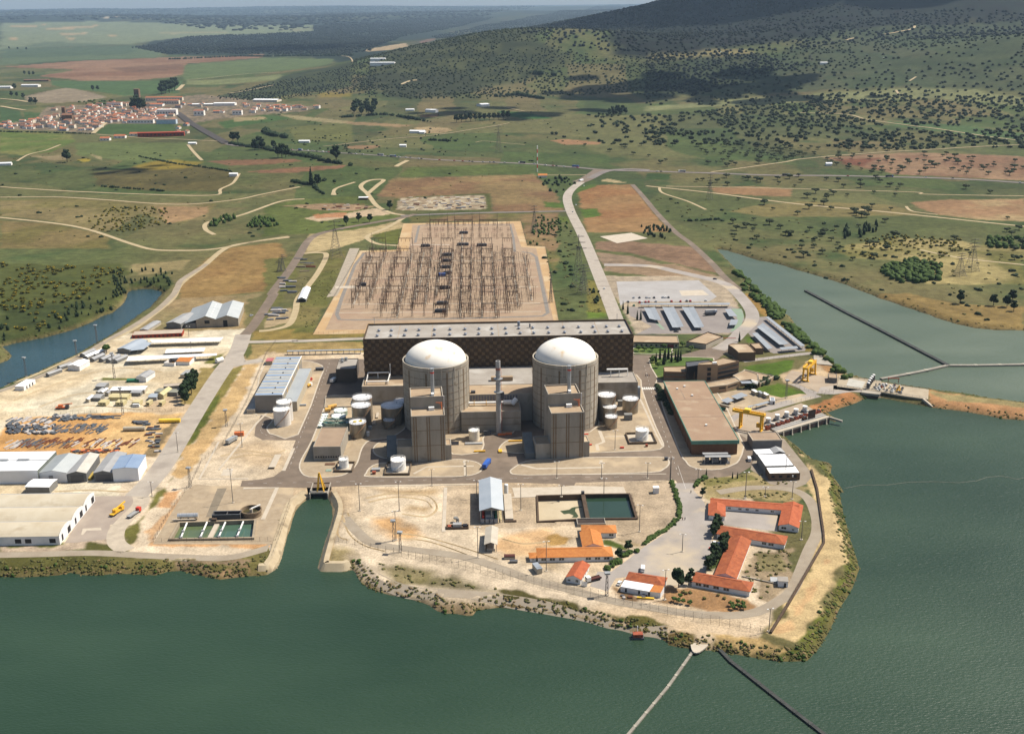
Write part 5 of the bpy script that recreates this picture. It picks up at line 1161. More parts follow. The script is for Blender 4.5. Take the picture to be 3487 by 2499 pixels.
for k in range(3):
    a_=rw[0]+(rw[1]-rw[0])*.03;b_=rw[0]+(rw[1]-rw[0])*.97;e=(b_-a_).normalized();nrm=Vector((e.y,-e.x))*.1
    z=2.4+k*3.4;part('ribbon_window',MB().add([(a_.x+nrm.x,a_.y+nrm.y,z),(b_.x+nrm.x,b_.y+nrm.y,z),(b_.x+nrm.x,b_.y+nrm.y,z+1.5),(a_.x+nrm.x,a_.y+nrm.y,z+1.5)],[(0,1,2,3)]),GLASS,t)
lw_=[lxy(t,p) for p in zz(R3,[(312,322),(700,330)],8)]
for k in range(2):
    z=1.6+k*3.2;a_,b_=lw_;part('ribbon_window',MB().add([(a_.x+.3,a_.y-.1,z),(b_.x-.3,b_.y-.1,z),(b_.x-.3,b_.y-.1,z+1.8),(a_.x+.3,a_.y-.1,z+1.8)],[(0,1,2,3)]),GLASS,t)
ax=[lxy(t,p) for p in zz(R3,[(870,522),(1112,492),(1290,436)],5.5)]
for a_,b_ in ((ax[0]+(ax[1]-ax[0])*.6,ax[0]+(ax[1]-ax[0])*.95),(ax[1]+(ax[2]-ax[1])*.1,ax[1]+(ax[2]-ax[1])*.8)):
    e=(b_-a_).normalized();nrm=Vector((e.y,-e.x))*.12
    part('ribbon_window',MB().add([(a_.x+nrm.x,a_.y+nrm.y,2.9),(b_.x+nrm.x,b_.y+nrm.y,2.9),(b_.x+nrm.x,b_.y+nrm.y,3.9),(a_.x+nrm.x,a_.y+nrm.y,3.9)],[(0,1,2,3)]),DARK,t)
p=lxy(t,R3(1340,440,5.2));part('annex_hood',MB().box(p.x-3,p.x+4.5,p.y-5,p.y,4.6,4.9),BLUEM,t);part('white_pipes',MB().bar((p.x+5,p.y-1,5.5),(p.x+9,p.y-4,5.0),.8,8).bar((p.x+5,p.y-3,5.2),(p.x+8,p.y-6,4.6),.7,8),WHITE,t)
part('tower_roof_units',MB().cbox(tw[1].x-2,tw[1].y+2,16.4,3,2,1.6),WHITE,t)
# gatehouse buildings north
t,wd,dp=bthing('gatehouse','long low tan roofed building with dark eaves just right of the turbine hall','building',K,(352,600),(708,606),(700,552),4.6)
flat(t,0,wd,0,dp,0,4.6,CREAMW,ROOFT,.5,.3);part('eave_band',MB().box(-.2,wd+.2,-.35,0,3.7,4.7),mat('dark_brown_trim',tuple(S(70,46,36)),.8),t)
part('eave_band',MB().box(-.2,wd+.2,dp,dp+.3,3.7,4.75),MATS['dark_brown_trim'],t);windows(t,[(3+i*4,0,2.0) for i in range(int(wd/4))],1.6,1.5,DARK)
part('entrance',MB().box(wd-9,wd-4,-.4,0,.1,3.0),mat('dark_red_door',(.14,.02,.02),.6),t)
t,wd,dp=bthing('canteen','skewed tan roofed low building with dark eaves near the road barrier','building',K,(765,597),(918,618),(1045,560),4.4)
_pts=zz(K,[(765,596),(918,616),(1048,556),(932,520)],4.4);wprism(t,_pts,0,4.4,CREAMW,'block',inner=MATS['dark_brown_trim'],par=.7)
t=thing('bunker_building','brown walled building with tan roof and one curved side near the carports','building',(*K(1168,682,7).xy,0),0)
wprism(t,zz(K,[(1168,682),(1300,680),(1270,640),(1236,612),(1118,610),(1088,622),(1120,640),(1150,664)],7),0,7,BRS,'block')
t=thing('brown_annex','small square brown building with tan roof between bunker and carports','building',(*K(1300,650,5).xy,0),0)
wprism(t,zz(K,[(1298,650),(1362,648),(1330,606),(1256,612)],5),0,5,BRS,'block')
t=thing('road_barrier','red and white barrier across the road by the canteen','barrier',(*K(1045,580).xy,0),0)
part('boom',MB().box(0,11,-.15,.15,1.0,1.3),REDP,t);part('post',MB().cbox(0,0,0,.6,.6,1.4),WHITE,t)
t,wd,dp=box_building('intake_cabin','small square cabin with white roof rim beside the far yellow crane','cabin',R4,(1590,655),(1700,662),(1640,600),4.0,0,mat('grey_render',tuple(S(150,144,136)),.9),ROOFT,.3)
def canopy(f,quad,label,h=3.0,mt=None,grp='grey sheet carports of the staff car parks',name='carport',slope=.5,fold=False):
    P=[f(x,y,h) for x,y in quad];c=P[0]
    t=thing(name,label,'carport',(c.x,c.y,0),0,grp)
    L_=[Vector((p.x-c.x,p.y-c.y)) for p in P]
    mb=MB()
    if fold:
        m1=(L_[0]+L_[1])/2;m2=(L_[3]+L_[2])/2
        top=[(*L_[0],h),(*m1,h-slope),(*m2,h-slope),(*L_[3],h),(*L_[1],h),(*L_[2],h)]
        for s_ in ((0,1,2,3),(1,4,5,2)):
            v_=[top[i] for i in s_];part('roof_sheet',MB().add(v_+[(x,y,z-.12) for x,y,z in v_],[(0,1,2,3),(7,6,5,4),(0,4,5,1),(1,5,6,2),(2,6,7,3),(3,7,4,0)]),mt or BLUEM,t)
    else:
        v_=[(*L_[0],h),(*L_[1],h-slope*.3),(*L_[2],h-slope*.3),(*L_[3],h)]
        part('roof_sheet',MB().add(v_+[(x,y,z-.15) for x,y,z in v_],[(0,1,2,3),(7,6,5,4),(0,4,5,1),(1,5,6,2),(2,6,7,3),(3,7,4,0)]),mt or BLUEM,t)
    a0=(L_[0]+L_[1])/2;b0=(L_[3]+L_[2])/2;k=max(2,int((b0-a0).length/6))
    a1_=(L_[0]+L_[3])/2;b1_=(L_[1]+L_[2])/2
    if (b1_-a1_).length>(b0-a0).length:a0,b0=a1_,b1_;k=max(2,int((b0-a0).length/6))
    for i in range(k+1):
        q=a0+(b0-a0)*((i+.2)/(k+.4));part('post',MB().bar((q.x,q.y,0),(q.x,q.y,h-.5),.12),GRYM,t)
    return t
CARG=mat('carport_sheet',tuple(S(188,194,200)),.6,tuple(S(170,178,186)),.15)
for q,lb,fo in [([(480,420),(572,432),(522,330),(436,335)],'shortest carport in the row of three by the long entrance road',True),([(658,488),(745,480),(668,328),(578,330)],'middle carport of the row of three',True),([(828,488),(903,482),(822,328),(728,330)],'right hand carport of the row of three',True),
  ([(1096,402),(1160,400),(1108,343),(1062,347)],'upper half of the curved carport beside the green painted bay',False),([(1096,470),(1150,466),(1166,428),(1108,425)],'lower half of the curved carport beside the green painted bay',False),([(408,312),(1096,312),(1104,297),(414,301)],'very long thin carport behind the row of parked cars',False),
  ([(1648,632),(1684,628),(1398,402),(1374,406)],'long carport nearest the water channel',False),([(1484,620),(1556,612),(1356,452),(1308,484)],'wide carport in the middle of the right hand group',True),([(1392,655),(1432,646),(1312,526),(1272,534)],'short carport on the left of the right hand group',False),([(1498,660),(1630,646),(1618,630),(1484,642)],'short carport lying across the end of the right hand group',False)]:
    canopy(K,q,lb,3.2,CARG,fold=fo)
for q,lb in [([(1120,728),(1208,686),(1130,650),(1038,692)],'small carport nearest the brown roofed store in the depot yard'),([(1245,678),(1390,625),(1300,588),(1168,640)],'small carport in the middle of the depot yard'),([(1520,762),(1668,716),(1640,700),(1452,752)],'low carport beside the small hut in the depot yard'),([(1395,782),(1470,760),(1440,752),(1385,765)],'smallest low carport in the depot yard')]:
    canopy(R3,q,lb,2.8,CARG,grp='small carports in the depot yard')
for i,(x,y) in enumerate([(1484,612),(1556,630),(1620,650)]):
    p=R3(x,y+24);t=thing('container',['left','middle','right'][i]+' of three pale containers side by side on the depot yard','container',(p.x,p.y,0),.35,'pale containers on the depot yard')
    part('box',MB().box(0,2.6,0,6,.1,2.7),CREAMW if i!=1 else SHEETG,t);part('lid',MB().box(-.05,2.65,-.05,6.05,2.7,2.85),WHITE if i!=1 else GRYM,t);part('door',MB().box(.3,2.3,-.06,0,.3,2.5),CREAM,t)
t,wd,dp=box_building('hut','small white hut with dark doorway beside the low depot carport','hut',R3,(1672,745),(1735,748),(1700,700),2.8,0,PLASTER,BLUEM,.1);part('door',MB().box(wd*.55,wd*.8,-.06,0,0,2.1),DARK,t)
t=thing('drum','green horizontal drum beside the brown roofed store','drum',(*R3(1070,815).xy,0),0);part('drum_body',MB().bar((-1.5,0,1.1),(1.5,0,1.1),1.0,12),mat('bottle_green',(.02,.12,.07),.5),t)
t=thing('large_pipe','fat white pipe running from behind the brown roofed store to the near crane','pipe',(*R3(1010,745,3).xy,0),0)
q0=R3(1010,725,3);q1=R3(1150,780,3);part('pipe_run',MB().bar((0,0,3),(q1.x-t.location.x,q1.y-t.location.y,3),.9,12),CREAMW,t);part('saddle',MB().cbox(2,0,0,1.5,1.5,2.2),CONCW,t)
def gantry(f,legs,ztop,label,over0=0.2,over1=0.1,trolley=.3):
    """legs: four ground places (near-left pair, near-right pair)"""
    A1,A2,B1,B2=[Vector((f(*q).x,f(*q).y)) for q in legs]
    c=(A1+A2)/2;d=((B1+B2)/2-c);Ln=d.length;a=math.atan2(d.y,d.x);wdt=max(3.5,((A2-A1).length+(B2-B1).length)/2)
    t=thing('gantry_crane',label,'crane',(c.x,c.y,0),a,'yellow gantry cranes')
    for s_ in (-1,1):
        y=s_*wdt/2
        part('girder',MB().box(-Ln*over0,Ln*(1+over1),y*.8-.45,y*.8+.45,ztop-1.6,ztop),YEL,t)
        hr=MB();k=int(Ln/2.5)
        for i in range(k+1):x=-Ln*over0+Ln*(1+over0+over1)*i/k;hr.bar((x,y,ztop),(x,y,ztop+1.1),.08)
        hr.bar((-Ln*over0,y,ztop+1.1),(Ln*(1+over1),y,ztop+1.1),.1);part('handrail',hr,YEL,t)
        for x in (0,Ln):part('leg',MB().add([(x-.5,y-.5,.8),(x+.5,y-.5,.8),(x+.5,y+.5,.8),(x-.5,y+.5,.8),(x-.75,y*.8-.6,ztop-1.5),(x+.75,y*.8-.6,ztop-1.5),(x+.75,y*.8+.6,ztop-1.5),(x-.75,y*.8+.6,ztop-1.5)],[(0,1,5,4),(1,2,6,5),(2,3,7,6),(3,0,4,7)]),YEL,t)
    for x in (0,Ln):
        part('bogie',MB().box(x-.6,x+.6,-wdt/2-1,wdt/2+1,.1,.9),YEL,t);part('tie_beam',MB().box(x-.3,x+.3,-wdt/2,wdt/2,2.4,2.9),YEL,t)
    part('end_beam',MB().box(-Ln*over0-.3,-Ln*over0+.6,-wdt*.45,wdt*.45,ztop-1.5,ztop+.1),YEL,t);part('end_beam',MB().box(Ln*(1+over1)-.6,Ln*(1+over1)+.3,-wdt*.45,wdt*.45,ztop-1.5,ztop+.1),YEL,t)
    x=Ln*trolley;part('trolley',MB().box(x-2,x+2,-wdt*.42,wdt*.42,ztop+.05,ztop+1.6),mat('light_yellow_paint',(.80,.52,.05),.5),t)
    part('walkway',MB().box(-Ln*over0,Ln*(1+over1),wdt*.45,wdt*.62,ztop-.3,ztop-.1),YEL,t)
    part('cab',MB().box(Ln-3.2,Ln-1.0,-wdt*.3,wdt*.2,2.6,5.4),YEL,t)
    part('hoist_rope',MB().bar((x,0,ztop),(x,0,ztop-4),.08),DKM,t)
    return t
gantry(R4,[(425,1235),(490,1225),(690,1280),(760,1280)],zof(R4(425,1235),(2400+425/3.78)*kk,(1130+1010/3.78)*kk),'yellow gantry crane over the pump platform beside the brown roofed store',.38,.12,.3)
gantry(R4,[(1250,635),(1330,640),(1360,545),(1415,548)],zof(R4(1250,635),(2400+1250/3.78)*kk,(1130+450/3.78)*kk),'yellow gantry crane on the yard near the water channel',.1,.05,.6)
t=thing('pump_platform','long pale concrete pier with brackets over the lake below the near gantry crane','pier',(*R4(950,1310).xy,0),0)
e0=R4(945,1300,1.0);e1=R4(1610,1098,1.0);f0=R4(620,1215,1.0);f1=R4(1330,975,1.0);LO=lambda p,z:(p.x-t.location.x,p.y-t.location.y,z)
back0=R4(760,1195,1.0);back1=R4(1420,1005,1.0)
V_=[LO(e0,.2),LO(e1,.2),LO(back1,.2),LO(back0,.2),LO(e0,1.0),LO(e1,1.0),LO(back1,1.0),LO(back0,1.0)]
part('deck',MB().add(V_,[(4,5,6,7),(0,1,5,4),(1,2,6,5),(2,3,7,6),(3,0,4,7)]),CONCW,t)
dv=(e1-e0);
for s_,w_,nm,mt_ in ((.06,.9,'edge_beam',MARKC),(.30,.35,'rail',GRYM),(.45,.35,'rail',GRYM)):
    aa=e0+(back0-e0)*s_;bb=e1+(back1-e1)*s_;u_=(back0-e0).normalized()*w_
    part(nm,MB().add([LO(aa-u_,1.02),LO(bb-u_,1.02),LO(bb+u_,1.02),LO(aa+u_,1.02),LO(aa-u_,1.35),LO(bb-u_,1.35),LO(bb+u_,1.35),LO(aa+u_,1.35)],[(4,5,6,7),(0,1,5,4),(2,3,7,6)]),mt_,t)
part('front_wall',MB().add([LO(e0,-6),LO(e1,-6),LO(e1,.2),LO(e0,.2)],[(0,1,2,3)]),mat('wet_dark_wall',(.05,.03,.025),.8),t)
for i in range(6):
    q=e0+dv*((i+.55)/6);u_=(e0-back0).normalized()
    part('bracket',MB().bar(LO(q+u_*.2,.8),LO(q+u_*.5,-2.0),.6).bar(LO(q+u_*.5,-2.0),LO(q+u_*1.6,-4.2),.6),MARKC,t)
part('end_wall',MB().bar(LO(e1,.6),LO(e1+Vector((7,-5,0)),-.3),1.0),CONCW,t)
for i in range(5):
    x,y=[(815,1185),(930,1140),(1050,1105),(1170,1068),(1285,1030)][i];p=R4(x,y,0)
    pt=thing('pump',['first','second','third','fourth','fifth'][i]+' big round pump motor counted from the near gantry crane','pump',(p.x,p.y,0),0,'round pump motors on the pier')
    part('motor',MB().cyl(0,0,1.0,3.2,1.9,14,1.5),GRYM,pt);part('cap',MB().cyl(0,0,3.2,4.3,1.5,14,1.7),WHITE,pt);part('skirt',MB().cyl(0,0,.1,1.0,2.5,14),DKM,pt)
    part('outlet',MB().bar((1,-1,1.2),(4,-4.5,1.2),.6,8),WHITE,pt)
RUSTO=mat('rusty_orange_paint',tuple(S(206,110,76)),.7,tuple(S(170,84,58)),.6)
bx_=[(810,1260),(865,1248),(940,1225),(995,1205),(1060,1185),(1115,1165),(1175,1145),(1240,1125),(1290,1105),(1280,1150),(1460,1060),(1410,1075)]
for i,(x,y) in enumerate(bx_):
    p=R4(x,y,0);b0_=thing('screen_box','red brown screen housing in the row along the pump pier','housing',(p.x,p.y,0),.5,'red brown housings along the pump pier')
    part('housing',MB().box(-1.5,1.5,-1.1,1.1,.3,3.0),RUSTO if i%4!=1 else BRICK,b0_);part('hood',MB().cyl(0,0,3.0,3.5,1.0,8),DKM,b0_)
p=R4(1370,1140,0);t=thing('dark_board','big dark board standing up on the pump pier','screen',(p.x,p.y,0),.55);part('panel',MB().box(-3.2,3.2,-.25,.25,1.2,7.5),mat('dark_brown_panel',tuple(S(70,50,42)),.8),t);part('post',MB().cbox(-2.5,0,0,.3,.3,1.2).cbox(2.5,0,0,.3,.3,1.2),DKM,t)
sheet('pump_yard',lst(R4,[(380,1160),(540,1000),(860,1040),(1240,920),(1330,960),(1440,1030),(1600,1100),(1300,1180),(950,1300),(560,1290),(360,1230)]),MATS['intake_paving'],.09)
t=thing('intake_dam','concrete intake dam with deck and dark lower openings between the two waters','dam',(*G2(350,440).xy,0),0)
D4=[G2(0,365),G2(30,210),G2(560,290),G2(960,360),G2(1290,405),G2(1280,545),G2(960,500),G2(620,440)]
L4=[Vector((p.x-t.location.x,p.y-t.location.y)) for p in D4]
part('deck',MB().prism([(p.x,p.y) for p in L4],-.6,.5),mat('dam_concrete',tuple(S(220,204,176)),.9,tuple(S(196,178,150)),.15),t)
i4=inset(L4,1.2);part('wall',MB().prism([(p.x,p.y) for p in i4],-8,-.6),mat('dark_dam_wall',tuple(S(96,84,72)),.9,tuple(S(70,60,52)),.2),t)
a_,b_=G2(340,450),G2(600,480);part('walkway_slab',MB().prism([(q.x-t.location.x,q.y-t.location.y) for q in (a_,b_,G2(610,445),G2(350,415))],-.9,.7),CONCW,t)
a_,b_=G2(1210,540,0),G2(1340,645,-3);part('wing_wall',MB().bar((a_.x-t.location.x,a_.y-t.location.y,.2),(b_.x-t.location.x,b_.y-t.location.y,-3),1.1),MARKC,t)
handrail(t,[(p.x,p.y,.5) for p in i4[1:5]],1.1,4,DKM,r=.08);handrail(t,[(i4[k].x,i4[k].y,.5) for k in (5,6,7,0)],1.1,4,r=.08)
q_=[G2(170,250),G2(400,300),G2(350,390),G2(130,350)];sheet('pale_slab',q_,mat('bluish_white_slab',tuple(S(226,222,208)),.85),.56)
for i,(x,y) in enumerate([(435,385),(450,350),(468,320),(486,295),(508,272)]):
    p=G2(x,y,.5);pt=thing('vertical_pump',['nearest','second','middle','fourth','furthest'][i]+' dark upright pump with white cap on the intake dam','pump',(p.x,p.y,.5),0,'upright pumps on the intake dam')
    part('motor',MB().cyl(0,0,0,4.2,1.2,12),DKM,pt);part('cap',MB().cyl(0,0,4.2,4.8,1.2,12,.9),WHITE,pt)
random.seed(5)
for k in range(30):
    x=random.uniform(520,930);y=385+(x-520)*.12+random.uniform(-65,30);p=G2(x,y,.5)
    m_=random.choice([WHITE,GRYM,GRYM,DKM,RUSTO,WHITE]);pt=thing('pipe_fitting','pipework and valves crowding the middle of the intake dam deck','pipework',(p.x,p.y,.5),random.uniform(0,3),'pipework and valves on the intake dam deck')
    part('pipe',MB().bar((-1.6,0,.9),(1.6,0,.9),.35,7).bar((0,0,0),(0,0,1.8),.4,7),m_,pt);part('valve',MB().cbox(0.6,0,1.2,.9,.9,.9),random.choice([WHITE,DKM,GRYM]),pt)
p=G2(865,430,.5);pt=thing('yellow_hoist','yellow hoist frame standing on the intake dam deck','hoist',(p.x,p.y,.5),0);part('frame',MB().bar((-1.5,0,0),(0,0,5),.35).bar((1.5,0,0),(0,0,5),.35).bar((0,1.5,0),(0,0,5),.35).box(-1.5,1.5,-1,1,.4,1.4),YEL,pt)
p=G2(790,300,.5);pt=thing('steel_portal','low rusty brown steel frame at the back of the intake dam deck','frame',(p.x,p.y,.5),-.2);part('beam',MB().box(-4,4,-.3,.3,3,3.6),RUSTO,pt);part('post',MB().cbox(-3.6,0,0,.4,.4,3).cbox(3.6,0,0,.4,.4,3),RUSTO,pt)
# small outlet box on the north shore
t=thing('outlet_box','low grey concrete outlet box with an open square shaft on the channel bank','outlet',(*R4(1400,330).xy,0),0)
L4=[Vector((R4(x,y).x-t.location.x,R4(x,y).y-t.location.y)) for x,y in [(1400,345),(1420,420),(1650,440),(1500,310),(1400,310)]]
part('slab',MB().prism([(p.x,p.y) for p in L4],-5,.6),CONCW,t);part('shaft',MB().cbox(6,0,.6,3,2.5,.15),DARK,t)
BOOM=mat('boom_grey',tuple(S(196,188,172)),.8,tuple(S(160,152,138)),.3);BOOMD=mat('boom_dark',tuple(S(86,88,84)),.8,tuple(S(60,62,60)),.3)
def boom(f,pts,label,wd,mt,h=1.0,seg=11):
    P=densify([Vector((f(*q,ZW).x,f(*q,ZW).y)) for q in pts],seg);c=P[0]
    t=thing('floating_boom',label,'floating boom',(c.x,c.y,ZW),0,'floating booms on the lake')
    for a_,b_ in zip(P[:-1],P[1:]):
        d=(b_-a_).normalized();e=Vector((-d.y,d.x))*wd/2;a2=a_-c+d*.15;b2=b_-c-d*.15
        part('float',MB().prism([(a2-e).to_tuple(),(b2-e).to_tuple(),(b2+e).to_tuple(),(a2+e).to_tuple()],-.3,h),mt,t)
        part('joint',MB().cbox(b_.x-c.x,b_.y-c.y,-.2,wd*.9,wd*1.15,h+.3),mt if mt is BOOMD else mat('boom_joint',tuple(S(206,198,178)),.8),t)
    return t
boom(W,[(1783,645),(1870,692),(1960,738),(2040,780),(2097,810)],'dark boom slanting across the far channel to the light boom',3.2,BOOMD,1.3)
boom(W,[(1950,841),(2010,830),(2050,822),(2098,811),(2160,811),(2267,809),(2450,806)],'light boom from the intake dam to the right picture edge',3.0,BOOM,1.2,14)
boom(W,[(1542,1432),(1480,1520),(1430,1580),(1380,1640),(1330,1700)],'light grey boom running from the point down to the left',1.15,BOOM,.7,7)
boom(W,[(1584,1430),(1618,1466),(1680,1515),(1760,1578),(1830,1632),(1900,1690)],'dark grey boom running from the point down to the right',1.7,BOOMD,.8,7)
t=thing('buoy_line','faint thin line of small floats across the right hand lake','buoy line',(0,0,0),0)
mb=MB();P=densify([Vector((G(*q,ZW).x,G(*q,ZW).y)) for q in [(930,1450),(1060,1425),(1250,1425),(1400,1405),(1600,1400),(1780,1408),(1910,1395),(1990,1368),(2100,1358),(2220,1382),(2268,1372),(2500,1380)]],2.0)
for a_,b_ in zip(P[:-1],P[1:]):mb.bar((a_.x,a_.y,ZW+.03),(b_.x,b_.y,ZW+.03),.12)
part('float_line',mb,BOOM,t)
t=thing('landing_pad','rounded pale concrete pad on the point where the two lower booms meet','landing',(*W(1545,1420).xy,0),0)
L4=[Vector((W(a_,b_).x-t.location.x,W(a_,b_).y-t.location.y)) for a_,b_ in [(1530,1415),(1545,1404),(1568,1404),(1570,1418),(1548,1436),(1534,1434)]]
part('slab',MB().prism([(p.x,p.y) for p in smooth(L4,3,True)],-2.2,-1.6),MARKC,t)
p=W(1412,1412,ZW);t=thing('raft','small rusty raft with a white post moored off the south shore','raft',(p.x,p.y,ZW),0)
part('hull',MB().box(-2.6,2.6,-1.6,1.6,-.2,.9),DKM,t);part('cabin',MB().box(-2.2,2.2,-1.2,1.6,.9,2.4),RUSTO,t);part('post',MB().bar((0,2,.9),(0,2,5),.2),WHITE,t)
t,wd,dp=box_building('pump_building','grey rendered building with tan flat roof by the near end of the pump pier','building',H3,(415,322),(1060,308),(930,128),6.0,6.0,mat('bluish_grey_render',tuple(S(176,174,170)),.9,tuple(S(150,148,146)),.2),mat('pump_house_roof',(0,0,0)),.3)
part('roof_rim',MB().box(-.15,wd+.15,-.15,.3,5.3,6.15).box(-.15,.3,.3,dp,5.3,6.15).box(wd-.3,wd+.15,.3,dp,5.3,6.15),MARKC,t)
t,wd,dp=bthing('grey_shed','low pale sheet roofed shed behind the large pale shed','shed',H3,(500,620),(1130,590),(1060,480),4.2)
flat(t,0,wd*.6,0,dp,0,4.0,SHEETD,SHEETW,.1,.1);gable(t,wd*.6,wd,0,dp,3.8,5.2,SHEETD,SHEETG,'y',.1)
t,wd,dp=bthing('pale_shed','large pale sheet roofed shed with wide flat roof near the shore track','shed',H3,(690,885),(1315,865),(1240,610),5.6)
flat(t,0,wd,0,dp,0,5.6,SHEETD,SHEETW,.1,.1)
for i in range(1,8):part('roof_joint',MB().box(wd*i/8,wd*i/8+.12,.2,dp-.2,5.5,5.56),SHEETG,t)
t,wd,dp=bthing('brick_workshop','brick walled workshop with bright white roof and four dark windows','workshop',H3,(780,1048),(1458,1036),(1405,880),4.6)
flat(t,0,wd,0,dp,0,4.6,mat('workshop_brick',tuple(S(150,122,96)),.9,tuple(S(124,98,76)),.5),mat('bright_white_roof',(.82,.81,.78),.7),.1,.25)
windows(t,[(wd*f_,0,2.5) for f_ in (.12,.37,.62,.84)],wd*.1,1.5,DARK);part('wall_unit',MB().box(wd*.74,wd*.78,-.5,0,2.2,3.4),WHITE,t)
def wing(t,f,fl,fr,bk,zc,h,rh,tile,hips=(1,1),along='x',wins=(),ov=.5,wallm=None,rname='roof_slope'):
    """one wing of a tiled building: walls, four or two roof slopes; corners given at eave height zc"""
    P=[f(*fl,zc),f(*fr,zc),f(*bk,zc)];o_,a,wd,dp=frame(*P);la=a-t.rotation_euler.z
    o2=lxy(t,Vector((o_.x,o_.y,0)));c,s_=math.cos(la),math.sin(la)
    def X(x,y):return (o2.x+x*c-y*s_,o2.y+x*s_+y*c)
    i0=.45
    c4=[X(i0,i0),X(wd-i0,i0),X(wd-i0,dp-i0),X(i0,dp-i0)]
    V_=[(*q,-.1) for q in c4]+[(*q,h) for q in c4];fs=[(0,1,5,4),(1,2,6,5),(2,3,7,6),(3,0,4,7)]
    W2,D2=wd,dp
    if along=='x':r1=(D2/2 if hips[0] else 0,D2/2);r2=(W2-(D2/2 if hips[1] else 0),D2/2)
    else:r1=(W2/2,W2/2 if hips[0] else 0);r2=(W2/2,D2-(W2/2 if hips[1] else 0))
    q=dict(a=(*X(0,0),h),b=(*X(W2,0),h),c=(*X(W2,D2),h),d=(*X(0,D2),h),r=(*X(*r1),rh),s=(*X(*r2),rh))
    tri=[]
    if along=='x':
        sl=[('a','b','s','r'),('c','d','r','s')];ends=[('d','a','r',hips[0]),('b','c','s',hips[1])]
    else:
        sl=[('b','c','s','r'),('d','a','r','s')];ends=[('a','b','r',hips[0]),('c','d','s',hips[1])]
    for n4 in sl:
        v=[q[k] for k in n4];part(rname,MB().add(v+[(x,y,z-.18) for x,y,z in v],[(0,1,2,3),(0,4,5,1),(7,6,5,4),(1,5,6,2),(3,7,4,0)]),tile,t)
    for e0_,e1_,rr,hip in ends:
        v=[q[e0_],q[e1_],q[rr]]
        if hip:part(rname,MB().add(v+[(x,y,z-.18) for x,y,z in v],[(0,1,2),(0,3,4,1)]),tile,t)
        else:
            ins=.06;V_+=[(x,y,z-ins) for x,y,z in v];k=len(V_);fs.append((k-3,k-2,k-1))
    rg=MB().bar(q['r'],q['s'],.16);part('ridge_tiles',rg,TILER if tile is TILEM else tile,t)
    part('wall',MB().add(V_,fs),wallm or PLASTER,t)
    for (face,fx,ww,wh) in wins:
        if face=='f':p0=X(wd*fx-ww/2,i0-.06);p1=X(wd*fx+ww/2,i0-.06)
        elif face=='r':p0=X(wd-i0+.06,dp*fx-ww/2);p1=X(wd-i0+.06,dp*fx+ww/2)
        fr_=part('window',MB().add([(*p0,.95),(*p1,.95),(*p1,.95+wh),(*p0,.95+wh)],[(0,1,2,3)]),GLASS,t)
        mid=((p0[0]+p1[0])/2,(p0[1]+p1[1])/2)
        part('mullion',MB().bar((*mid,.95),(*mid,.95+wh),.07).bar((*p0,.93),(*p1,.93),.08).bar((*p0,.97+wh),(*p1,.97+wh),.06),WHITE,fr_)
    return wd,dp
t=thing('barrack_building','H shaped white building with bright new orange tile roof south of the basins','building',(*H2(330,700).xy,0),ROT)
wing(t,H2,(325,612),(1402,590),(1385,452),3,2.9,5.0,TILEO,(1,1),'x',[('f',.09,2.6,1.4),('f',.20,2.6,1.4),('f',.32,2.6,1.4),('f',.67,2.6,1.4),('f',.79,2.6,1.4),('f',.91,2.6,1.4)])
wing(t,H2,(215,618),(326,614),(300,535),2.4,2.3,3.2,TILEO,(1,0),'x',[('f',.5,.8,.6)])
wing(t,H2,(962,462),(1266,455),(1238,240),3,2.9,4.8,TILEO,(0,0),'y');wing(t,H2,(948,262),(1448,264),(1425,150),3,2.9,4.9,TILEO,(1,1),'x',[('f',.84,2.2,1.3)])
t=thing('barrack_building','U shaped white building with bright orange red tile roof round a grey yard','building',(*H1(470,380).xy,0),ROT)
wing(t,H1,(485,197),(1745,292),(1755,195),3,2.9,4.3,TILER,(0,0),'x',[('f',.22,1.4,1.1),('f',.34,1.6,1.1),('f',.42,1.6,1.1),('f',.53,1.6,1.1),('f',.70,1.6,1.1)])
wing(t,H1,(458,342),(706,360),(735,200),3,2.9,4.4,TILER,(1,0),'y',[('f',.4,1.6,.9),('f',.75,1.6,.9)]);wing(t,H1,(1440,486),(1738,526),(1758,200),3,2.9,4.6,TILER,(0,0),'y',[('f',.28,2.4,1.3),('f',.72,1.2,.8)])
t=thing('barrack_building','H shaped white building with old mottled orange tile roof near the parked cars','building',(*H1(190,1360).xy,0),ROT)
wing(t,H1,(215,1270),(1052,1420),(1150,1290),3,2.9,4.9,TILEM,(1,1),'x',[('f',.13,2.6,1.5),('f',.26,2.6,1.5),('f',.43,2.6,1.5),('f',.60,2.6,1.5)])
wing(t,H1,(540,1180),(862,1236),(1155,712),3,2.9,4.8,TILEM,(0,0),'y');wing(t,H1,(570,603),(1540,762),(1612,640),3,2.9,4.9,TILEM,(1,1),'x',[('f',.24,2.6,1.5),('f',.70,2.2,1.4),('f',.80,2.6,1.4)])
t=thing('small_house','small white gabled house with orange red roof beside the parked lorry','house',(*H2(725,975).xy,0),.2)
wing(t,H2,(722,884),(945,922),(1116,714),3,2.9,4.6,TILER,(0,0),'y',[('f',.22,1.3,1.0),('f',.72,1.3,1.4)]+[('r',.15+.2*i,.9,1.2) for i in range(4)]);part('screen_wall',MB().add([(*lxy(t,H2(945,1005)),0),(*lxy(t,H2(1030,1020)),0),(*lxy(t,H2(1030,1020)),2.6),(*lxy(t,H2(945,1005)),2.6)],[(0,1,2,3),(3,2,1,0)]),PLASTER,t)
t=thing('works_house','white house with mottled orange roof and a pale sheet lean-to along its front','house',(*H2(1500,1110).xy,0),ROT)
wd,dp=wing(t,H2,(1556,928),(2108,1014),(2196,892),3.6,3.5,5.4,TILEM,(1,1),'x')
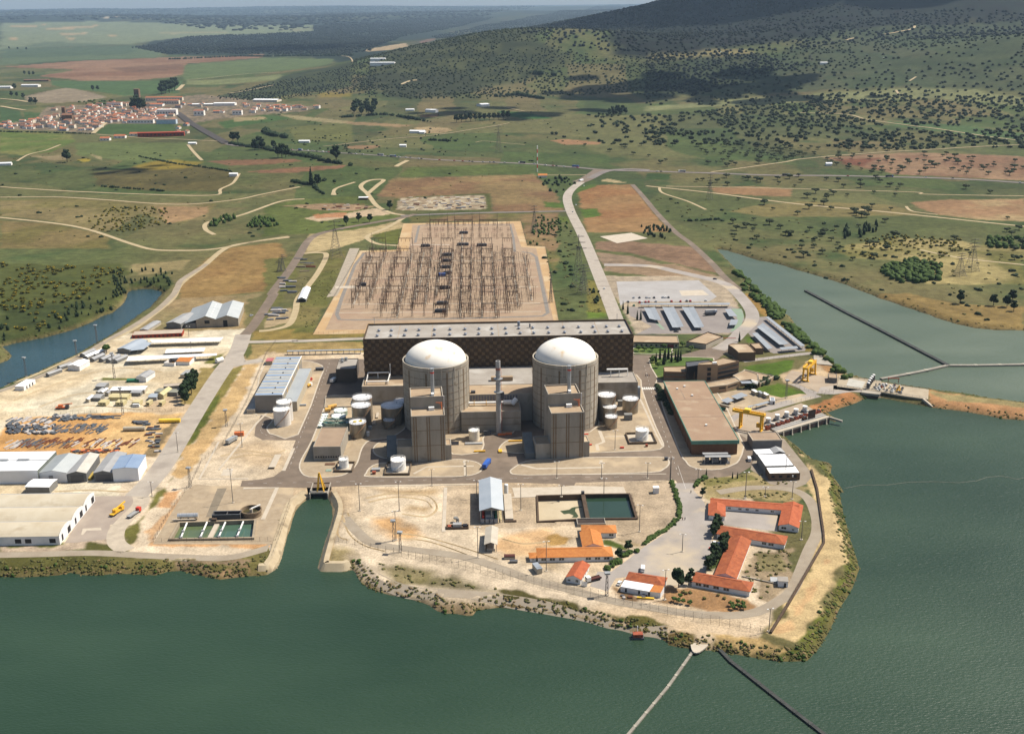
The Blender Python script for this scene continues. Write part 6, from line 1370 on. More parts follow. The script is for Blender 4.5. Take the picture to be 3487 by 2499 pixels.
P=[lxy(t,H2(x,y,z)) for x,y,z in [(1500,1016,2.8),(1902,1086,2.8),(1962,994,3.5),(1552,926,3.5),(2060,1106,2.8),(2112,1014,3.5)]]
part('lean_to_roof',MB().add([(*P[0],2.8),(*P[1],2.8),(*P[2],3.6),(*P[3],3.6)],[(0,1,2,3)]),SHEETW,t);part('lean_to_roof',MB().add([(*P[1],2.8),(*P[4],2.8),(*P[5],3.6),(*P[2],3.6)],[(0,1,2,3)]),TILEO,t)
part('lean_to_wall',MB().add([(*P[0],0),(*P[4],0),(*P[4],2.75),(*P[0],2.75),(*P[5],0),(*P[5],3.5),(*P[3],0),(*P[3],3.5)],[(0,1,2,3),(1,4,5,2),(6,0,3,7)]),PLASTER,t)
for k in (.14,.47,.72):q=P[0]+(P[4]-P[0])*k;part('opening',MB().cbox(q.x,q.y-.05,.3,1.1,.15,1.8),DARK,t)
t,wd,dp=bthing('blue_roofed_shed','tall open shed with long pale blue pitched roof left of the basins','shed',E,(1664,428),(1845,424),(1836,190),7.4)
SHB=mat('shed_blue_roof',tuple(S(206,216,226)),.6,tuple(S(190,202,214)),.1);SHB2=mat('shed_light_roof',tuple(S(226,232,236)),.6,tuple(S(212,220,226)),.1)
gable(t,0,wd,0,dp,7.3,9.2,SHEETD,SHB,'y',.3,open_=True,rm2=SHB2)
for x in (.4,wd/2,wd-.4):
    for k in range(6):part('post',MB().cbox(x,.5+k*(dp-1)/5,0,.35,.35,7.3),GRYM,t)
part('machinery',MB().box(3,7.5,.8,dp*.8,0,4.2),mat('machinery_grey',tuple(S(170,176,180)),.6),t);part('machinery',MB().box(8.2,9.2,.8,dp*.7,0,3.6),mat('bottle_green',(0,0,0),.5),t);part('machinery',MB().box(1.2,2.4,.8,dp*.7,0,3.8),REDP,t)
part('pipe_bank',MB().bar((wd-1.8,.2,2),(wd-1.8,dp,2),.3).bar((wd-1.1,.2,1.2),(wd-1.1,dp,1.2),.3),CREAM,t);part('gable_sheet',MB().add([(0,0,7.3),(wd,0,7.3),(wd/2,0,9.1)],[(0,1,2)]),SHEETD,t)
for k in range(4):part('gas_bottle_rack',MB().box(.5+k*2.4,2.4+k*2.4,-.8,.2,.2,2.6),mat('rack_steel',tuple(S(190,192,196)),.5),t)
t=thing('white_slab','long pale slab alongside the blue roofed shed','slab',(*E(1862,510).xy,0),ROT);d_=(E(1855,315)-E(1862,510)).length;part('slab',MB().box(0,4.4,0,d_,0,1.6),MARKC,t);part('footing',MB().box(-.4,6,-1.4,-.05,0,.8),DKC,t)
t=thing('gas_tank','small upright white tank beside the back of the blue roofed shed','tank',(*E(1868,305).xy,0),0);part('shell',MB().cyl(0,0,.6,6.2,1.2,14).sphere((0,0,6.2),1.2,1.2,.6,14,6),WHITE,t);part('legs',MB().cyl(0,0,0,.6,.9,6),GRYM,t)
t,wd,dp=bthing('small_shed','small pale gabled open shed before the blue roofed shed','shed',E,(1700,690),(1798,690),(1795,560),4.2)
gable(t,0,wd,0,dp,4.2,5.4,SHEETD,mat('old_white_sheet',tuple(S(236,226,206)),.7,tuple(S(216,204,184)),.2),'y',.2,open_=True);part('post',MB().cbox(.3,.3,0,.3,.3,4.2).cbox(wd-.3,.3,0,.3,.3,4.2).cbox(.3,dp-.3,0,.3,.3,4.2).cbox(wd-.3,dp-.3,0,.3,.3,4.2),GRYM,t);part('heap',MB().box(1,wd-1,1,dp-1,0,1.3),MARKC,t);part('side_sheet',MB().box(0,.12,0,dp,0,4.2),SHEETD,t)
t=thing('pump_skid','small fenced pit with pumps and a white box left of the blue roofed shed','pump skid',(*E(1405,575).xy,0),ROT)
part('pit_wall',MB().box(0,12,0,.4,0,1.1).box(0,.4,.4,3.6,0,1.1).box(11.6,12,.4,3.6,0,1.1).box(0,12,3.6,4,0,1.1),DKC,t);part('pump_box',MB().box(3.6,8.2,.6,3.4,0,2.6),SHEETG,t);part('dark_box',MB().box(9,11.2,.8,3.2,.1,1.8),DARK,t);part('dark_box',MB().box(.8,2.6,.8,3.2,.1,1.4),RUSTO,t)
part('valve_stack',MB().cyl(6,8,0,2.6,.8,8).cyl(5,9,2.2,2.8,1.3,8).bar((6,4,1.4),(6,8,1.4),.3),SHEETD,t)
t,wd,dp=bthing('pump_pit','open topped dark pit with pale rim on the south edge of the basins','pit',H2,(890,138),(1290,132),(1282,55),1.8)
part('pit_wall',MB().box(0,wd,0,.35,0,1.8).box(0,.35,.35,dp,0,1.8).box(wd-.35,wd,.35,dp,0,1.8).box(0,wd,dp,dp+.35,0,1.8),CONCW,t);part('pit_floor',MB().box(.35,wd-.35,.35,dp,.1,1.35),mat('pit_dark',(.045,.03,.022),.9,(.03,.02,.016),.3),t)
t=thing('white_kiosk','lone white cube kiosk on the gravel right of the basins','kiosk',(*F(1190,296).xy,0),0);part('box',MB().box(0,3.2,0,2.8,0,3.4),PLASTER,t);part('roof',MB().box(-.15,3.35,-.15,2.95,3.4,3.6),WHITE,t)
t=thing('basin_post','small dark sluice box on the divide between the basins','sluice',(*F(645,305).xy,0),0);part('box',MB().box(-.9,.9,-.8,.8,0,2.2),DKM,t)
t=thing('white_hut','small white hut with pale roof inside the bend of the perimeter track','hut',(*H1(1440,1350).xy,0),-.15);part('wall',MB().box(0,4.6,0,4.4,0,3.0),PLASTER,t);part('roof',MB().box(-.2,4.8,-.2,4.6,3.0,3.2),ROOFG,t);part('door',MB().box(2.7,3.7,-.06,0,0,2.2),DARK,t)
t=thing('grey_cabinet','low grey sloping cabinet beside the small white hut','cabinet',(*H1(1335,1290).xy,0),-.1);part('cabinet',MB().add([(0,0,0),(3.4,0,0),(3.4,2.4,0),(0,2.4,0),(0,0,.6),(3.4,0,.6),(3.4,2.4,1.8),(0,2.4,1.8)],[(0,1,5,4),(1,2,6,5),(2,3,7,6),(3,0,4,7),(4,5,6,7)]),GRYM,t)
t=thing('garden_wall','thin low wall across the rough garden behind the mottled roofed building','wall',(*H1(930,1210).xy,0),0);q1=H1(1440,1320);part('wall',MB().bar((0,0,.4),(q1.x-t.location.x,q1.y-t.location.y,.4),.3),CONCW,t)
t=thing('site_container','cream site container with pale blue roof before the bright orange building','container',(*H2(325,850).xy,0),.35);part('box',MB().box(0,2.8,0,6.6,.3,2.9),CREAMW,t);part('roof',MB().box(-.1,2.9,-.1,6.7,2.9,3.05),BLUEM,t)
t=thing('open_crate','rust edged open skip left of the bright orange building','skip',(*H2(0,650).xy,0),0);part('rim',MB().box(-5,.6,1,3.4,0,1.8),mat('rusty_maroon',tuple(S(110,60,50)),.8),t);part('front',MB().box(-5,.5,.9,1,.1,1.2),MARKC,t)
t=thing('open_crate','dark open skip lying nearest the shore beside the rust edged one','skip',(*H2(-60,690).xy,0),0);part('rim',MB().box(0,4,0,1.6,0,1.3),DKM,t);part('lip',MB().box(-.1,4.1,-.1,.0,1.0,1.35),GRYM,t)
# canal gate
p0=E(358,288);p1=E(487,288);gw=(p1-p0).length
t=thing('canal_gate','dark gate pit at the canal head with a yellow A frame hoist','sluice gate',(p0.x,p0.y,0),ROT)
part('pit_back',MB().box(0,gw,12,12.6,-6,.5),DKC,t);part('side_wall',MB().box(-.6,0,-3,12.6,-6,.5),CONCW,t);part('side_wall',MB().box(gw,gw+.6,-3,12.6,-6,.5),CONCW,t)
part('bridge',MB().box(0,gw,-1.4,.6,-.3,.5),CONCW,t);part('gate_leaf',MB().box(0,gw,.7,1.1,-6,-.4),mat('gate_black',(.02,.02,.02),.6),t);part('floor_grate',MB().box(0,gw,1.2,11.9,-3.4,-3.2),DARK,t)
part('hoist_frame',MB().bar((gw*.40,-.5,.5),(gw*.52,2,11),.45).bar((gw*.80,-.5,.5),(gw*.56,2,11),.45).bar((gw*.40,5,.3),(gw*.52,2,11),.4).bar((gw*.80,5,.3),(gw*.56,2,11),.4).bar((gw*.50,2,11),(gw*.60,2,11),.6),YEL,t)
handrail(t,[(0,-1.3,.5),(gw,-1.3,.5)],1.1,3)
# water treatment bay
p=B(1930,600);t=thing('clarifier','round concrete clarifier with a white radial bridge','clarifier',(p.x,p.y+4.2,0),0);t.scale=(.74,.74,.8)
part('tank_wall',MB().lathe([(7.4,0),(7.4,3.2),(7.9,3.4),(7.9,4.4),(7.1,4.4),(7.1,1.8)],40),mat('clarifier_concrete',tuple(S(176,152,122)),.9,tuple(S(146,124,98)),.3),t);part('water',MB().cyl(0,0,1.6,1.8,7.1,40),mat('murky_water',(.07,.06,.025),.2,(.04,.035,.02),.3),t)
part('centre_column',MB().cyl(0,0,1.8,4.6,1.2,14),MARKC,t);part('bridge',MB().bar((0,0,4.8),(5.4,6.5,4.8),.5),WHITE,t)
p=B(1640,622);t=thing('filter_house','open topped dark filter house beside the round clarifier','filter house',(p.x,p.y,0),ROT);t.scale=(.76,.76,.8)
part('wall',MB().box(0,20,0,.6,0,4.6).box(0,.6,.6,5.6,0,4.6).box(19.4,20,.6,5.6,0,4.6).box(0,20,5.6,6.2,0,4.6).box(10,10.4,.6,5.6,0,4.4),mat('dark_sheet_wall',tuple(S(112,108,104)),.8,tuple(S(90,86,84)),.3),t);part('rim',MB().box(-.1,20.1,-.1,.1,4.6,4.8).box(-.1,20.1,6.0,6.3,4.6,4.8),BLUEM,t);part('filter_bed',MB().box(.6,19.4,.6,5.6,.1,2.6),mat('filter_brown',(.05,.03,.02),.9),t);part('side_hopper',MB().box(.2,3.6,-3.2,-.1,0,2.8),DKC,t)
p=B(1370,612);t=thing('horizontal_tank','bright steel horizontal tank on saddles beside the settling basin','tank',(p.x,p.y,0),ROT);t.scale=(.74,)*3
part('shell',MB().bar((.5,0,3.2),(15.5,0,3.2),1.9,20),mat('bright_steel',(.72,.70,.66),.25,metal=.7),t)
for q in (2.5,8,13):part('saddle',MB().cbox(q,0,0,.6,2.6,1.8),CONCW,t);part('hoop',MB().bar((q,0,3.2),(q+.3,0,3.2),2.0,20),GRYM,t)
part('walkway',MB().box(-3,14,-3.6,-2.6,1.6,1.9).bar((-3,-3,0),(-3,-3,1.6),.2).box(3,11,3,6,0,2.2),MARKC,t)
for i,(x0,x1) in enumerate([((1445,640),(1398,755)),((1600,635),(1548,752)),((1742,635),(1690,748)),((1880,630),(1832,745))]):
    a_,b_=B(*x0,1.2),B(*x1,1.2);t=thing('scraper_bridge',['first','second','third','fourth'][i]+' white scraper bridge across the settling basin from the left','scraper bridge',(a_.x,a_.y,1.2),0,'scraper bridges over the settling basin')
    d_=b_-a_;part('beam',MB().bar((0,0,.4),(d_.x,d_.y,.4),.45),WHITE,t);part('motor',MB().cbox(d_.x*.65,d_.y*.65,.7,1.1,1.1,.9),GRYM,t);part('wheel_box',MB().cbox(d_.x*.97,d_.y*.97,0,1.4,1.0,.8),GRYM,t)
for k in (.51,):a_,b_=B(1675,640,0),B(1612,760,0);t=thing('basin_divider','pale dividing wall in the middle of the settling basin','wall',(a_.x,a_.y,0),0);part('wall',MB().bar((0,0,-1.5),((b_-a_).x,(b_-a_).y,-1.5),1.8),MARKC,t)
def hall_g(name,label,f,fl,fr,bk,h,rh,wm_,rm_,along='y',z=0,grp=None,rm2=None,door=None,cat='shed',n=None):
    t,wd,dp=bthing(name,label,cat,f,fl,fr,bk,z,grp);gable(t,0,wd,0,dp,h,rh,wm_,rm_,along,.3,rm2=rm2)
    if door:part('door',MB().box(wd*door[0],wd*door[1],-.1,0,0,door[2]),door[3],t)
    return t,wd,dp
SHG1=mat('hall_roof_sunlit',tuple(S(228,232,230)),.6,tuple(S(212,218,218)),.1)  # paler roof colour for slopes facing the sun, their light painted in
t,wd,dp=bthing('white_hall','largest white hall with almost flat bright roof at the left picture edge','hall',B,(-330,238),(287,230),(405,82),8.4)
flat(t,0,wd,0,dp,0,8.4,SHEETW,mat('bright_hall_roof',(.80,.81,.82),.6,(.74,.75,.77),.1),.1,.15);part('side_band',MB().box(wd,wd+.1,0,dp,0,8.3),mat('green_grey_wall',tuple(S(136,142,132)),.8),t)
part('roof_ridge',MB().box(0,wd,dp*.52,dp*.52+.5,8.3,8.6),SHEETG,t)
for k in (.35,.62):part('ridge_vent',MB().box(wd*k,wd*k+7,dp*.52-.5,dp*.52+1,8.5,9.3),GRYM,t)
for i in range(11):
    for yy in (.25,.78):part('rooflight',MB().box(wd-4-i*3.2,wd-2.6-i*3.2,dp*yy,dp*yy+4,8.3,8.42),WHITE,t)
hall_g('gabled_hall','wide pale grey gabled hall next to the largest white hall',B,(298,252),(512,250),(630,116),6.0,7.6,SHEETW,mat('hall_roof_shade',tuple(S(196,202,204)),.6,tuple(S(182,188,190)),.1),z=6,rm2=SHG1,grp='gabled halls in the west yard',door=(.35,.5,4.5,SHEETG),cat='hall')  # left slope gets a shaded copy of the same roof colour
hall_g('gabled_hall','grey gabled hall with a cream right slope and red edge lines',B,(520,258),(664,252),(776,106),5.6,7.0,mat('dark_grey_sheet_wall',tuple(S(140,140,138)),.8),SHEETG,z=5.6,rm2=mat('cream_slope',tuple(S(240,234,220)),.7),grp='gabled halls in the west yard',door=(.15,.85,4.6,DKM),cat='hall')
hall_g('gabled_hall','narrow dull grey gabled hall beside the blue roofed hall',B,(722,252),(868,248),(958,98),5.4,6.8,MATS['dark_grey_sheet_wall'],SHEETG,z=5.4,grp='gabled halls in the west yard',door=(.1,.9,4.4,DKM),cat='hall')
t,wd,dp=hall_g('blue_roofed_hall','tall white walled hall with blue roof at the road end of the row',B,(866,222),(1064,214),(1132,112),8.0,8.8,SHEETW,SHEETB,z=8,cat='hall')
part('roof_seam',MB().bar((wd/2,0,8.9),(wd/2,dp,8.9),.35),mat('darker_blue_sheet',tuple(S(140,166,204)),.6),t)
t,wd,dp=bthing('yellow_stack','yellow timber panel leaning between two gabled halls','stack',B,(670,308),(705,308),(730,255),0);part('stack',MB().box(0,wd,0,dp,0,1.4),mat('yellow_board',tuple(S(220,190,96)),.8),t)
hall_g('grey_office_shed','small grey shed with white roof alone before the white hall',B,(195,358),(378,360),(378,300),4.2,4.8,SHEETD,SHEETW,'x',z=4.2)
t,wd,dp=bthing('ribbed_roof_works','long white works building with three curved cream roof bays at lower left','works building',B,(-330,750),(455,738),(705,405),5.0)
n_=3;CRM=mat('aged_cream_roof',tuple(S(244,232,206)),.85,tuple(S(224,208,178)),.06,c3=tuple(S(206,188,158)),s3=.07,f3=.58)
for i in range(n_):
    y0,y1=dp*i/n_,dp*(i+1)/n_;mb=MB();k=8;V_=[]
    for j in range(k+1):
        y=y0+(y1-y0)*j/k;z=5.0+2.0*math.sin(math.pi*j/k)**.8;V_+=[(0,y,z),(wd,y,z)]
    mb.add(V_,[(2*j,2*j+1,2*j+3,2*j+2) for j in range(k)]);part('vaulted_roof',mb,CRM,t)
    part('gutter',MB().box(0,wd,y1-.35,y1+.35,4.9,5.15),SHEETG,t)
    gb=MB();gv=[(wd,y0,4.9)]+[(wd,y0+(y1-y0)*j/k,5.0+2.0*math.sin(math.pi*j/k)**.8) for j in range(k+1)]+[(wd,y1,4.9)]
    gb.add([(x+.05,y,z+.5) for x,y,z in gv]+[(x+.05,y,4.8) for x,y,z in gv],[(j,j+11 if False else j+len(gv),j+1+len(gv),j+1) for j in range(len(gv)-1)]);part('gable_parapet',gb,PLASTER,t)
part('wall',MB().box(0,wd,0,dp,0,4.95),PLASTER,t)
for k in (.06,.22,.42,.56,.72,.90):part('side_window',MB().box(wd+.06,wd+.2,dp*k,dp*k+(3.6 if k in (.22,.56,.90) else 1.6),.8,4.2),DARK,t)
for k in (.56,.66,.90):part('front_window',MB().box(wd*k,wd*k+3.2,-.08,0,1.2,3.6),DARK,t)
for k in range(5):q=B(190+k*28,795-(k%2)*18);tt=thing('cable_drum','wooden cable drum lying by the front wall of the ribbed roof works','cable drum',(q.x,q.y,0),k,'cable drums by the works wall');part('drum',MB().bar((-.5,0,.9),(.5,0,.9),.6,10),mat('drum_wood',tuple(S(200,160,110)),.9),tt);part('flange',MB().bar((-.6,0,.9),(-.5,0,.9),.95,12).bar((.5,0,.9),(.6,0,.9),.95,12),MATS['drum_wood'],tt)
# canopies and huts in the north west yard
for q,lb in [([(1175,606),(1700,590),(1725,562),(1160,582)],'longest white canopy along the back of the west yard'),([(1005,668),(1108,656),(1172,606),(1072,582)],'broad pale blue canopy at the left end of the longest canopy'),([(1275,686),(1574,670),(1586,644),(1284,656)],'short white canopy inside the west yard'),([(976,746),(1672,702),(1676,686),(992,712)],'long narrow white canopy nearest the hut with orange roof')]:
    t=canopy(A,q,lb,4.0 if 'long' in lb or 'broad' in lb else 3.4,SHEETW if 'blue' not in lb else SHB,'pale canopies of the west yard','canopy')
hall_g('grey_gabled_shed','grey blue gabled shed joined to the broad canopy',A,(905,655),(1000,662),(1070,585),3.6,4.8,SHEETD,mat('shed_blue_roof',(0,0,0)),z=3.6)
t,wd,dp=bthing('red_shed','long low red walled shed with tan roof behind the longest canopy','shed',A,(1022,578),(1408,560),(1405,530),0)
flat(t,0,wd,0,dp,0,3.4,mat('brick_red_wall',tuple(S(196,80,54)),.85),mat('dusty_roof',tuple(S(224,206,184)),.8),.1,.15);windows(t,[(wd*(i+.5)/12,0,1.7) for i in range(12)],1.4,1.2,DARK)
t,wd,dp=bthing('twin_halls','pair of joined gabled halls with bright roofs and dark doors near the water inlet','hall',A,(1512,432),(1838,418),(1915,300),7.2)
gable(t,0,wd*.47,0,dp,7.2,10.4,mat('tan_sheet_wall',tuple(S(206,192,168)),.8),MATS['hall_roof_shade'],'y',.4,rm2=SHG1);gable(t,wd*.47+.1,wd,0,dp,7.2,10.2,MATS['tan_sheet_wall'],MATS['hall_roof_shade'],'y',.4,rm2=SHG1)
part('side_wing_roof',MB().add([(-10,0,4.5),(-.4,0,7.3),(-.4,dp,7.3),(-10,dp,4.5)],[(0,1,2,3)]),MATS['hall_roof_shade'],t);part('side_wing_wall',MB().box(-10,-.4,0,dp,0,4.5),SHEETD,t)
part('door',MB().box(wd*.2,wd*.32,-.1,0,3.5,6.5),DARK,t);part('door',MB().box(wd*.64,wd*.74,-.1,0,0,6.0),DARK,t)
for k in range(6):part('rooflight',MB().box(wd*.30,wd*.36,dp*(k+.3)/6.5,dp*(k+.6)/6.5,9.1,9.25),WHITE,t)
hall_g('grey_gabled_shed','middle sized grey gabled shed left of the twin halls',A,(1283,456),(1395,462),(1447,385),4.8,6.4,SHEETD,SHEETG,z=4.8)
hall_g('long_low_shed','long low shed with pale roof and open cream front near the water inlet',A,(1078,506),(1140,508),(1208,442),3.0,3.8,CREAMW,SHEETG,z=3)
hall_g('white_gabled_hut','white gabled hut beside the inlet, bright against the sand',A,(522,785),(612,790),(682,745),3.8,5.0,PLASTER,SHEETW,z=3.8)
t,wd,dp=bthing('white_flat_hut','white flat roofed hut with three dark doors at the inlet shore','hut',A,(113,942),(182,944),(275,888),3.4);flat(t,0,wd,0,dp,0,3.4,PLASTER,SHEETW,.1,.2)
for k in (.2,.45,.7):part('door',MB().box(wd,wd+.08,dp*k,dp*k+1.4,0,2.4),DARK,t)
hall_g('grey_roofed_hut','narrow white hut with grey roof beside a green skip',A,(1050,872),(1125,876),(1168,828),3.8,5.0,PLASTER,SHEETG,z=3.8)
t=thing('green_skip','green skip beside the narrow white hut','skip',(*A(978,915).xy,0),.1);part('skip_box',MB().box(0,9,0,3.4,.2,2.0),mat('skip_green',(.03,.16,.09),.7),t);part('lip',MB().box(-.1,9.1,3.4,3.6,1.8,2.2),DKM,t)
for fl,fr,bk,lb in [((352,845),(378,850),(450,808),'small grey hut nearest the inlet, left of a pair'),((440,790),(468,797),(530,760),'small grey hut nearest the inlet, right of a pair')]:hall_g('grey_hut',lb,A,fl,fr,bk,2.4,3.2,SHEETD,SHEETG,z=2.4,grp='grey huts near the inlet')
for i,(x,y) in enumerate([(615,695),(690,730),(760,732),(815,738),(868,742),(700,690),(640,712)]):
    o1=46;hall_g('grey_hut',['leftmost grey hut of the cluster by the round tree','front left grey hut of the cluster by the round tree','third grey hut in the front row of the cluster','fourth grey hut in the front row of the cluster','last grey hut in the front row of the cluster','back white topped hut of the cluster by the round tree','pale topped hut between the leftmost and front left huts'][i],A,(x,y),(x+o1*.8,y+4),(x+o1*1.5,y-40),2.4,3.4,SHEETD,SHEETW if i>4 else SHEETG,z=2.4,grp='grey huts by the round tree',cat='hut')
t,wd,dp=hall_g('orange_roofed_hut','white hut with an orange tile roof in the west yard',A,(1362,752),(1462,754),(1502,712),3.0,4.0,PLASTER,TILEO,'x',z=3,cat='hut')
t,wd,dp=bthing('roofless_hut','white hut without a roof left of the orange roofed hut','hut',A,(1265,760),(1345,764),(1380,724),2.8);part('wall',MB().box(0,wd,0,.3,0,2.8).box(0,.3,.3,dp,0,2.8).box(wd-.3,wd,.3,dp,0,2.8).box(0,wd,dp-.3,dp,0,2.8),PLASTER,t);part('floor',MB().box(.3,wd-.3,.3,dp-.3,0,.4),mat('drum_wood',(0,0,0)),t)
t=thing('white_pod','white rounded tank lying at the roadside north of the road bend','tank',(*A(1672,765).xy,0),.9);part('pod',MB().bar((0,0,2),(6,0,2),1.9,14),WHITE,t);part('skid',MB().box(0,6,-1.2,1.2,0,.5),GRYM,t)
# cream cabin cluster
CABL=['first cream cabin of the front row from the left','second cream cabin of the front row','third cream cabin of the front row','fourth cream cabin of the front row, narrow','last cream cabin of the front row, narrow']
for i,(x0,x1,y) in enumerate([(1380,1490,1250),(1622,1735,1250),(1855,1960,1248),(2050,2095,1250),(2232,2275,1250)]):
    w_=x1-x0;t,wd,dp=bthing('cream_cabin',CABL[i],'cabin',Y2,(x0,y),(x1,y+2),(x1+55,y-42),0,'cream cabins in the front row');flat(t,0,wd,0,dp,.3,2.9,CREAM,CREAM,.05,.1)
    for k in (.28,.66):part('window',MB().box(wd*k,wd*k+1.1,-.06,0,1.2,2.0),DARK,t)
for i,(x0,x1,y,m1,m2,lb) in enumerate([(1205,1250,1200,CREAMW,SHEETW,'narrow white cabin at the left end of the cabin cluster'),(1300,1410,1180,SHEETD,SHEETG,'grey cabin behind the first cream cabin'),(1530,1790,1172,CREAM,CREAM,'long cream cabin behind the front row'),(1840,1975,1108,SHEETD,SHEETG,'grey cabin near the long white roofed block'),(2085,2200,1170,SHEETG,SHB,'pale blue roofed cabin at the right of the cabin cluster'),(1345,1470,1020,SHEETD,SHEETG,'grey flat cabin at the back of the cluster'),(1350,1395,1098,CREAMW,SHEETG,'first small cabin of the second row'),(1408,1450,1098,CREAMW,SHEETW,'second small cabin of the second row'),(1478,1525,1110,CREAMW,SHEETG,'third small cabin of the second row'),(1548,1600,1080,CREAMW,SHEETG,'fourth small cabin of the second row'),(1612,1660,1082,CREAMW,SHEETG,'fifth small cabin of the second row'),(1715,1800,1075,SHEETD,SHEETG,'grey cabin beside the floodlight mast')]):
    hall_g('site_cabin',lb,Y2,(x0,y),(x1,y+2),(x1+42,y-50),2.5,3.1,m1,m2,'x' if x1-x0>90 else 'y',grp='site cabins of the west yard',cat='cabin')
hall_g('yellow_tent','pale yellow gabled tent right of the pale blue roofed cabin',A,(1215,1040),(1265,1042),(1308,990),3.0,4.4,CREAM,CREAM,cat='tent')
t,wd,dp=hall_g('white_block','long white roofed site block behind the cabins',A,(852,975),(1115,970),(1132,942),3.0,3.3,CREAMW,SHEETW,'x',z=3,cat='site block');part('dark_band',MB().box(0,wd,-.35,0,2.6,3.1),DKM,t)
t,wd,dp=bthing('long_shelter','long dull green shelter beside the big dark tree','shelter',A,(1190,985),(1365,990),(1370,960),3);flat(t,0,wd,0,dp,0,3,SHEETD,mat('dull_green_roof',tuple(S(176,176,158)),.8),.1,.2)
t,wd,dp=bthing('long_shelter','pale long shelter behind the big dark tree','shelter',A,(1262,945),(1400,935),(1400,915),3);flat(t,0,wd,0,dp,0,3,SHEETD,mat('dusty_roof',(0,0,0)),.1,.2)
hall_g('box_trailer','white box body parked left of the big dark tree',A,(1395,880),(1455,882),(1470,845),2.6,2.9,CREAMW,SHEETG,cat='trailer')
p0=O(292,1088);p1=O(330,1000);wd=7.5;dp=(p1-p0).length;t=thing('nissen_shed','small pale barrel shed with open dark end near the switchyard','shed',(p0.x,p0.y,0),math.atan2(p1.y-p0.y,p1.x-p0.x)-math.pi/2);gable(t,-wd/2,wd/2,0,dp,3.0,4.8,SHEETD,SHEETW,'y',.2);part('door',MB().box(-wd*.4,wd*.4,-.1,0,0,3.0),DARK,t)
TYRE=mat('tyre_rubber',(.02,.02,.02),.8)
def car_proto(nm,mt,kind='car'):
    L_,W_,H_=(4.2,1.7,1.4) if kind=='car' else (4.8,1.9,2.2)
    t=thing('parked_'+kind,'x',kind,(0,0,0),0)
    if kind=='car':
        part('body',MB().add([(-2.1,-.85,.3),(2.1,-.85,.3),(2.1,.85,.3),(-2.1,.85,.3),(-2.05,-.82,.85),(2.1,-.8,.78),(2.1,.8,.78),(-2.05,.82,.85)],[(0,1,5,4),(1,2,6,5),(2,3,7,6),(3,0,4,7),(4,5,6,7)]),mt,t)
        part('windows',MB().add([(-1.7,-.78,.84),(1.0,-.78,.82),(1.0,.78,.82),(-1.7,.78,.84),(-1.2,-.66,1.34),(.3,-.66,1.36),(.3,.66,1.36),(-1.2,.66,1.34)],[(0,1,5,4),(1,2,6,5),(2,3,7,6),(3,0,4,7)]),GLASS,t)
        part('car_roof',MB().box(-1.22,.32,-.68,.68,1.34,1.41),mt,t)
    else:
        part('body',MB().box(-2.4,2.4,-.95,.95,.35,1.3),mt,t);part('windows',MB().box(-2.35,2.0,-.93,.93,1.3,1.85),GLASS,t);part('car_roof',MB().box(-2.4,1.9,-.95,.95,1.85,2.1),mt,t)
    wmh=MB().bar((0,-.12,0),(0,.12,0),.33,10).mesh('wheel',TYRE)
    for x in (-1.35,1.35):
        for y in (-.8,.8):o=link('wheel',wmh,t);o.location=(x,y,.33)
    return t
CARM=dict(white=mat('car_white',(.75,.75,.73),.3),red=mat('car_red',(.5,.02,.015),.3),blue=mat('car_blue',(.05,.10,.3),.3),silver=mat('car_silver',(.5,.52,.55),.3,metal=.3),dark=mat('car_dark',(.03,.03,.04),.3),green=mat('car_green',(.05,.2,.12),.3))
PROT={}
def vehicle(c,kind,p,rot,label,group=None,z=None):
    key=(c,kind)
    if key not in PROT:PROT[key]=o=car_proto('car',CARM[c],kind);o.location=(p.x,p.y,z if z is not None else .08);o.rotation_euler=(0,0,rot);o['label']=label;
    else:o=dup(PROT[key],(p.x,p.y,z if z is not None else .08),rot,label)
    if group:o['group']=group
    elif 'group' in o:del o['group']
    return o
park=[(358,262,'silver',1),(403,262,'dark',1),(458,262,'silver',1),(482,262,'white',1),(516,262,'dark',1),(583,260,'silver',1),(605,260,'white',1),(627,260,'dark',1),(315,295,'dark',0),(403,298,'red',0),(422,298,'white',0),(450,296,'red',0),(474,294,'red',0),(530,292,'silver',0),(650,290,'red',0),(720,290,'red',0),(768,288,'dark',0),(795,288,'red',0),(915,284,'white',0),(360,322,'green',0)]
for i,(x,y,c,back) in enumerate(park):
    vehicle(c,'car',K(x,y),1.45+.1*(i%3),f"{c} car in the {'back' if back else 'front'} row of the open car park, {['leftmost', 'left', 'middle', 'right', 'rightmost'][min(4, int((x - 300) / 110))]} part",'cars in the open car park')
for x,y,c,k,r,lb in [(500,428,'dark','car',.3,'dark car at the foot of the shortest carport'),(686,524,'dark','car',0,'dark car on the road before the three carports'),(850,510,'dark','car',0,'dark car below the right hand carport of three'),(960,630,'white','car',.9,'white car beside the skewed tan roofed building'),(985,118,'dark','car',-.2,'dark car driving on the bend of the ring road'),(1250,1515,'white','van',1.5,'white van on the loop road east of the brown roofed store')]:vehicle(c,k,K(x,y),r,lb)
vehicle('white','car',H1(560,750),.0,'white car parked under the dark trees by the mottled roof');vehicle('white','car',H1(620,760),.2,'second white car half under the trees by the mottled roof');vehicle('red','car',H1(525,830),-.15,'red car parked by the trees in the big grey yard')
vehicle('white','van',H2(1810,790),1.4,'white van behind the works house with lean-to roof');vehicle('white','car',H2(1480,985),1.2,'white car at the left end of the works house');vehicle('white','van',Y2(1915,1260),0,'white van before the third cream cabin');vehicle('silver','car',A(1940,400),1.1,'pale car on the west road by the twin halls')
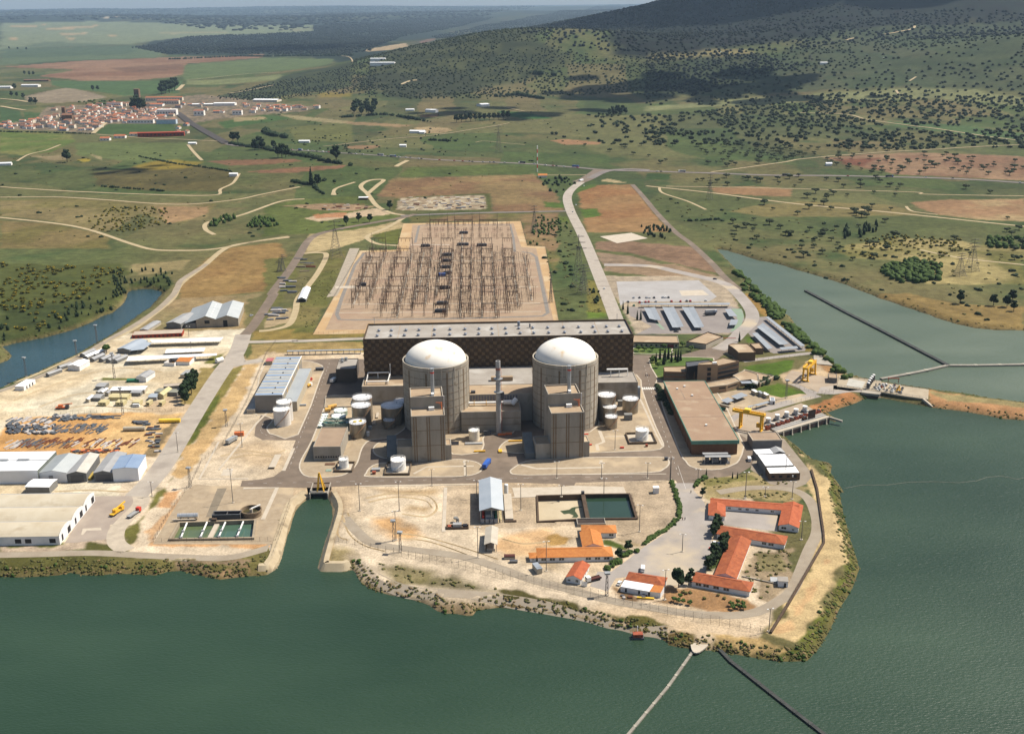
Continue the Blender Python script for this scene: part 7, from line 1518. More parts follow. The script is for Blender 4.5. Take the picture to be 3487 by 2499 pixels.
p1,p2=Q(280,590),Q(255,700);vehicle('red','van',p1,1.2,'red van beside the striped roof hall');t=thing('yellow_tanker','white and ochre tank trailer beside the striped roof hall','trailer',(p2.x,p2.y,.1),1.2);part('tank',MB().bar((-2,0,1.6),(2,0,1.6),1.1,12),mat('ochre_paint',(.5,.28,.04),.6),t);part('cab',MB().box(2.2,4,-1.1,1.1,.4,2.4),WHITE,t)
def lorry(p,rot,label,cabm,bedm,L_=9,bed='box',cat='lorry'):
    t=thing('lorry',label,cat,(p.x,p.y,.08),rot);part('chassis',MB().box(-L_/2,L_/2,-1.0,1.0,.6,1.0),DKM,t);part('cab',MB().box(L_/2-2.1,L_/2,-1.2,1.2,.7,2.9),cabm,t);part('windscreen',MB().box(L_/2,L_/2+.05,-1.05,1.05,1.8,2.6),GLASS,t)
    if bed=='box':part('load_body',MB().box(-L_/2,L_/2-2.4,-1.25,1.25,1.0,3.2),bedm,t)
    elif bed=='flat':part('load_bed',MB().box(-L_/2,L_/2-2.4,-1.25,1.25,1.0,1.3).box(-L_/2,L_/2-2.4,-1.25,-1.15,1.3,1.7).box(-L_/2,L_/2-2.4,1.15,1.25,1.3,1.7),bedm,t)
    elif bed=='crane':part('crane_deck',MB().box(-L_/2,L_/2-2.4,-1.2,1.2,1.0,1.5),bedm,t);part('crane_house',MB().box(-2.5,.2,-1.1,1.1,1.5,3.2),bedm,t);part('crane_boom',MB().bar((-2.8,0,2.8),(L_/2+2.5,0,3.9),.45),bedm,t)
    wmh=MB().bar((0,-.18,0),(0,.18,0),.5,10).mesh('wheel',TYRE)
    for x in (-L_/2+1.2,-L_/2+2.4,L_/2-1.2):
        for y in (-1,1):o=link('wheel',wmh,t);o.location=(x,y,.5)
    return t
p=(B(875,605)+B(935,520))/2;lorry(p,1.25,'yellow crane lorry parked on the stained paving at lower left',YEL,YEL,10,'crane','crane lorry');p=(B(1005,620)+B(1070,530))/2;lorry(p,1.25,'flat bed lorry with red cab right of the yellow crane lorry',REDP,SHEETG,10,'flat')
lorry(Cc(1945,1105),1.3,'blue lorry on the asphalt between the two front islands',mat('lorry_blue',(.03,.10,.38),.5),MATS['lorry_blue'],11);lorry(Y2(880,1290),0.05,'orange boomed crane lorry alone on the pale sand',DKM,ORNG,9,'crane','crane lorry');lorry(H2(1115,935),-2.7,'white cabbed tipper with rusty bed beside the small gabled house',WHITE,mat('rusty_maroon',(0,0,0),.8),8,'flat')
lorry(Q(690,610),1.25,'white roofed lorry beside the dark switch house',DKM,WHITE,8);lorry(K(955,380),.25,'silver bus with twin roof stripes in the staff car park',CARM['silver'],SHEETG,11,'box','bus');lorry(K(948,395),.25,'dark bus alongside the silver one in the staff car park',CARM['dark'],DKM,10,'box','bus')
lorry(A(1790,1375),1.2,'grey tank lorry on the sand right of the west road',GRYM,GRYM,10);p=A(1810,1330);t=thing('rusty_container','rust red container behind the grey tank lorry','container',(p.x,p.y,0),.1);part('box',MB().box(0,6,0,2.5,.1,2.6),ORNG,t);part('ridge',MB().box(0,6,2.2,2.5,2.6,2.8),mat('rusty_maroon',(0,0,0),.8),t)
# traffic queue on the highway
HWP=densify(smooth(hw,6),5.0);ti=0
for i in range(110,len(HWP)-2):
    q=HWP[i]
    u_=q.x/q.y
    dens=.5 if u_<.06 else .05
    if u_<-.215:continue
    if random.random()<dens and ti<105:
        d=(HWP[i+1]-q).normalized();e=Vector((-d.y,d.x));sd=random.choice([-2.4,-2.4,2.4]);pp=q+e*sd;r_=math.atan2(d.y,d.x)+(0 if sd<0 else math.pi);c=random.choice(['white','white','red','silver','dark','blue']);zz_=hz(pp.x,pp.y)+.06+max(0,pp.length-1200)*.0006
        if random.random()<.16:
            t=lorry(pp,r_,'lorry in the line of traffic on the far highway',random.choice([WHITE,CARM['blue'],CARM['dark']]),random.choice([WHITE,CARM['blue'],CARM['dark'],SHEETG]),12);t.location.z=zz_;t['group']='lorries on the far highway'
        else:vehicle(c,'car',pp,r_,f'{c} car in the line of traffic on the far highway','cars on the far highway',zz_)
        ti+=1
for a_,b_,c in ((1275,455,'white'),(1268,470,'silver'),(1293,412,'white'),(1338,640,'white')):vehicle(c,'car',T(a_,b_),1.3,{455:'white car high on the access road',470:'silver car high on the access road',412:'white car at the start of the access road',640:'white car on the lower access road'}[b_])
# people
def person(p,sh,tr,label,rot=0,grp=None):
    me_=bpy.data.meshes.new('person');V_=[(0,0,.95),(0,0,1.2),(0,0,1.42),(0,0,1.52),(0,0,1.68),(.1,0,.88),(.13,.08,.48),(.13,.02,.06),(.13,.14,.03),(-.1,0,.88),(-.13,-.08,.48),(-.13,-.14,.06),(-.13,-.02,.03),(.2,0,1.4),(.27,-.04,1.12),(.27,.05,.88),(-.2,0,1.4),(-.27,.04,1.12),(-.27,.05,.88)]
    E_=[(0,1),(1,2),(2,3),(3,4),(0,5),(5,6),(6,7),(7,8),(0,9),(9,10),(10,11),(11,12),(2,13),(13,14),(14,15),(2,16),(16,17),(17,18)]
    me_.from_pydata(V_,E_,[]);o=bpy.data.objects.new('person',me_);col.objects.link(o);o.location=(p.x,p.y,.1);o.rotation_euler=(0,0,rot)
    md=o.modifiers.new('skin','SKIN');R_=[.16,.17,.18,.06,.11,.11,.08,.05,.05,.11,.08,.05,.05,.07,.05,.04,.07,.05,.04]
    for i,r in enumerate(R_):me_.skin_vertices[0].data[i].radius=(r,r*.8)
    me_.skin_vertices[0].data[0].use_root=True;me_.materials.append(sh);o.modifiers.new('sub','SUBSURF').levels=1;o.modifiers['sub'].render_levels=1
    part('hair',MB().sphere((0,0,1.74),.12,.12,.09,8,5),DKM,o);part('trousers',MB().cyl(.12,.02,.1,.92,.1,8,.14).cyl(-.12,-.02,.1,.92,.1,8,.14),tr,o);tag(o,label,'person',grp)
DKC2=mat('dark_cloth',(.03,.03,.05),.9);REDC=mat('red_cloth',(.3,.04,.03),.9)
for f,x,y,s_,tr,lb in [(F,1480,292,DKC2,DKC2,'person in dark clothes walking up the road above the grey yard'),(F,1416,500,REDC,DKC2,'left of two people walking beside the hedge, reddish top'),(F,1434,500,DKC2,DKC2,'right of two people walking beside the hedge, dark clothes'),(D,1358,412,DKC2,DKC2,'left of three people standing on the long road, dark clothes'),(D,1370,412,CARM['blue'],DKC2,'middle of three people standing on the long road, blue top'),(D,1384,413,REDC,DKC2,'right of three people standing on the long road, red top')]:person(f(x,y),s_,tr,lb)
def mastp(p,h,label,r=.22,head='lamps',lattice=False,grp='lamp masts of the plant',z0=0,name='lamp_mast',mt=None):
    t=thing(name,label,'mast',(p.x,p.y,z0),random.uniform(-.3,.3),grp);mt=mt or mat('mast_grey',tuple(S(150,142,134)),.7)
    if lattice:
        mb=MB();k=int(h/2.5);w_=r*3
        for sx,sy in ((-1,-1),(1,-1),(1,1),(-1,1)):mb.bar((sx*w_,sy*w_,0),(sx*w_*.5,sy*w_*.5,h),.1)
        for i in range(k):z_,zt=h*i/k,h*(i+1)/k;a_=w_*(1-.5*i/k);mb.bar((-a_,-a_,z_),(a_,-a_,zt),.07).bar((a_,a_,z_),(-a_,a_,zt),.07)
        part('lattice_mast',mb,mt,t)
    else:part('pole',MB().cyl(0,0,0,h,r,8,r*.6),mt,t)
    part('foot',MB().cbox(0,0,0,1.4,1.4,.3),MARKC,t)
    if head=='lamps':part('lamp_arm',MB().bar((-1.3,0,h),(1.3,0,h),.1),mt,t);part('lamp',MB().cbox(-1.3,0,h-.15,.8,.4,.25),WHITE,t);part('lamp',MB().cbox(1.3,0,h-.15,.8,.4,.25),WHITE,t)
    elif head=='ring':part('lamp_ring',MB().cbox(0,0,h,2.6,2.2,.8),GRYM,t)
    return t
def mast_px(f,xb,yb,yt,label,**k):
    p=f(xb,yb);lo,hi=0,90
    for _ in range(30):
        m_=(lo+hi)/2
        if f(xb,yt,m_).y>p.y:lo=m_
        else:hi=m_
    return mastp(p,lo,label,**k)
for f,x,yb,yt,lb,kw in [(F,1413,745,610,'lone lamp pole on the round pale base in the grey yard',{}),(F,1082,590,385,'lamp pole on the gravel right of the basins',{}),(F,363,895,665,'tall thin pole rising before the bright orange roof',{}),(F,830,1080,915,'twin lattice floodlight mast on the shore fence between house and works',dict(lattice=True,head='ring')),(F,1278,1115,885,'lamp pole at the right end of the works house',{}),(F,2082,1360,1185,'lamp pole inside the corner of the shore fence',{}),(F,167,425,225,'pole left of the basins on the pale apron',{}),(F,480,320,235,'short pole behind the dry basin',{}),(F,808,300,180,'pole behind the green basin',{}),(F,1900,330,130,'tall lamp pole behind the U shaped building',{}),(F,1535,185,110,'pole at the verge of the road junction',{}),(F,1318,190,30,'dark pole where the plant roads meet',{}),(F,1145,180,60,'pole on the lower right island',{}),(F,790,180,60,'pole on the middle of the lower right island',{}),(F,445,180,50,'pole on the left of the lower right island',{}),
  (E,738,430,220,'left of two lamp poles on the bare sand right of the canal',{}),(E,1043,430,205,'right of two lamp poles on the bare sand right of the canal',{}),(E,1018,655,430,'tall pole beside the lattice mast on the sand',{}),(E,1000,660,510,'lattice mast in the middle of the sand',dict(lattice=True,head='ring')),(E,1052,745,600,'lattice mast on the shore fence line',dict(lattice=True,head='ring')),(E,1650,790,555,'tall thin pole left of the small pale shed',{}),(E,1640,330,195,'pole at the back corner of the blue roofed shed',{}),(E,1295,235,110,'pole at the edge of the main plant road',{}),(E,1560,160,50,'short pole on the lower left island',{}),
  (A,885,880,690,'lattice floodlight mast in the middle of the west yard',dict(lattice=True,head='ring')),(A,950,1160,960,'lattice floodlight mast beside the cabin cluster',dict(lattice=True,head='ring')),(A,205,870,725,'lattice mast at the inlet behind the white flat hut',dict(lattice=True,head='ring')),(A,595,720,595,'lattice mast at the inlet behind the white gabled hut',dict(lattice=True,head='ring')),(A,753,620,475,'lattice mast at the inlet near the round tree',dict(lattice=True,head='ring')),(A,1750,1250,1130,'mast on the fence by the west road',dict(lattice=True,head='ring')),(A,1460,560,480,'pole before the twin halls',{}),(A,1480,700,600,'pole in the canopy yard',{}),(A,1870,1410,1230,'pole beside the grey tank lorry',{}),(B,1470,360,215,'lattice mast by the fence north of the settling basin',dict(lattice=True,head='ring')),(B,1800,480,220,'leaning thin pole behind the round clarifier',{}),(B,1175,430,320,'pole beside the west yard road',{}),(B,1375,90,-60,'pole on the verge of the west yard road',{}),
  (G,495,780,650,'lamp mast at the edge of the triangular lawn',dict(lattice=True,head='ring')),(G,490,1360,1200,'pole before the brick walled workshop',{}),(G,540,1530,1400,'pole on the rough ground below the workshop',{}),(G,190,1530,1330,'tall pole behind the U shaped building, left',{}),(G,340,1510,1440,'short pole on the rough ground below the sheds',{}),(D,1120,980,830,'pole on the gravel right of the right hand tower',{}),(D,1550,1210,1040,'pole at the corner of the long road',{}),(H1,1768,690,430,'lamp pole at the right of the U shaped building',{})]:
    mast_px(f,x,yb,yt,lb,**kw)
def pylon(p,h,label,w_=5,grp='lattice power pylons',arms=3,mt=None):
    t=thing('power_pylon',label,'pylon',(p.x,p.y,p.z),.4,grp);mt=mt or mat('pylon_steel',tuple(S(128,124,118)),.7);mb=MB();k=9;prof=[w_*(1-.82*(i/k)**.7) for i in range(k+1)]
    for i in range(k):
        z_,zt,a_,b_=h*.78*i/k,h*.78*(i+1)/k,prof[i],prof[i+1]
        for (sx,sy),(tx,ty) in zip(((-1,-1),(1,-1),(1,1),(-1,1)),((1,-1),(1,1),(-1,1),(-1,-1))):
            mb.bar((sx*a_,sy*a_,z_),(sx*b_,sy*b_,zt),.16,3).bar((sx*a_,sy*a_,z_),(tx*b_,ty*b_,zt),.1,3).bar((tx*a_,ty*a_,z_),(sx*b_,sy*b_,zt),.1,3)
    mb.bar((0,0,h*.76),(0,0,h),.3);part('lattice_tower',mb,mt,t)
    for i in range(arms):z_=h*(.74+.11*i);a_=w_*(1.5-.25*i);part('cross_arm',MB().bar((-a_,0,z_),(0,0,z_+h*.03),.2,3).bar((a_,0,z_),(0,0,z_+h*.03),.2,3).bar((-a_,0,z_),(a_,0,z_),.2,3),mt,t)
    return t
def pylon_px(f,xb,yb,yt,label,w_=5):
    p=f(xb,yb);d0=f(xb,yt) if False else None;k_={TO:(900,550,2.268),TM:(1100,0,1.89),TN:(2200,0,1.7622)}.get(f)
    v=yt if k_ is None else (k_[1]+yt/k_[2])*kk;u=xb if k_ is None else (k_[0]+xb/k_[2])*kk
    h=zof(p,u,v)-p.z;return pylon(p,h,label,w_)
for f,x,yb,yt,lb,w_ in [(TO,555,745,455,'biggest pylon, beside the west road left of the switchyard',7),(TO,120,850,760,'left of a small pair of pylons by the west road',3),(TO,145,845,720,'right of a small pair of pylons by the west road',3),(TO,2085,545,340,'pylon right of the top of the switchyard',4),(TO,2212,1090,850,'slim lattice tower at the right edge of the switchyard',1.5),(TM,1130,985,810,'faint distant pylon in the fields beyond the highway',6),(TN,380,1200,1045,'pylon below the highway at the right',4),(T,1280,640,520,'tall pylon close to the access road',6),(T,1292,650,585,'shorter pylon just right of the tall one by the access road',5),(T,2150,600,528,'pale right hand pylon on the scrubby hill',6),(T,2124,610,560,'pale left hand pylon on the scrubby hill',5),(TN,985,375,318,'tiny pylon on the wooded hillside',8)]:pylon_px(f,x,yb,yt,lb,w_)
p=TM(1379,1108);t=thing('radio_mast','thin red and white radio mast beside the small orange roofed hut','mast',(p.x,p.y,p.z));hh_=zof(p,(1100+1379/1.89)*kk,938/1.89*kk)-p.z
for i in range(7):part('mast_section',MB().cyl(0,0,hh_*i/7,hh_*(i+1)/7,.8,6),REDP if i%2 else WHITE,t)
STM=mat('switchgear_steel',tuple(S(160,140,122)),.7,tuple(S(126,106,90)),.4);INS=mat('insulator_brown',tuple(S(138,100,76)),.4)
def portal(a,b,h,label):
    d=b-a;Ln=d.length;t=thing('portal_gantry',label,'gantry',(a.x,a.y,.1),math.atan2(d.y,d.x),'steel portal gantries of the switchyard')
    for x in (0,Ln):
        mb=MB()
        for s_ in (-1,1):mb.bar((x-.8*s_,-1.1,0),(x,0,h),.12,3).bar((x-.8*s_,1.1,0),(x,0,h),.12,3)
        for k in range(5):z_=h*k/6;w2=1-k/6;mb.bar((x-.8*w2,-1.1*w2,z_),(x+.8*w2,1.1*w2,z_+h/6),.08,3)
        mb.bar((x,0,h),(x,0,h*1.25),.14,3);part('column',mb,STM,t)
    mb=MB().bar((0,-.4,h*.86),(Ln,-.4,h*.86),.16,3).bar((0,.4,h*.86),(Ln,.4,h*.86),.16,3).bar((0,0,h*.92),(Ln,0,h*.92),.16,3);k=int(Ln/2.5)
    for i in range(k):x=Ln*i/k;mb.bar((x,-.4,h*.86),(x+Ln/k,0,h*.92),.08,3)
    part('beam',mb,STM,t)
    for f_ in (.2,.5,.8):part('insulator_string',MB().bar((Ln*f_,0,h*.85),(Ln*f_,0,h*.66),.2,6),INS,t)
    return t
rowsY=[700,760,830,905,985,1060,1135,1200]
lineL=[(835,700,690,1110),(940,700,800,1110),(1040,700,912,1170),(1145,710,1020,1230),(1225,690,1150,1150),(1300,660,1245,1110),(1370,680,1325,1060),(1460,690,1408,1210),(1525,600,1512,1215),(1600,650,1592,1200),(1676,660,1683,1215),(1757,690,1790,1215),(1840,700,1880,1170),(1915,730,1962,1150),(2000,740,2066,1085)]
def onl(l,y):x0,y0,x1,y1=l;return x0+(x1-x0)*(y-y0)/(y1-y0)
for j,y in enumerate(rowsY):
    for i in range(0,14,2):
        if (i,j) in ((12,7),(0,7)):continue
        a_,b_=O(onl(lineL[i],y),y),O(onl(lineL[i+1 if i+1<15 else i],y),y);portal(a_,b_,14 if j%3 else 18,'brown steel portal gantry in the ranks of the switchyard')
for x0,x1 in ((1290,1410),(1480,1600),(1672,1792)):
    for yb,yt in ((600,400),(520,425)):
        a_,b_=O(x0-8,yb),O(x1+8,yb);u_,v_=(900+x0/2.268)*kk,(550+yt/2.268)*kk;t=portal(a_,b_,(zof(a_,u_,v_))/1.22,'tall portal gantry at the far end of the switchyard');t['group']='tall gantries at the far end of the switchyard'
def stand_mesh():
    mb=MB()
    for x in (-1.8,0,1.8):mb.bar((x,0,0),(x,0,2.6),.16,4).cyl(x,0,2.6,5.4,.24,6,.18).cyl(x,0,5.4,5.7,.3,6)
    mb.bar((-2.2,0,2.5),(2.2,0,2.5),.16,4);return mb.mesh('switchgear_stand',INS)
ORD='first second third fourth fifth sixth seventh eighth ninth tenth eleventh twelfth thirteenth fourteenth fifteenth'.split();SM=stand_mesh();cnt=0
for i,l in enumerate(lineL):
    for k in range(19):
        y=668+k*29.5+(i%3)*6
        if y<l[1]-10 or y>l[3] or random.random()<.06 or cnt>=262:continue
        p=O(onl(l,y)+random.uniform(-16,16),y);o=link('switchgear_stand',SM);o.location=(p.x,p.y,.1);o.rotation_euler=(0,0,random.uniform(-.05,.05));o.scale=(1,1,random.uniform(.8,1.3));tag(o,'brown insulator stand in the '+ORD[i]+' rank of the switchyard counted from the left','switchgear','insulator stands of the switchyard, '+ORD[i]+' rank');cnt+=1
for k in range(36):
    y=500+(k//12)*45;p=O(1270+(k%12)*56+random.uniform(-8,8),y);o=link('switchgear_stand',SM);o.location=(p.x,p.y,.1);tag(o,'three brown insulators on a stand near the far gantries','switchgear','insulator stands near the far gantries')
mb=MB()
for l in lineL:
    for y in np.arange(680,1215,9.5):
        if l[1]-12<y<l[3]+4:
            for q in range(2):
                p=O(onl(l,y)+random.uniform(-44,44),y+random.uniform(-6,6));h_=random.uniform(4,9);mb.bar((p.x,p.y,.1),(p.x,p.y,h_),.12,3)
                if random.random()<.5:mb.bar((p.x-.9,p.y,h_),(p.x+.9,p.y,h_),.14,3)
o=part('switchyard_posts',mb,STM);o['kind']='stuff'
TRG=mat('transformer_grey',tuple(S(96,98,104)),.6,tuple(S(70,72,78)),.4)
for k,(x,y,w_,lb,c) in enumerate([(1535,650,12,'largest dark transformer near the far gantries',0),(1540,560,9,'dark transformer under the far gantries',0),(1245,660,9,'grey transformer at the left of the far yard',0),(1680,655,10,'low dark equipment right of the largest transformer',0),(1372,885,7,'blue transformer in the middle of the switchyard',1),(1410,730,9,'dark equipment rack, first of the central column',0),(1405,775,9,'dark equipment rack, second of the central column',0),(1400,825,9,'dark equipment rack, third of the central column',0),(1415,870,7,'dark equipment rack beside the blue transformer',0),(1392,985,9,'dark equipment rack below the blue transformer',0),(1375,1105,9,'dark equipment rack near the turbine hall, upper',0),(1362,1165,9,'dark equipment rack near the turbine hall, lower',0),(762,960,5,'grey control box at the left of the switchyard',0)]):
    p=O(x,y);t=thing('transformer',lb,'transformer',(p.x,p.y,.1),ROT,'transformers and racks of the switchyard');m_=CARM['blue'] if c else TRG
    part('tank',MB().box(-w_/2,w_/2,-2,2,.3,3.0),m_,t);part('radiator',MB().box(-w_/2-.9,-w_/2-.1,-1.6,1.6,.5,2.6).box(w_/2+.1,w_/2+.9,-1.6,1.6,.5,2.6),TRG,t)
    for q in (-.3,0,.3):part('bushing',MB().cyl(w_*q,0,3,5.6,.3,6,.18),INS,t)
t=thing('busbars','long thin overhead conductors running the length of the switchyard','conductors',(0,0,0));
for l in lineL:
    a_,b_=O(l[0],l[1]),O(l[2],l[3])
    for s_ in (-3.2,0,3.2):part('conductor',MB().bar((a_.x+s_,a_.y,8.5),(b_.x+s_,b_.y,8.5),.09,3),STM,t)
FNM=mat('fence_grey',tuple(S(128,118,106)),.8)
def fence(pts,label,h=2.4,step=4.0,rails=3):
    P=densify([Vector((p.x,p.y)) for p in pts],step);c=P[0];t=thing('mesh_fence',label,'fence',(c.x,c.y,hz(c.x,c.y)),0,'mesh fences of the plant');z0=hz(c.x,c.y);mb=MB();rb=MB()
    for i,q in enumerate(P):
        z=hz(q.x,q.y)-z0;mb.bar((q.x-c.x,q.y-c.y,z),(q.x-c.x,q.y-c.y,z+h),.07,3)
        if i:
            a_=P[i-1];za=hz(a_.x,a_.y)-z0
            for r_ in range(rails):e=h*(r_+.6)/rails;rb.bar((a_.x-c.x,a_.y-c.y,za+e),(q.x-c.x,q.y-c.y,z+e),.03,3)
    o=part('posts',mb,FNM,t,stuff=True);part('wires',rb,FNM,t)
for pts,lb in [(lst(E,[(515,650),(700,685),(1060,755),(1500,840),(1900,925),(2268,1010)])+lst(F,[(454,1010),(830,1085),(1300,1200),(1700,1280),(2100,1370)]),'inner fence along the south shore'),(lst(E,[(515,665),(700,700),(1060,780),(1500,870),(1900,965),(2268,1045)])+lst(F,[(830,1120),(1300,1230),(1700,1320),(2095,1382)]),'outer fence along the south shore'),
  ([W(1707,1400),W(1746,1335),W(1825,1200),W(1824,1180),W(1810,1084),W(1796,1040),W(1762,998)],'fence along the east side of the point'),(lst(B,[(1185,785),(1310,560),(1480,330),(1560,160)])+lst(A,[(1720,1400),(1900,1080),(2060,690),(2130,600)]),'long fence beside the west road verge'),(lst(B,[(1185,785),(1700,778),(2130,775),(2180,640),(2240,470)]),'fence round the settling basin yard'),(lst(A,[(0,1175),(700,1150),(1420,1135)]),'fence between cabin yard and scrap yard'),(lst(K,[(1180,752),(1400,735),(1720,712),(1860,740)]),'fence above the crescent lawn'),(lst(K,[(1520,900),(1640,960),(1780,1010),(1960,960),(2240,985)]),'fence along the intake loop road'),(lst(K,[(1300,1110),(1650,1060),(1900,1000)]),'fence along the embankment road'),(lst(E,[(200,390),(120,620),(60,780)]),'fence along the left canal bank'),(lst(E,[(500,270),(578,380),(515,640)]),'fence along the right canal bank'),(tp(O,[(745,690),(380,1332),(770,1328)]),'fence round the switchyard, left side'),(tp(O,[(1075,478),(1980,462),(2030,655),(2170,665),(2270,1235)]),'fence round the switchyard, right side')]:fence(pts,lb)
P=[Vector((q.x,q.y)) for q in [W(1706,1402),W(1746,1337),W(1824,1202),W(1823,1182),W(1809,1086),W(1796,1042)]];t=thing('boundary_wall','low dark boundary wall along the track on the east side of the point','wall',(*P[0],0))
for a_,b_ in zip(P[:-1],P[1:]):part('wall_panel',MB().bar((*(a_-P[0]),.5),(*(b_-P[0]),.5),.75),DKC,t)
# small plant furniture: (crop, x, y, size x, y, z, material, name, label)
for f,x,y,a,b_,c,m_,nm,lb in [(Cc,2060,868,5,1.2,1.2,ORNG,'road_barriers','orange barriers at the foot of the vent stack'),(Cc,2115,862,4,1.2,1.2,ORNG,'road_barriers','second run of orange barriers right of the vent stack foot'),(Cc,1698,930,5,6,.2,DARK,'floor_hatch','dark square floor opening right of the left hand tower'),(Cc,1845,935,11,2.4,.8,SHEETG,'pipe_manifold','grey pipework at the foot of the cream tank'),(Cc,1890,996,7,.9,.9,YEL,'yellow_barrier','yellow barrier at the corner below the cream tank'),(D,370,915,12,.8,.8,YEL,'yellow_beam','yellow beams lying left of the right hand tower'),(D,235,995,2,4,1,YEL,'yellow_barrier','yellow barrier on the point of the small island'),(Cc,735,1092,6,3,.3,BRICK,'plant_bed','brown planted bed beside the small bunded tank'),(Cc,725,1140,3.4,3,.3,PGRN,'green_cover','round green cover below the brown planted bed'),(D,1175,968,2.4,1,1,REDP,'red_box','red box on the gravel left of the bunded white tank'),(D,1365,955,1.4,1.4,1.6,RUSTO,'red_box','rusty box before the right hand bund'),(D,1222,745,5.2,4,4,SHEETD,'valve_house','small grey valve house before the lone steel tank'),(D,1165,640,4,3,4,SHEETD,'valve_house','dark valve house between the steel tanks'),(D,885,862,5,.9,.5,REDP,'red_beam','red beam lying behind the right hand tower'),(D,930,945,2,.9,.8,REDP,'red_box','small red box at the right corner of the right hand tower'),(D,1515,1058,2,1.6,1.8,DKM,'cabinet','dark cabinet at the right tip of the lower right island'),(Cc,1020,870,3,2,2.6,WHITE,'pump_set','white pump set right of the yellow marked tank'),(Cc,1045,820,2.4,2,2.2,GRYM,'pump_set','grey pump set behind the white one'),(Cc,1075,780,2,6,1.4,MARKC,'pipe_trench','pale pipe trench between the left hand tanks'),(Cc,1100,720,1.6,9,1.0,MARKC,'pipe_trench','longer pale pipe trench behind the left hand tanks'),(Cc,1090,1140,5,3,1.4,SHEETG,'pipe_manifold','grey pipework left of the plump white tank'),(Cc,1075,1165,2,2,1.6,RUSTO,'valve_box','rusty valve box at the lower left island tip'),(Cc,1950,610+250,5,3,2,DKM,'pump_set','dark pump set left of the vent stack foot'),(Cc,500,640,9,1.4,1.0,BLUEM,'pipe_ramp','blue grey covered pipes beside the twin tanks'),(Cc,655,365,6,3,2,DKM,'transformer_bay','dark equipment row at the back of the striped hall wing'),(Cc,1190,960,2.5,6,3,SHEETD,'small_shed','narrow grey shed left of the left hand tower')]:
    p=f(x,y);t=thing(nm,lb,nm.replace('_',' '),(p.x,p.y,.1),ROT);part('base_block',MB().box(-a/2,a/2,-b_/2,b_/2,0,c*.85),m_,t);part('top_piece',MB().box(-a/2-.08,a/2+.08,-b_/2-.08,b_/2+.08,c*.86,c),m_,t)
def heap(f,x0,x1,y0,y1,n,label,mats_,lo,hi,dirn,grp,thick=.5,nm='pipe_bundle',z=0):
    for k in range(n):
        mc=random.choice(mats_);x,y=random.uniform(x0,x1),random.uniform(y0,y1);p=f(x,y);L_=random.uniform(lo,hi);t=thing(nm,MCN.get(mc.name,'bright')+' '+label,'bundle',(p.x,p.y,0),dirn+random.uniform(-.25,.25),grp);w_=random.uniform(.5,1)*thick*3;part('bars',MB().box(-L_/2,L_/2,-w_/2,w_/2,.05,thick*random.uniform(.6,1.5)),mc,t)
MCN=dict(rusted_steel='rusty',blue_grey_scrap='blue grey',pale_scrap='pale',dark_metal='dark',orange_paint='orange',switchgear_steel='brown')
RST=mat('rusted_steel',tuple(S(150,90,56)),.9,tuple(S(110,66,42)),.6);BGS=mat('blue_grey_scrap',tuple(S(130,138,146)),.7,tuple(S(80,86,94)),.8);PWS=mat('pale_scrap',tuple(S(230,222,214)),.7)
g0='stored bundles in the west yard'
heap(Y1,130,700,760,825,34,'pipe bundle in the back row of the storage yard',[PWS,PWS,BGS],4,8,1.3,g0+', back row',nm='pipe_bundle');heap(Y1,750,1250,720,800,46,'steel scrap in the back row of the storage yard',[BGS,BGS,PWS,DKM],2,5,1.2,g0+', back row centre',.8,nm='scrap_piece');heap(Y1,1290,1640,720,775,18,'steel sections at the right of the back row',[BGS,DKM],5,9,.1,g0+', back row right')
heap(Y1,110,780,860,980,70,'round scrap piece in the second row of the storage yard',[DKM,BGS,PWS,BGS],1.5,3.5,1.2,g0+', second row left',1.1,nm='scrap_piece');heap(Y1,780,1500,850,970,60,'steel lengths in the second row of the storage yard',[BGS,BGS,STM],3,7,1.3,g0+', second row right',.5,nm='steel_length')
heap(Y1,260,1000,1060,1165,60,'steel lengths in the third row of the storage yard',[RST,RST,STM,BGS],4,9,1.32,g0+', third row left',.4,nm='steel_length');heap(Y1,1020,1960,1050,1155,50,'sheets in the third row of the storage yard',[RST,PWS,RST],4,9,1.32,g0+', third row right',.4,nm='sheet_stack');heap(Y1,100,260,1070,1170,14,'boards at the left of the third row',[PWS],5,9,1.3,g0+', third row far left',.3,nm='board_stack');heap(Y1,1000,1700,1200,1250,34,'clutter behind the gabled halls',[RST,ORNG,DKM],2,4,.5,g0+', behind the halls',.8,nm='scrap_piece');heap(Y1,1890,2080,800,860,16,'drums in the right of the storage yard',[DKM,BGS],2,4,.1,g0+', right end',.9);heap(Y1,2050,2250,860,1250,24,'goods at the road end of the storage yard',[DKM,BGS,RST,PWS],2,5,.1,g0+', road end',.8)
p=Y1(1890,935);t=thing('white_cylinder','long cream cylinder lying in the storage yard','cylinder',(p.x,p.y,0),.05);part('cylinder',MB().bar((-7,0,1.6),(7,0,1.6),1.5,14),CREAMW,t);part('cradle',MB().cbox(-4,0,0,.6,2.4,.8).cbox(4,0,0,.6,2.4,.8),RST,t)
p=A(1312,1222);t=thing('yellow_cylinder','long yellow cylinder lying at the road end of the storage yard','cylinder',(p.x,p.y,0),.05);part('cylinder',MB().bar((-7,0,1.5),(7,0,1.5),1.4,14),mat('bright_yellow',(.75,.5,.05),.6),t);part('cradle',MB().cbox(-4,0,0,.6,2.4,.8).cbox(4,0,0,.6,2.4,.8),RST,t)
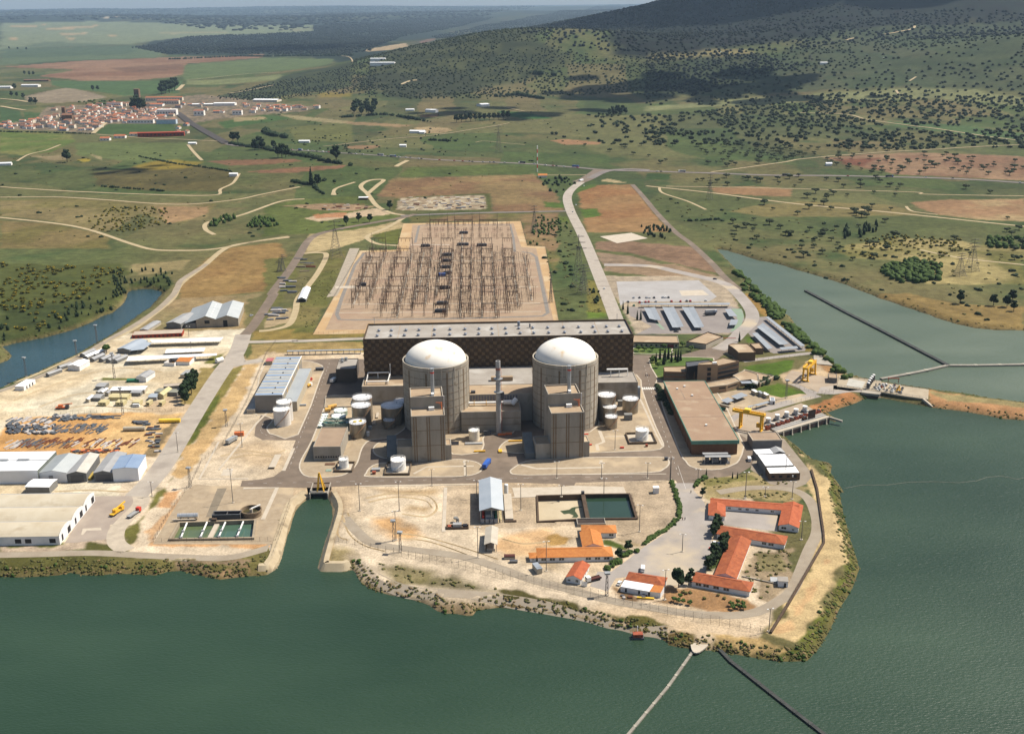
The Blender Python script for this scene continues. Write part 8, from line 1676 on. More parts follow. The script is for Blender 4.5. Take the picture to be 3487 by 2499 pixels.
p=Cc(730,690);heap(O,1040,1700,275,370,70,'stored crates and timber in the fenced dump beyond the switchyard',[PWS,PWS,RST,BGS],3,9,0,'stored goods in the fenced dump',1.2,nm='timber_stack');heap(O,440,800,335,380,22,'goods on the sandy track beyond the biggest pylon',[RST,STM,PWS],3,9,0,'rusty goods beyond the biggest pylon',1.2,nm='steel_length')
heap(O,250,380,750,880,10,'bars stacked on the grass by the loop track',[RST,STM,BGS],7,11,.05,'bars by the loop track',.8);heap(O,130,240,900,1020,12,'bundles on the grass by the loop track',[BGS,DKM,PWS],6,10,.05,'bundles by the loop track',1.1);heap(O,40,170,1130,1230,14,'bundles on the grass by the loop track',[BGS,DKM,PWS],6,11,.05,'bundles by the loop track',1.1);heap(F,900,1240,1070,1110,8,'clutter along the front wall of the works house',[DKM,PWS,RST],1,2.5,0,'clutter at the works house',.8)
p=F(1130,1108);t=thing('yellow_beam','yellow beam lying before the works house','beam',(p.x,p.y,.2),-.15);part('beam',MB().box(-4,4,-.4,.4,0,.6),MATS['bright_yellow'],t)
def leafm(name,a,b,c3=None,k=.5):
    return mat(name,tuple(S(*a)),.85,tuple(S(*b)),.35,spec=.15,c3=tuple(S(*c3)) if c3 else None,s3=.6,f3=.55)
OAKM=leafm('holm_oak_leaves',(70,82,44),(44,54,32));FORM=leafm('forest_leaves',(40,52,38),(26,36,28));DGRM=leafm('dark_green_leaves',(56,76,40),(34,50,28));GRNM=leafm('green_leaves',(92,116,50),(62,84,36));SCRM=leafm('scrub_leaves',(128,126,70),(92,94,50),(160,136,94));BRMM=leafm('broom_leaves',(104,104,36),(66,72,28),(216,180,40));BARK=mat('bark',(.07,.05,.035),.9)  # forest leaf tone darkened, the mountain's cloud shade included
ico=bmesh.new();bmesh.ops.create_icosphere(ico,subdivisions=1,radius=1);IV=np.array([v.co[:] for v in ico.verts]);IF=np.array([[v.index for v in f.verts] for f in ico.faces]);ico.free()
ico=bmesh.new();bmesh.ops.create_icosphere(ico,subdivisions=2,radius=1);IV2=np.array([v.co[:] for v in ico.verts]);IF2=np.array([[v.index for v in f.verts] for f in ico.faces]);ico.free()
def clumps(cs,mt,name,fine=True,jit=.28):
    """one crown mesh out of ragged leaf clumps (x, y, z, r, squash)"""
    bv,bf=(IV2,IF2) if fine else (IV,IF);V_=[];F_=[];o=0
    for (x,y,z,r,q) in cs:
        v=bv*(1+rng.uniform(-jit,jit,(len(bv),1)))*[r,r,r*q]+[x,y,z];V_.append(v);F_.append(bf+o);o+=len(bv)
    me_=bpy.data.meshes.new(name);me_.from_pydata(np.concatenate(V_).tolist(),[],np.concatenate(F_).tolist());me_.materials.append(mt);return me_
def crown_cs(r,h,n,flat_=.6):
    out=[(0,0,h,r*.62,flat_)]
    for k in range(n):
        a=2*math.pi*k/n+rng.uniform(-.4,.4);d=r*rng.uniform(.45,.72);out.append((d*math.cos(a),d*math.sin(a),h+rng.uniform(-.22,.3)*r*flat_,r*rng.uniform(.32,.5),flat_*1.1))
    return out
TREEP={k:[] for k in ('oak','dark','green','cypress','broom','scrub')}
def trunk(h,r):
    mb=MB().cyl(0,0,-.5,h,r,6,r*.6,cap=False)
    for a in (0,2.1,4.2):mb.bar((0,0,h*.6),(math.cos(a)*h*.4,math.sin(a)*h*.4,h*1.15),r*.4,4)
    return mb.mesh('trunk',BARK)
for i in range(3):
    TREEP['oak'].append((clumps(crown_cs(4.2,4.0,6,.55),OAKM,'crown'),trunk(2.6,.35)))
    TREEP['dark'].append((clumps(crown_cs(3.2,5.2,6,1.1)+crown_cs(2.4,8,4,.9),DGRM,'crown'),trunk(3.4,.3)))
    TREEP['green'].append((clumps(crown_cs(2.6,3.6,5,.9),GRNM,'crown'),trunk(2.0,.2)))
    TREEP['cypress'].append((clumps([(0,0,1.2+k*1.3,1.25-.13*k,1.3) for k in range(8)],DGRM,'crown'),trunk(1.0,.2)))
    TREEP['broom'].append((clumps(crown_cs(1.9,1.0,4,.75),BRMM,'foliage'),None));TREEP['scrub'].append((clumps(crown_cs(1.2,.6,4,.8),SCRM,'foliage'),None))
def tree(kind,p,s_,label,name,grp=None,cat='tree',sz=None):
    cm,tm=random.choice(TREEP[kind])
    if tm is None:t=link(name,cm);t.location=(p.x,p.y,hz(p.x,p.y));t.rotation_euler=(0,0,random.uniform(0,6));tag(t,label,cat,grp)
    else:
        t=thing(name,label,cat,(p.x,p.y,hz(p.x,p.y)),random.uniform(0,6),grp);link('crown',cm,t);link('trunk',tm,t)
    t.scale=(s_,s_,sz or s_);return t
def scatter(poly,sp,p,aspect=1.0):
    P=np.array([(q[0],q[1]) for q in poly]);x0,y0=P.min(0);x1,y1=P.max(0)
    gx,gy=np.meshgrid(np.arange(x0,x1,sp),np.arange(y0,y1,sp*aspect));gx=gx.ravel()+rng.uniform(-.48,.48,gx.size)*sp;gy=gy.ravel()+rng.uniform(-.48,.48,gy.size)*sp*aspect
    cl=fbm(gx,gy,sp*5,2,99);k=(sdf(gx,gy,P)<0)&(rng.random(gx.size)<p*np.clip(1+cl*3.2,.15,1.6));return np.stack([gx[k],gy[k]],1)
def offroad(A_,m_=3.0):
    k=np.ones(len(A_),bool)
    for pts,wd in ROADS:
        P=np.array([(q.x,q.y) for q in pts]);lo=P.min(0)-15;hi=P.max(0)+15;idx=np.where(((A_>lo)&(A_<hi)).all(1))[0]
        if len(idx)==0:continue
        d=np.sqrt(((A_[idx][:,None,:]-P[None])**2).sum(2)).min(1);k[idx[d<wd*.6+m_+2]]=False
    return A_[k]
def mass(name,A_,r0,r1,mt,sq=.8,fine=False,lift=.55,n=1,jit=.3):
    """many far crowns joined into one object"""
    if len(A_)==0:return
    A_=np.repeat(A_,n,0) if n>1 else A_;m_=len(A_);r=rng.uniform(r0,r1,m_)
    if n>1:A_=A_+rng.uniform(-1,1,(m_,2))*(r*1.1)[:,None]
    z=np.array([hz(a,b_) for a,b_ in A_])+r*lift*sq;bv,bf=(IV2,IF2) if fine else (IV,IF)
    V_=bv[None]*(1+rng.uniform(-jit,jit,(m_,len(bv),1)))*np.stack([r,r,r*sq],1)[:,None,:]+np.stack([A_[:,0],A_[:,1],z],1)[:,None,:]
    F_=(bf[None]+(np.arange(m_)*len(bv))[:,None,None]).reshape(-1,3);me_=bpy.data.meshes.new(name);me_.vertices.add(m_*len(bv));me_.vertices.foreach_set('co',V_.ravel());me_.loops.add(F_.size);me_.loops.foreach_set('vertex_index',F_.ravel().astype(np.int32));me_.polygons.add(len(F_));me_.polygons.foreach_set('loop_start',np.arange(0,F_.size,3,dtype=np.int32));me_.update(calc_edges=True);me_.materials.append(mt)
    o=link(name,me_);o['kind']='stuff';return o
# open oak pasture on the right: the 300 nearest oaks one by one, the rest as a wood
oaks=[scatter(tp(TN,pl),sp,p,asp) for pl,sp,p,asp in [
    ([(0,700),(560,640),(1100,565),(2268,590),(2500,700),(2500,900),(1800,895),(1300,920),(900,960),(400,1030),(300,900),(0,870)],17,.62,1.3),([(250,1060),(2400,1060),(2400,1200),(900,1200),(400,1180)],26,.36,1),([(1000,930),(2400,930),(2400,1060),(1400,1050),(1100,1000)],20,.4,1.2),
    ([(400,1200),(900,1200),(2400,1330),(2400,1600),(1500,1440),(500,1440)],24,.34,1),([(900,1440),(1400,1440),(1500,1586),(900,1586)],20,.3,1)]]+[scatter(tp(TM,pl),sp,p,1.3) for pl,sp,p in [([(1700,740),(2268,740),(2268,960),(2050,950),(1700,860)],22,.55),([(1200,840),(1800,850),(1900,1000),(1500,900)],34,.3),([(1800,920),(2268,920),(2268,1060),(1850,1060)],30,.3)]]
OA=offroad(np.concatenate(oaks));OA=OA[[hz(a,b_)>-1.5 for a,b_ in OA]];OA=OA[np.argsort(np.hypot(OA[:,0],OA[:,1]))]
for a_,b_ in OA[:290]:tree('oak',Vector((a_,b_)),random.uniform(.65,1.45),'dark round crowned holm oak standing in the open pasture at the right','holm_oak','holm oaks of the open pasture')
mass('oak_wood',OA[290::3],2.0,4.4,DGRM,.8,fine=False,lift=1.0,n=3,jit=.4);OB=np.delete(OA[290:],np.s_[::3],0);mass('oak_wood',OB,2.4,5.2,OAKM,.7,fine=False,lift=1.0,n=2,jit=.4)
for pl,f,sp,p,r0,r1,mt,n,nm in [
    ([(0,380),(700,300),(1500,230),(2400,200),(2400,590),(1100,560),(560,640),(0,640)],TN,24,.62,3.5,6,OAKM,1,'hillside_wood'),([(0,300),(700,330),(1000,400),(560,500),(300,580),(0,560)],TN,17,.95,4,7,FORM,1,'hillside_wood'),
    ([(-100,20),(700,20),(1600,60),(2400,90),(2400,230),(1500,240),(700,310),(-100,380)],TN,26,.85,4,8,FORM,1,'mountain_forest'),([(700,240),(1000,170),(1500,80),(1900,10),(2268,15),(2268,350),(1700,330),(1300,230)],TM,25,.85,4,8,FORM,1,'mountain_forest'),
    ([(430,330),(700,280),(1100,200),(1500,300),(1800,370),(2268,350),(2268,640),(1900,600),(1100,640),(500,640),(200,590),(180,400)],TM,16,.75,2.6,5,OAKM,1,'hill_scrub'),([(850,310),(1200,240),(2000,205),(2268,190),(2268,360),(1700,350),(1050,350)],TL,26,.8,6,9,FORM,1,'plain_wood'),([(-60,170),(500,125),(1100,115),(800,190),(500,240),(300,330),(-60,365)],TM,26,.8,6,9,FORM,1,'plain_wood'),
    ([(1300,640),(1700,540),(2268,420),(2420,400),(2420,640),(2268,600),(1700,650)],TL,13,.8,2,3.2,FORM,1,'olive_grove'),([(0,40),(2268,30),(2268,200),(1400,200),(900,130),(0,130)],TL,105,.6,18,38,FORM,1,'distant_wood'),([(0,30),(1500,30),(900,150),(0,190)],TM,95,.6,16,34,FORM,1,'distant_wood'),
    ([(0,860),(500,840),(1000,880),(900,1000),(0,1000)],TM,26,.25,1.6,3,DGRM,1,'field_bushes'),([(1850,880),(2268,860),(2268,1000),(1900,930)],TL,18,.4,1.5,2.6,DGRM,1,'field_bushes'),([(480,660),(760,640),(700,690),(520,690)],TL,16,.6,3,5,GRNM,1,'orchard')]:
    A_=scatter(tp(f,pl),sp,p,1.5);mass(nm,A_,r0,r1,mt,.35 if r1>20 else .8,n=n)
# hedges and stream side bushes: strings of crowns
def hedge(f,pts,r,mt,label,step=.9,name='hedge',h=.8,fine=True,wid=.4):
    P=densify([Vector((p.x,p.y)) for p in (f(*q) for q in pts)],r*step);A_=np.array([(p.x,p.y) for p in P]);A_=A_+rng.normal(0,r*wid,A_.shape);keep=rng.random(len(A_))>(.3 if not fine else .05);keep[0]=True;cs=[(a_-P[0].x,b_-P[0].y,hz(a_,b_)-hz(P[0].x,P[0].y)+r*h*.6,r*rng.uniform(.4,1.35),h) for a_,b_ in A_[keep]]
    o=link(name,clumps(cs,mt,name,fine));o.location=(P[0].x,P[0].y,hz(P[0].x,P[0].y));tag(o,label,'hedge',None);return o
for f,pts,r,lb in [(TL,[(1480,930),(1700,960),(1900,1000),(2100,1045),(2268,1070)],5,'dark hedgerow running beside the highway toward the roadside trees'),(TL,[(610,1200),(900,1220),(1080,1235)],2.5,'thin dark hedge under the shaded hillock'),(TL,[(1690,850),(1760,875),(1850,890)],7,'thick dark bushes in the field right of the town road'),(TL,[(0,850),(600,865)],2.5,'thin hedge on the near side of the town'),(TL,[(900,1010),(1150,1060),(1500,1110)],2,'thin hedge crossing the yellow flowered field'),(TM,[(680,905),(850,912)],4,'short dark hedge in the middle field'),(TM,[(1120,625),(1260,615),(1420,640)],8,'dark hedge below the olive slope'),(TM,[(1340,480),(1420,485),(1500,490)],11,'dark tree line on the olive slope'),(TM,[(120,760),(400,740),(700,790)],5,'stream side hedge past the dark grove'),(TN,[(230,1330),(440,1320)],2.5,'dark hedge in the lower right pasture'),(TO,[(200,155),(330,180),(460,150),(540,160)],3.5,'scrub line running through the lone cypress'),(TO,[(385,190),(420,240),(465,262)],3,'short dark hedge below the lone cypress'),(TL,[(1100,385),(1560,365),(2268,360)],7,'far hedge edging the brown ploughland')]:
    hedge(f,pts,r,DGRM,lb,fine=False)
hedge(F,[(1335,205),(1350,260),(1375,340),(1395,420),(1385,490),(1310,560),(1210,625),(1110,690)],1.1,GRNM,'long clipped green hedge curving round the gravel beside the grey yard',.6);hedge(F,[(955,795),(1010,760),(1055,740)],1.5,GRNM,'short hedge right of the bright orange building',.6);hedge(F,[(830,885),(880,850),(945,820)],1.5,GRNM,'short hedge below the end of the bright orange building',.6);hedge(F,[(1520,245),(1530,205),(1600,178)],1.4,GRNM,'curved hedge at the road corner below the loop road',.6)
hedge(D,[(1445,485),(1480,560),(1560,700)],2.2,DGRM,'dark hedge along the left wall of the brown roofed store',.7);hedge(K,[(1250,960),(1310,940),(1400,900),(1460,880)],2.6,DGRM,'dark bushes between office annex and triangular lawn',.6)
A_=np.concatenate([scatter(lst(K,pl),sp,.8) for pl,sp in [([(1130,60),(1190,60),(1460,330),(1680,560),(1900,740),(1860,760),(1640,600),(1420,400),(1280,270)],5),([(1900,800),(2050,870),(2000,880),(1880,830)],4)]]);A_=A_[[hz(*q)>-2.6 for q in A_]];mass('bank_bushes',A_,1.6,3.4,GRNM,.8,True,n=2)
# banks: tufts and scrub all along the water
i_=np.where((SH>.3)&(SH<6.5)&(GY<1400))[0];i_=rng.choice(i_,min(3600,len(i_)),False);A_=np.stack([GX[i_],GY[i_]],1)+rng.uniform(-1,1,(len(i_),2))
cw_=np.array([(c.x,c.y) for c in canal_l+canal_r]);dcw=np.sqrt(((A_[:,None]-cw_[None])**2).sum(2)).min(1);pf=sdf(A_[:,0],A_[:,1],np.array([(q.x,q.y) for q in D4]));A_=A_[(dcw>14)&(pf>3)]
mass('shore_scrub',A_[::2],.25,.75,SCRM,.45,n=3,jit=.45);mass('shore_bushes',A_[1::26],.5,1.1,GRNM,.6,n=2);mass('dry_brush',A_[3::9],.3,.8,mat('dry_brush',tuple(S(166,140,98)),.9,tuple(S(128,108,72)),.5),.45,n=3,jit=.45)
east=[W(*q) for q in [(1820,1030),(1850,1040),(1875,1110),(1898,1190),(1910,1250),(1898,1300),(1840,1420),(1790,1458),(1740,1458),(1800,1400),(1860,1300),(1880,1230),(1860,1140),(1830,1070)]]
A_=scatter(east,2.2,.6);A_=A_[[hz(*q)>-2.8 for q in A_]];mass('point_scrub',A_[::3],.4,1.0,GRNM,.5,n=2,jit=.4);mass('point_scrub',A_[1::2],.3,.8,SCRM,.45,n=3,jit=.45)
A_=np.concatenate([scatter(lst(f,pl),sp,p) for f,pl,sp,p in [(E,[(860,820),(1280,910),(1250,970),(1080,980),(900,890)],2.6,.4),(E,[(1240,990),(1450,955),(1850,1040),(2268,1130),(2268,1180),(1700,1060)],2.4,.5),(F,[(0,1040),(600,1130),(640,1200),(100,1110)],2.4,.5),(F,[(860,1230),(1380,1310),(1370,1340),(870,1270)],2.0,.7),(F,[(1900,900),(1990,740),(2268,720),(2268,1000),(2100,1130),(1990,1100)],3,.45),(F,[(1520,180),(1620,170),(2268,120),(2268,330),(1640,330)],3,.4),(B,[(0,895),(700,885),(1300,910),(2100,850),(2050,1010),(1300,1020),(0,1050)],2.6,.6),(F,[(1660,1420),(2268,1540),(2268,1600),(1660,1480)],2.2,.6),(K,[(0,130),(110,200),(160,370),(0,370)],4,.5),(O,[(300,900),(600,760),(520,1000),(380,1280),(240,1280)],5,.3)]])
mass('rough_scrub',offroad(A_,0),.3,.9,SCRM,.5,n=3,jit=.45)
A_=np.concatenate([scatter([T(*q) for q in pl],sp,.35) for pl,sp in [([(0,330),(600,340),(1200,400),(1200,470),(800,500),(450,540),(0,540)],30),([(500,230),(1300,230),(1300,370),(700,340)],34),([(1380,420),(2267,560),(2267,730),(1900,640),(1620,550)],13),([(1180,480),(1260,480),(1340,690),(1230,700)],9)]]);A_=offroad(A_,0);mass('meadow_scrub',A_[::2],.5,1.4,SCRM,.6,n=4,jit=.4);mass('meadow_scrub',A_[1::4],.8,2.8,DGRM,.6,n=3,jit=.4)
# yellow flowering broom on the left slope
BR=np.concatenate([scatter(tp(TA,[(-200,0),(600,0),(1000,40),(960,90),(560,300),(420,480),(-100,560)]),7.5,.55),scatter(tp(TL,[(520,1440),(700,1330),(1100,1340),(1090,1440),(800,1500),(560,1480)]),8,.6),scatter(tp(TN,[(1230,1460),(1500,1400),(1900,1440),(1950,1530),(1600,1586),(1250,1540)]),8,.6)]);BR=BR[[hz(*q)>-2 for q in BR]];BR=BR[np.argsort(np.hypot(BR[:,0],BR[:,1]))]
for a_,b_ in BR[:290]:tree('broom',Vector((a_,b_)),random.uniform(.8,1.5),'yellow flowering broom shrub on the slope above the left inlet','broom_shrub','broom shrubs above the left inlet','shrub')
mass('broom_scrub',BR[290:],1.2,2.4,BRMM,.8)
A_=np.concatenate([scatter(tp(TA,[(0,420),(400,380),(900,200),(960,300),(700,430),(400,530),(0,610)]),6,.5),scatter(tp(TA,[(860,60),(980,60),(990,200),(900,260)]),5,.8),scatter(tp(TA,[(1000,40),(1340,60),(1330,190),(1260,220),(1200,170),(1010,160)]),6,.5)]);A_=A_[[hz(*q)>-2 for q in A_]];mass('inlet_saplings',A_,.8,1.5,DGRM,2.2,False,n=1)
for f,pl,sp,p,r0,r1,q_,mt,nm in [(TO,[(1990,660),(2130,400),(2268,400),(2300,640),(2180,640)],7,.5,1,1.8,1.4,GRNM,'sapling_plantation'),(TM,[(1380,1150),(1560,1140),(1640,1200),(1540,1250),(1440,1240)],9,.5,1.5,2.6,1.2,DGRM,'sapling_plantation'),(TM,[(1400,1400),(1600,1410),(1640,1512),(1300,1512)],8,.45,1,2,1.3,GRNM,'sapling_plantation'),(TL,[(1350,1420),(1540,1385),(1500,1430),(1360,1470)],6,.8,1.5,2.6,1.6,GRNM,'poplar_belt'),(TL,[(1580,1470),(1640,1400),(1800,1430),(1780,1465)],6,.7,1.5,2.4,1.6,GRNM,'poplar_belt'),(TN,[(0,1370),(130,1360),(120,1440),(0,1420)],6,.8,1,1.6,2.2,DGRM,'sapling_rows'),(TM,[(2040,1460),(2240,1455),(2268,1512),(2060,1512)],6,.6,1,1.8,1.8,DGRM,'sapling_rows'),(TN,[(2030,1430),(2400,1430),(2400,1500),(2060,1490)],6,.8,2,3.2,1.1,GRNM,'bright_thicket'),(T,[(1940,600),(2010,575),(2090,590),(2085,625),(1990,628)],6,.8,2,3.6,1,GRNM,'bright_thicket'),(TN,[(1180,1390),(1200,1370),(1230,1430),(1185,1440)],5,.9,1.4,2.2,2.6,DGRM,'poplar_row'),(TN,[(1270,1360),(1400,1350),(1400,1400),(1270,1435)],6,.6,1.4,2.2,2.8,DGRM,'poplar_row'),(TK,[(0,180),(100,200),(150,340),(60,330)],5,.5,1.2,2,1.2,DGRM,'roadside_saplings')]:
    A_=scatter(tp(f,pl),sp,p);A_=A_[[hz(*q)>-2 for q in A_]] if len(A_) else A_;mass(nm,offroad(A_,0),r0,r1,mt,q_,True if r0>1.4 else False)
# single trees
def grove(f,pts,kind,s_,lb,grp,name='tree'):
    for k,(x,y) in enumerate(pts):tree(kind,f(x,y),s_*random.uniform(.85,1.15),lb[k] if isinstance(lb,list) else lb,name,grp)
grove(TM,[(200+(k%4)*38+k%3*9,738-(k//4)*22+k%2*8) for k in range(12)],'dark',2.6,'big dark tree in the grove left of the white roofed farm','trees of the dark grove');grove(TM,[(860+k*30,790-(k*37%35)) for k in range(12)],'dark',2.1,'dark tree in the long belt below the red roofed farm','trees of the long belt');grove(TM,[(1845+k*17,750-(k*13%22)) for k in range(7)],'dark',2.0,'dark tree in the clump at the corner of the oak pasture','trees of the pasture clump');grove(TL,[(1040,612),(1065,605),(1090,600),(1108,590),(1125,585),(1055,590)],'dark',4.2,'tall dark eucalyptus in the group above the town','eucalyptus above the town','eucalyptus');grove(TL,[(865,712),(885,716),(905,715),(920,718),(880,695)],'dark',3.4,'dark tree in the clump inside the town','trees inside the town');grove(TL,[(1640,968),(1668,962),(1690,965)],'dark',2.6,'big dark tree beside the highway below the town road','roadside trees');grove(TL,[(1790,1015),(1815,1018),(1840,1015)],'dark',2.4,'dark bushy tree just right of the roadside trees','roadside bush trees');grove(TL,[(1500,915),(1530,918)],'dark',2.2,'dark tree at the end of the town road','town road trees');grove(TL,[(1765,965)],'dark',2.0,'brownish dark tree between the two roadside groups',None);grove(TL,[(2165,1045),(433,1045)],'dark',2.7,['lone dark tree right of the roadside groups','lone dark tree in the left meadow'],None)
grove(TL,[(75,625),(110,628),(150,640),(200,672),(230,675),(95,580),(600,590),(630,585),(160,485),(190,488),(215,487),(60,320),(115,322),(170,325)],'dark',2.0,'small dark tree on the plain left of the town','small dark trees left of the town');t=tree('cypress',TO(363,180),1.6,'lone tall dark cypress in the field above the switchyard','cypress',None);t.scale=(3,3,2.6);grove(TO,[(410,180)],'dark',1.6,'rounded dark tree beside the lone cypress',None)
grove(TO,[(635,495),(730,470),(815,472),(970,375)],'dark',1.25,['round green tree just right of the biggest pylon','second green tree right of the biggest pylon','third green tree right of the biggest pylon','dark tree at the corner of the fenced dump'],None);grove(A,[(1430,1080),(1450,1020),(1470,960),(1500,920),(1440,990),(1420,1050),(1480,1000),(1500,950)],'dark',1.15,'brownish dark tree in the tall clump beside the cabin yard','trees beside the cabin yard');grove(A,[(825,690)],'green',1.6,'round green tree among the grey huts',None)
grove(F,[(1680,540),(1690,570),(1665,600),(1650,630),(1720,700),(1735,740),(1745,690),(1725,770),(1690,800),(1660,830),(1640,870),(1610,890),(1655,780)],'dark',.75,'dark conifer in the planting left of the mottled tiled building','conifers left of the mottled tiled building','conifer');grove(F,[(1385,1020)],'dark',1.15,'tall thin crowned tree right of the works house',None);grove(F,[(995,740),(925,800),(1480,960),(1460,1000),(1570,320)],'dark',.62,['small dark tree on the white path right of the bright orange building','small dark tree at the end of the bright orange building','upper dark bush at the left end of the mottled building','lower dark bush at the left end of the mottled building','dark bush at the turn into the U shaped building'],None)
for k,(x,y) in enumerate([(1350,1130),(1380,1140),(1420,1145),(1470,1155),(1400,1105),(1790,1165),(1800,1190),(1840,1150),(1845,1180),(1880,1165),(1885,1190),(1740,1110),(1690,1085),(1585,1110),(1420,1060),(1445,1070),(1475,1065),(2000,890),(1990,870),(2140,920)]):tree('green' if k<11 else 'scrub',F(x,y),.5 if k<11 else .9,'small shrub planted on the bare bed below the mottled building' if k<17 else 'small shrub in the rough garden behind the mottled building','garden_shrub','garden shrubs near the mottled building','shrub')
grove(K,[(530,760),(560,735),(600,750),(625,735),(650,755),(680,740),(700,755),(720,745),(590,775)],'cypress',.95,'dark conifer on the lawn before the office block','conifers before the office block','conifer');grove(K,[(510,745),(545,800),(500,760),(735,640),(800,672),(440,672),(500,672),(590,660),(395,672)],'green',.85,['light green tree at the left of the office lawn','light green tree at the lower left of the office lawn','second light tree at the left of the office lawn','tall light tree between the two gatehouse buildings','round bush beside the skewed building','bush on the narrow garden bed, left of middle','bush on the narrow garden bed, middle','bush on the narrow garden bed, right','bush on the narrow garden bed, far left'],None);grove(K,[(1173,598),(312,385),(275,350),(385,430),(412,430)],'cypress',.8,['single cypress beside the curved brown building','cypress at the foot of the access road, right','cypress at the foot of the access road, left','left small tree on the oval lawn','right small tree on the oval lawn'],None,'cypress');grove(D,[(1825,1220-30),(2028,1200),(2066,1200)],'cypress',.45,['tiny cypress by the loop road','left of two thin cypresses below the loop road','right of two thin cypresses below the loop road'],None,'cypress');grove(G,[(1790,75),(2140,100),(2180,60),(2040,90),(2190,130)],'dark',1.2,['large dark pine on the far shore of the right channel','bright green tree at the far right shore, left','bright green tree at the far right shore, middle','dark bush on the far shore between pine and bright trees','dark bush at the far right shore'],None)
WCR=[mat('town_wall_'+n_,c,.9) for n_,c in (('white',(.74,.70,.64)),('cream',(.62,.54,.42)),('grey',(.46,.43,.40)))];RTN=[mat('town_roof_'+n_,tuple(S(*c)),.9,tuple(S(*d)),.3) for n_,c,d in (('orange',(222,142,100),(196,112,78)),('pink',(216,164,132),(190,136,108)),('brown',(178,130,102),(150,106,84)))]
HM=[]
for i in range(9):
    a,b_,h=5.5+(i%3)*1.6,4.4+(i%2)*1.2,4.2+(i%4)*1.1;me_=bpy.data.meshes.new('town_house');k=h+1.9
    V_=[(-a,-b_,-2),(a,-b_,-2),(a,b_,-2),(-a,b_,-2),(-a,-b_,h),(a,-b_,h),(a,b_,h),(-a,b_,h),(-a,0,k),(a,0,k),(-a-.4,-b_-.5,h-.1),(a+.4,-b_-.5,h-.1),(a+.4,0,k+.15),(-a-.4,0,k+.15),(a+.4,b_+.5,h-.1),(-a-.4,b_+.5,h-.1)]
    V_+=[q for x in (-a*.6,0,a*.6) for z in ((1.2,) if h<6 else (1.2,4.2)) for q in ((x-.55,-b_-.05,z),(x+.55,-b_-.05,z),(x+.55,-b_-.05,z+1.3),(x-.55,-b_-.05,z+1.3))]
    F_=[(0,1,5,4),(1,2,6,9,5),(2,3,7,6),(3,0,4,8,7),(10,11,12,13),(13,12,14,15)]+[tuple(range(q,q+4)) for q in range(16,len(V_),4)]
    me_.from_pydata(V_,[],F_);me_.materials.append(WCR[i%3 if i%4 else 0]);me_.materials.append(RTN[(i*5//2)%3]);me_.materials.append(DARK);me_.polygons.foreach_set('material_index',[0]*4+[1]*2+[2]*(len(F_)-6));HM.append(me_)
TWN=np.concatenate([scatter(tp(TL,pl),sx,p,1.9) for pl,sx,p in [([(230,770),(380,745),(680,690),(850,690),(1120,720),(1110,790),(690,795),(600,850),(430,845),(150,835),(0,830),(0,805)],14,.95),([(300,695),(560,685),(780,665),(1000,690),(600,730),(320,720)],17,.8),([(1130,670),(1400,690),(1600,680),(1760,690),(2060,690),(2050,710),(1600,730),(1300,735),(1130,720)],18,.7),([(1130,790),(1200,800),(1200,860),(1130,870)],16,.8)]]);rng.shuffle(TWN)
HLB=[f"{['low', 'two storey', 'tall', 'high walled'][i % 4]} {['white', 'cream', 'grey'][i % 3 if i % 4 else 0]} walled house with {['orange', 'pink', 'brown'][(i * 5 // 2) % 3]} roof in the distant town" for i in range(9)]
for k,(a_,b_) in enumerate(TWN[:298]):
    o=link('town_house',HM[k%9]);o.location=(a_,b_,hz(a_,b_));o.rotation_euler=(0,0,random.choice([0,.15,-.2,1.5,1.7])+random.uniform(-.1,.1));tag(o,HLB[k%9],'house','distant town houses of the kind: '+HLB[k%9][:30])
def far_block(p,w_,d_,h,wm_,rm_,name,label,cat='building',rot=0,pitch=0,win=0):
    t=thing(name,label,cat,(p.x,p.y,hz(p.x,p.y)),rot);part('wall',MB().box(-w_/2,w_/2,-d_/2,d_/2,-3,h),wm_,t)
    part('roof',MB().add([(-w_/2-.5,-d_/2-.5,h),(w_/2+.5,-d_/2-.5,h),(w_/2+.5,0,h+pitch+.3),(-w_/2-.5,0,h+pitch+.3),(w_/2+.5,d_/2+.5,h),(-w_/2-.5,d_/2+.5,h)],[(0,1,2,3),(3,2,4,5)]),rm_,t)
    for k in range(win):part('window',MB().box(-w_/2+(k+.3)*w_/win,-w_/2+(k+.7)*w_/win,-d_/2-.15,-d_/2,h*.35,h*.6),DARK,t)
    return t
STN=mat('old_stone',tuple(S(168,134,104)),.9,tuple(S(130,102,80)),.3)
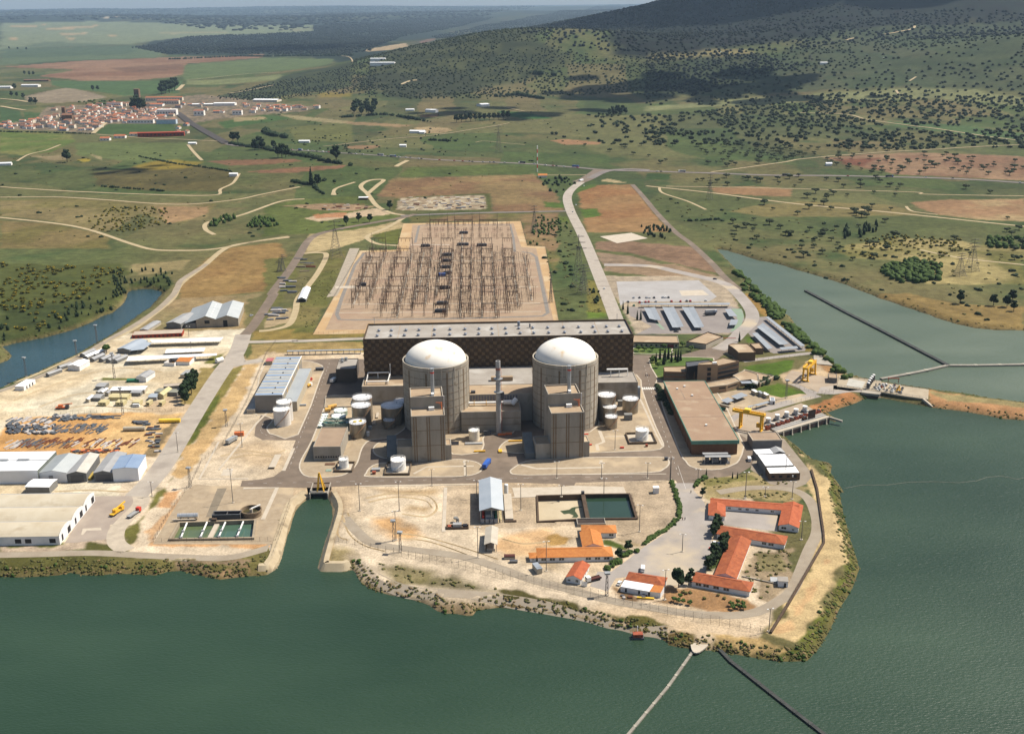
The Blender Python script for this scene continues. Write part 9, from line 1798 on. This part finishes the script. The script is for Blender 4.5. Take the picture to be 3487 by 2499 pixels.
far_block(TL(440,775),26,16,13,STN,RTN[2],'church','brown stone church rising over the left of the town','church',pitch=4);far_block(TL(418,770),8,8,30,STN,RTN[2],'church_tower','square brown tower of the town church','tower',pitch=1);far_block(TL(885,630),15,15,26,STN,RTN[2],'square_tower','square tan tower above the upper edge of the town','tower',win=2);far_block(TL(1060,650),110,14,10,WCR[1],RTN[0],'apartment_row','long orange roofed apartment row at the upper edge of the town','apartments',pitch=2,win=14);far_block(TL(1085,672),64,13,11,WCR[1],RTN[0],'apartment_row','shorter apartment row just below the long one','apartments',pitch=2,win=9);far_block(TL(965,685),78,22,6,WCR[0],RTN[0],'market_hall','wide orange roofed hall right of the town trees','hall',pitch=2.5);far_block(TL(740,692),40,16,14,WCR[0],RTN[0],'white_town_block','tall white block standing out in the middle of the town','apartments',win=6);far_block(TL(1080,745),50,18,16,WCR[0],WCR[0],'white_town_block','tall white block at the top of the town road','apartments',win=7);far_block(TL(910,795),62,12,9,WCR[0],RTN[1],'white_town_block','long white terrace on the near edge of the town','apartments',win=8,pitch=1.5);far_block(TL(1075,798),48,14,11,mat('blue_gable',(.45,.52,.58),.8),RTN[1],'white_town_block','pale blue walled block on the near edge of the town','apartments')
far_block(TL(1040,880),98,14,9,mat('brick_red_wall',(0,0,0),.8),mat('brick_red_wall',(0,0,0),.8),'brick_block','long brick red block below the town','apartments',.14,1,12);far_block(TL(1450,680),60,26,7,WCR[0],SHEETW,'white_works_hall','white flat hall at the right side of the town','hall',pitch=1);far_block(TL(1320,682),70,20,5,WCR[1],SHEETW,'white_works_hall','long low white hall left of the flat hall','hall',pitch=1);far_block(TL(1720,655),76,34,6,WCR[1],SHEETW,'white_works_hall','cream hall at the upper right end of the town','hall',-.2,1.5);far_block(TL(1285,745),26,14,13,WCR[0],RTN[0],'town_villa','white block with orange roof right of the town road','apartments',win=3,pitch=1);far_block(TL(1530,740),24,14,12,WCR[0],RTN[1],'town_villa','white block at the lower right of the town','apartments',win=3,pitch=1)
for x,y,w_,lb in [(680,905,20,'pink roofed house, leftmost below the town'),(775,890,24,'pink roofed house, second below the town'),(880,875,28,'wide orange roofed house below the town'),(1155,870,18,'small orange house beside the town road')]:far_block(TL(x,y),w_,12,5,WCR[0],RTN[0],'outlying_house',lb,'house',pitch=2.5,win=3)
for f,x,y,w_,d_,h,lb,r_ in [(TM,610,858,34,13,5,'long white farm shed beside the tan field',-.25),(TM,640,862,12,8,4,'small white annex at the right of the long farm shed',-.25),(TM,700,725,30,16,7,'white roofed farm building on red earth',-.4),(TM,1030,685,24,30,6,'white roofed shed beside a red roofed farm',.5),(TM,560,715,22,10,4,'small white shed left of the farm on red earth',0),(TM,385,420,90,24,9,'long white building under the wooded hill',-.1),(TM,355,392,56,20,8,'pale building just above the long white one',0),(TM,515,948,13,7,4,'tiny blue white shed in the olive field',0),(TL,200,560,60,26,7,'white works hall at the far left edge',0),(TL,240,525,96,22,6,'long dark roofed works at the far left edge',0),(TL,30,570,50,20,6,'white shed at the left picture edge beyond the fields',0),(TL,35,1065,22,10,4,'lone white shed in the left meadow',.2),(TL,1505,1135,13,6,4,'tiny shed in the field above the dirt road',0),(TL,1240,930,16,8,3,'small grey shed beside the end of the town road',0),(TL,1960,920,22,8,4,'small pale shed right of the roadside trees',0),(TN,1095,995,10,7,4,'tiny white hut above the highway in the oak pasture',0),(TN,1065,388,22,10,6,'tiny white house on the wooded hillside',0)]:far_block(f(x,y),w_,d_,h,WCR[0] if 'dark' not in lb else STN,SHEETW if 'dark' not in lb else RTN[2],'farm_shed',lb,'shed',r_,1.2)
far_block(TM(1413,1142),14,9,3.4,WCR[0],TILEO,'small_hut','white hut with orange roof beside the red and white mast','hut',0,2);far_block(TM(1660,1168),8,4,2.6,WCR[0],SHEETW,'gate_lodge','small white checkpoint lodge on the access road','lodge',.9,.3);far_block(TM(262,1285),13,8,3.4,STN,SHEETW,'track_hut','small hut with white roof beside the looping track','hut',0,.3)
CLD=mat('cloud_white',(.85,.85,.85),1.0,(.8,.8,.8),.002)
def cloud(tx,ty,tz,rx,ry,n=26,h=1750):  # unseen clouds above the view, added to cast cloud shade on far land
    off=(h-tz)/math.tan(SUN_EL);cx,cy=tx+off*math.cos(SUN_AZ),ty+off*math.sin(SUN_AZ);cs=[]
    for k in range(n):
        a=rng.uniform(0,6.28);d=rng.uniform(0,1)**.6;r=min(rx,ry)*rng.uniform(.22,.42)*(1.15-.6*d);cs.append((rx*d*math.cos(a),ry*d*math.sin(a),r*.5,r,.55))
    o=link('cloud',clumps(cs,CLD,'cloud',True,.12));o.location=(cx,cy,h);o['kind']='structure'
for q,z,rx,ry,n_ in [((2150,6900),300,1500,1500,70),((900,6300),100,700,900,34),((3700,7200),300,900,1300,30),(T(1500,190),30,420,330,26),(T(700,105),20,520,620,24),(T(300,375),10,70,60,12),(T(1750,215),40,260,180,16),(T(1150,250),20,300,160,16)]:cloud(q[0],q[1],z,rx,ry,n_)
hzb=MB().box(-31000,31000,-1500,37500,-12,1250)
hm=bpy.data.materials.new('haze');hm.use_nodes=True;n=hm.node_tree
n.nodes.remove(n.nodes['Principled BSDF'])
pv=n.nodes.new('ShaderNodeVolumePrincipled');pv.inputs['Color'].default_value=(.55,.76,1.0,1);pv.inputs['Density'].default_value=2.4e-5
pv.inputs['Anisotropy'].default_value=0.1
n.links.new(pv.outputs[0],n.nodes['Material Output'].inputs['Volume'])
ho=part('haze',hzb,hm);ho['kind']='stuff'
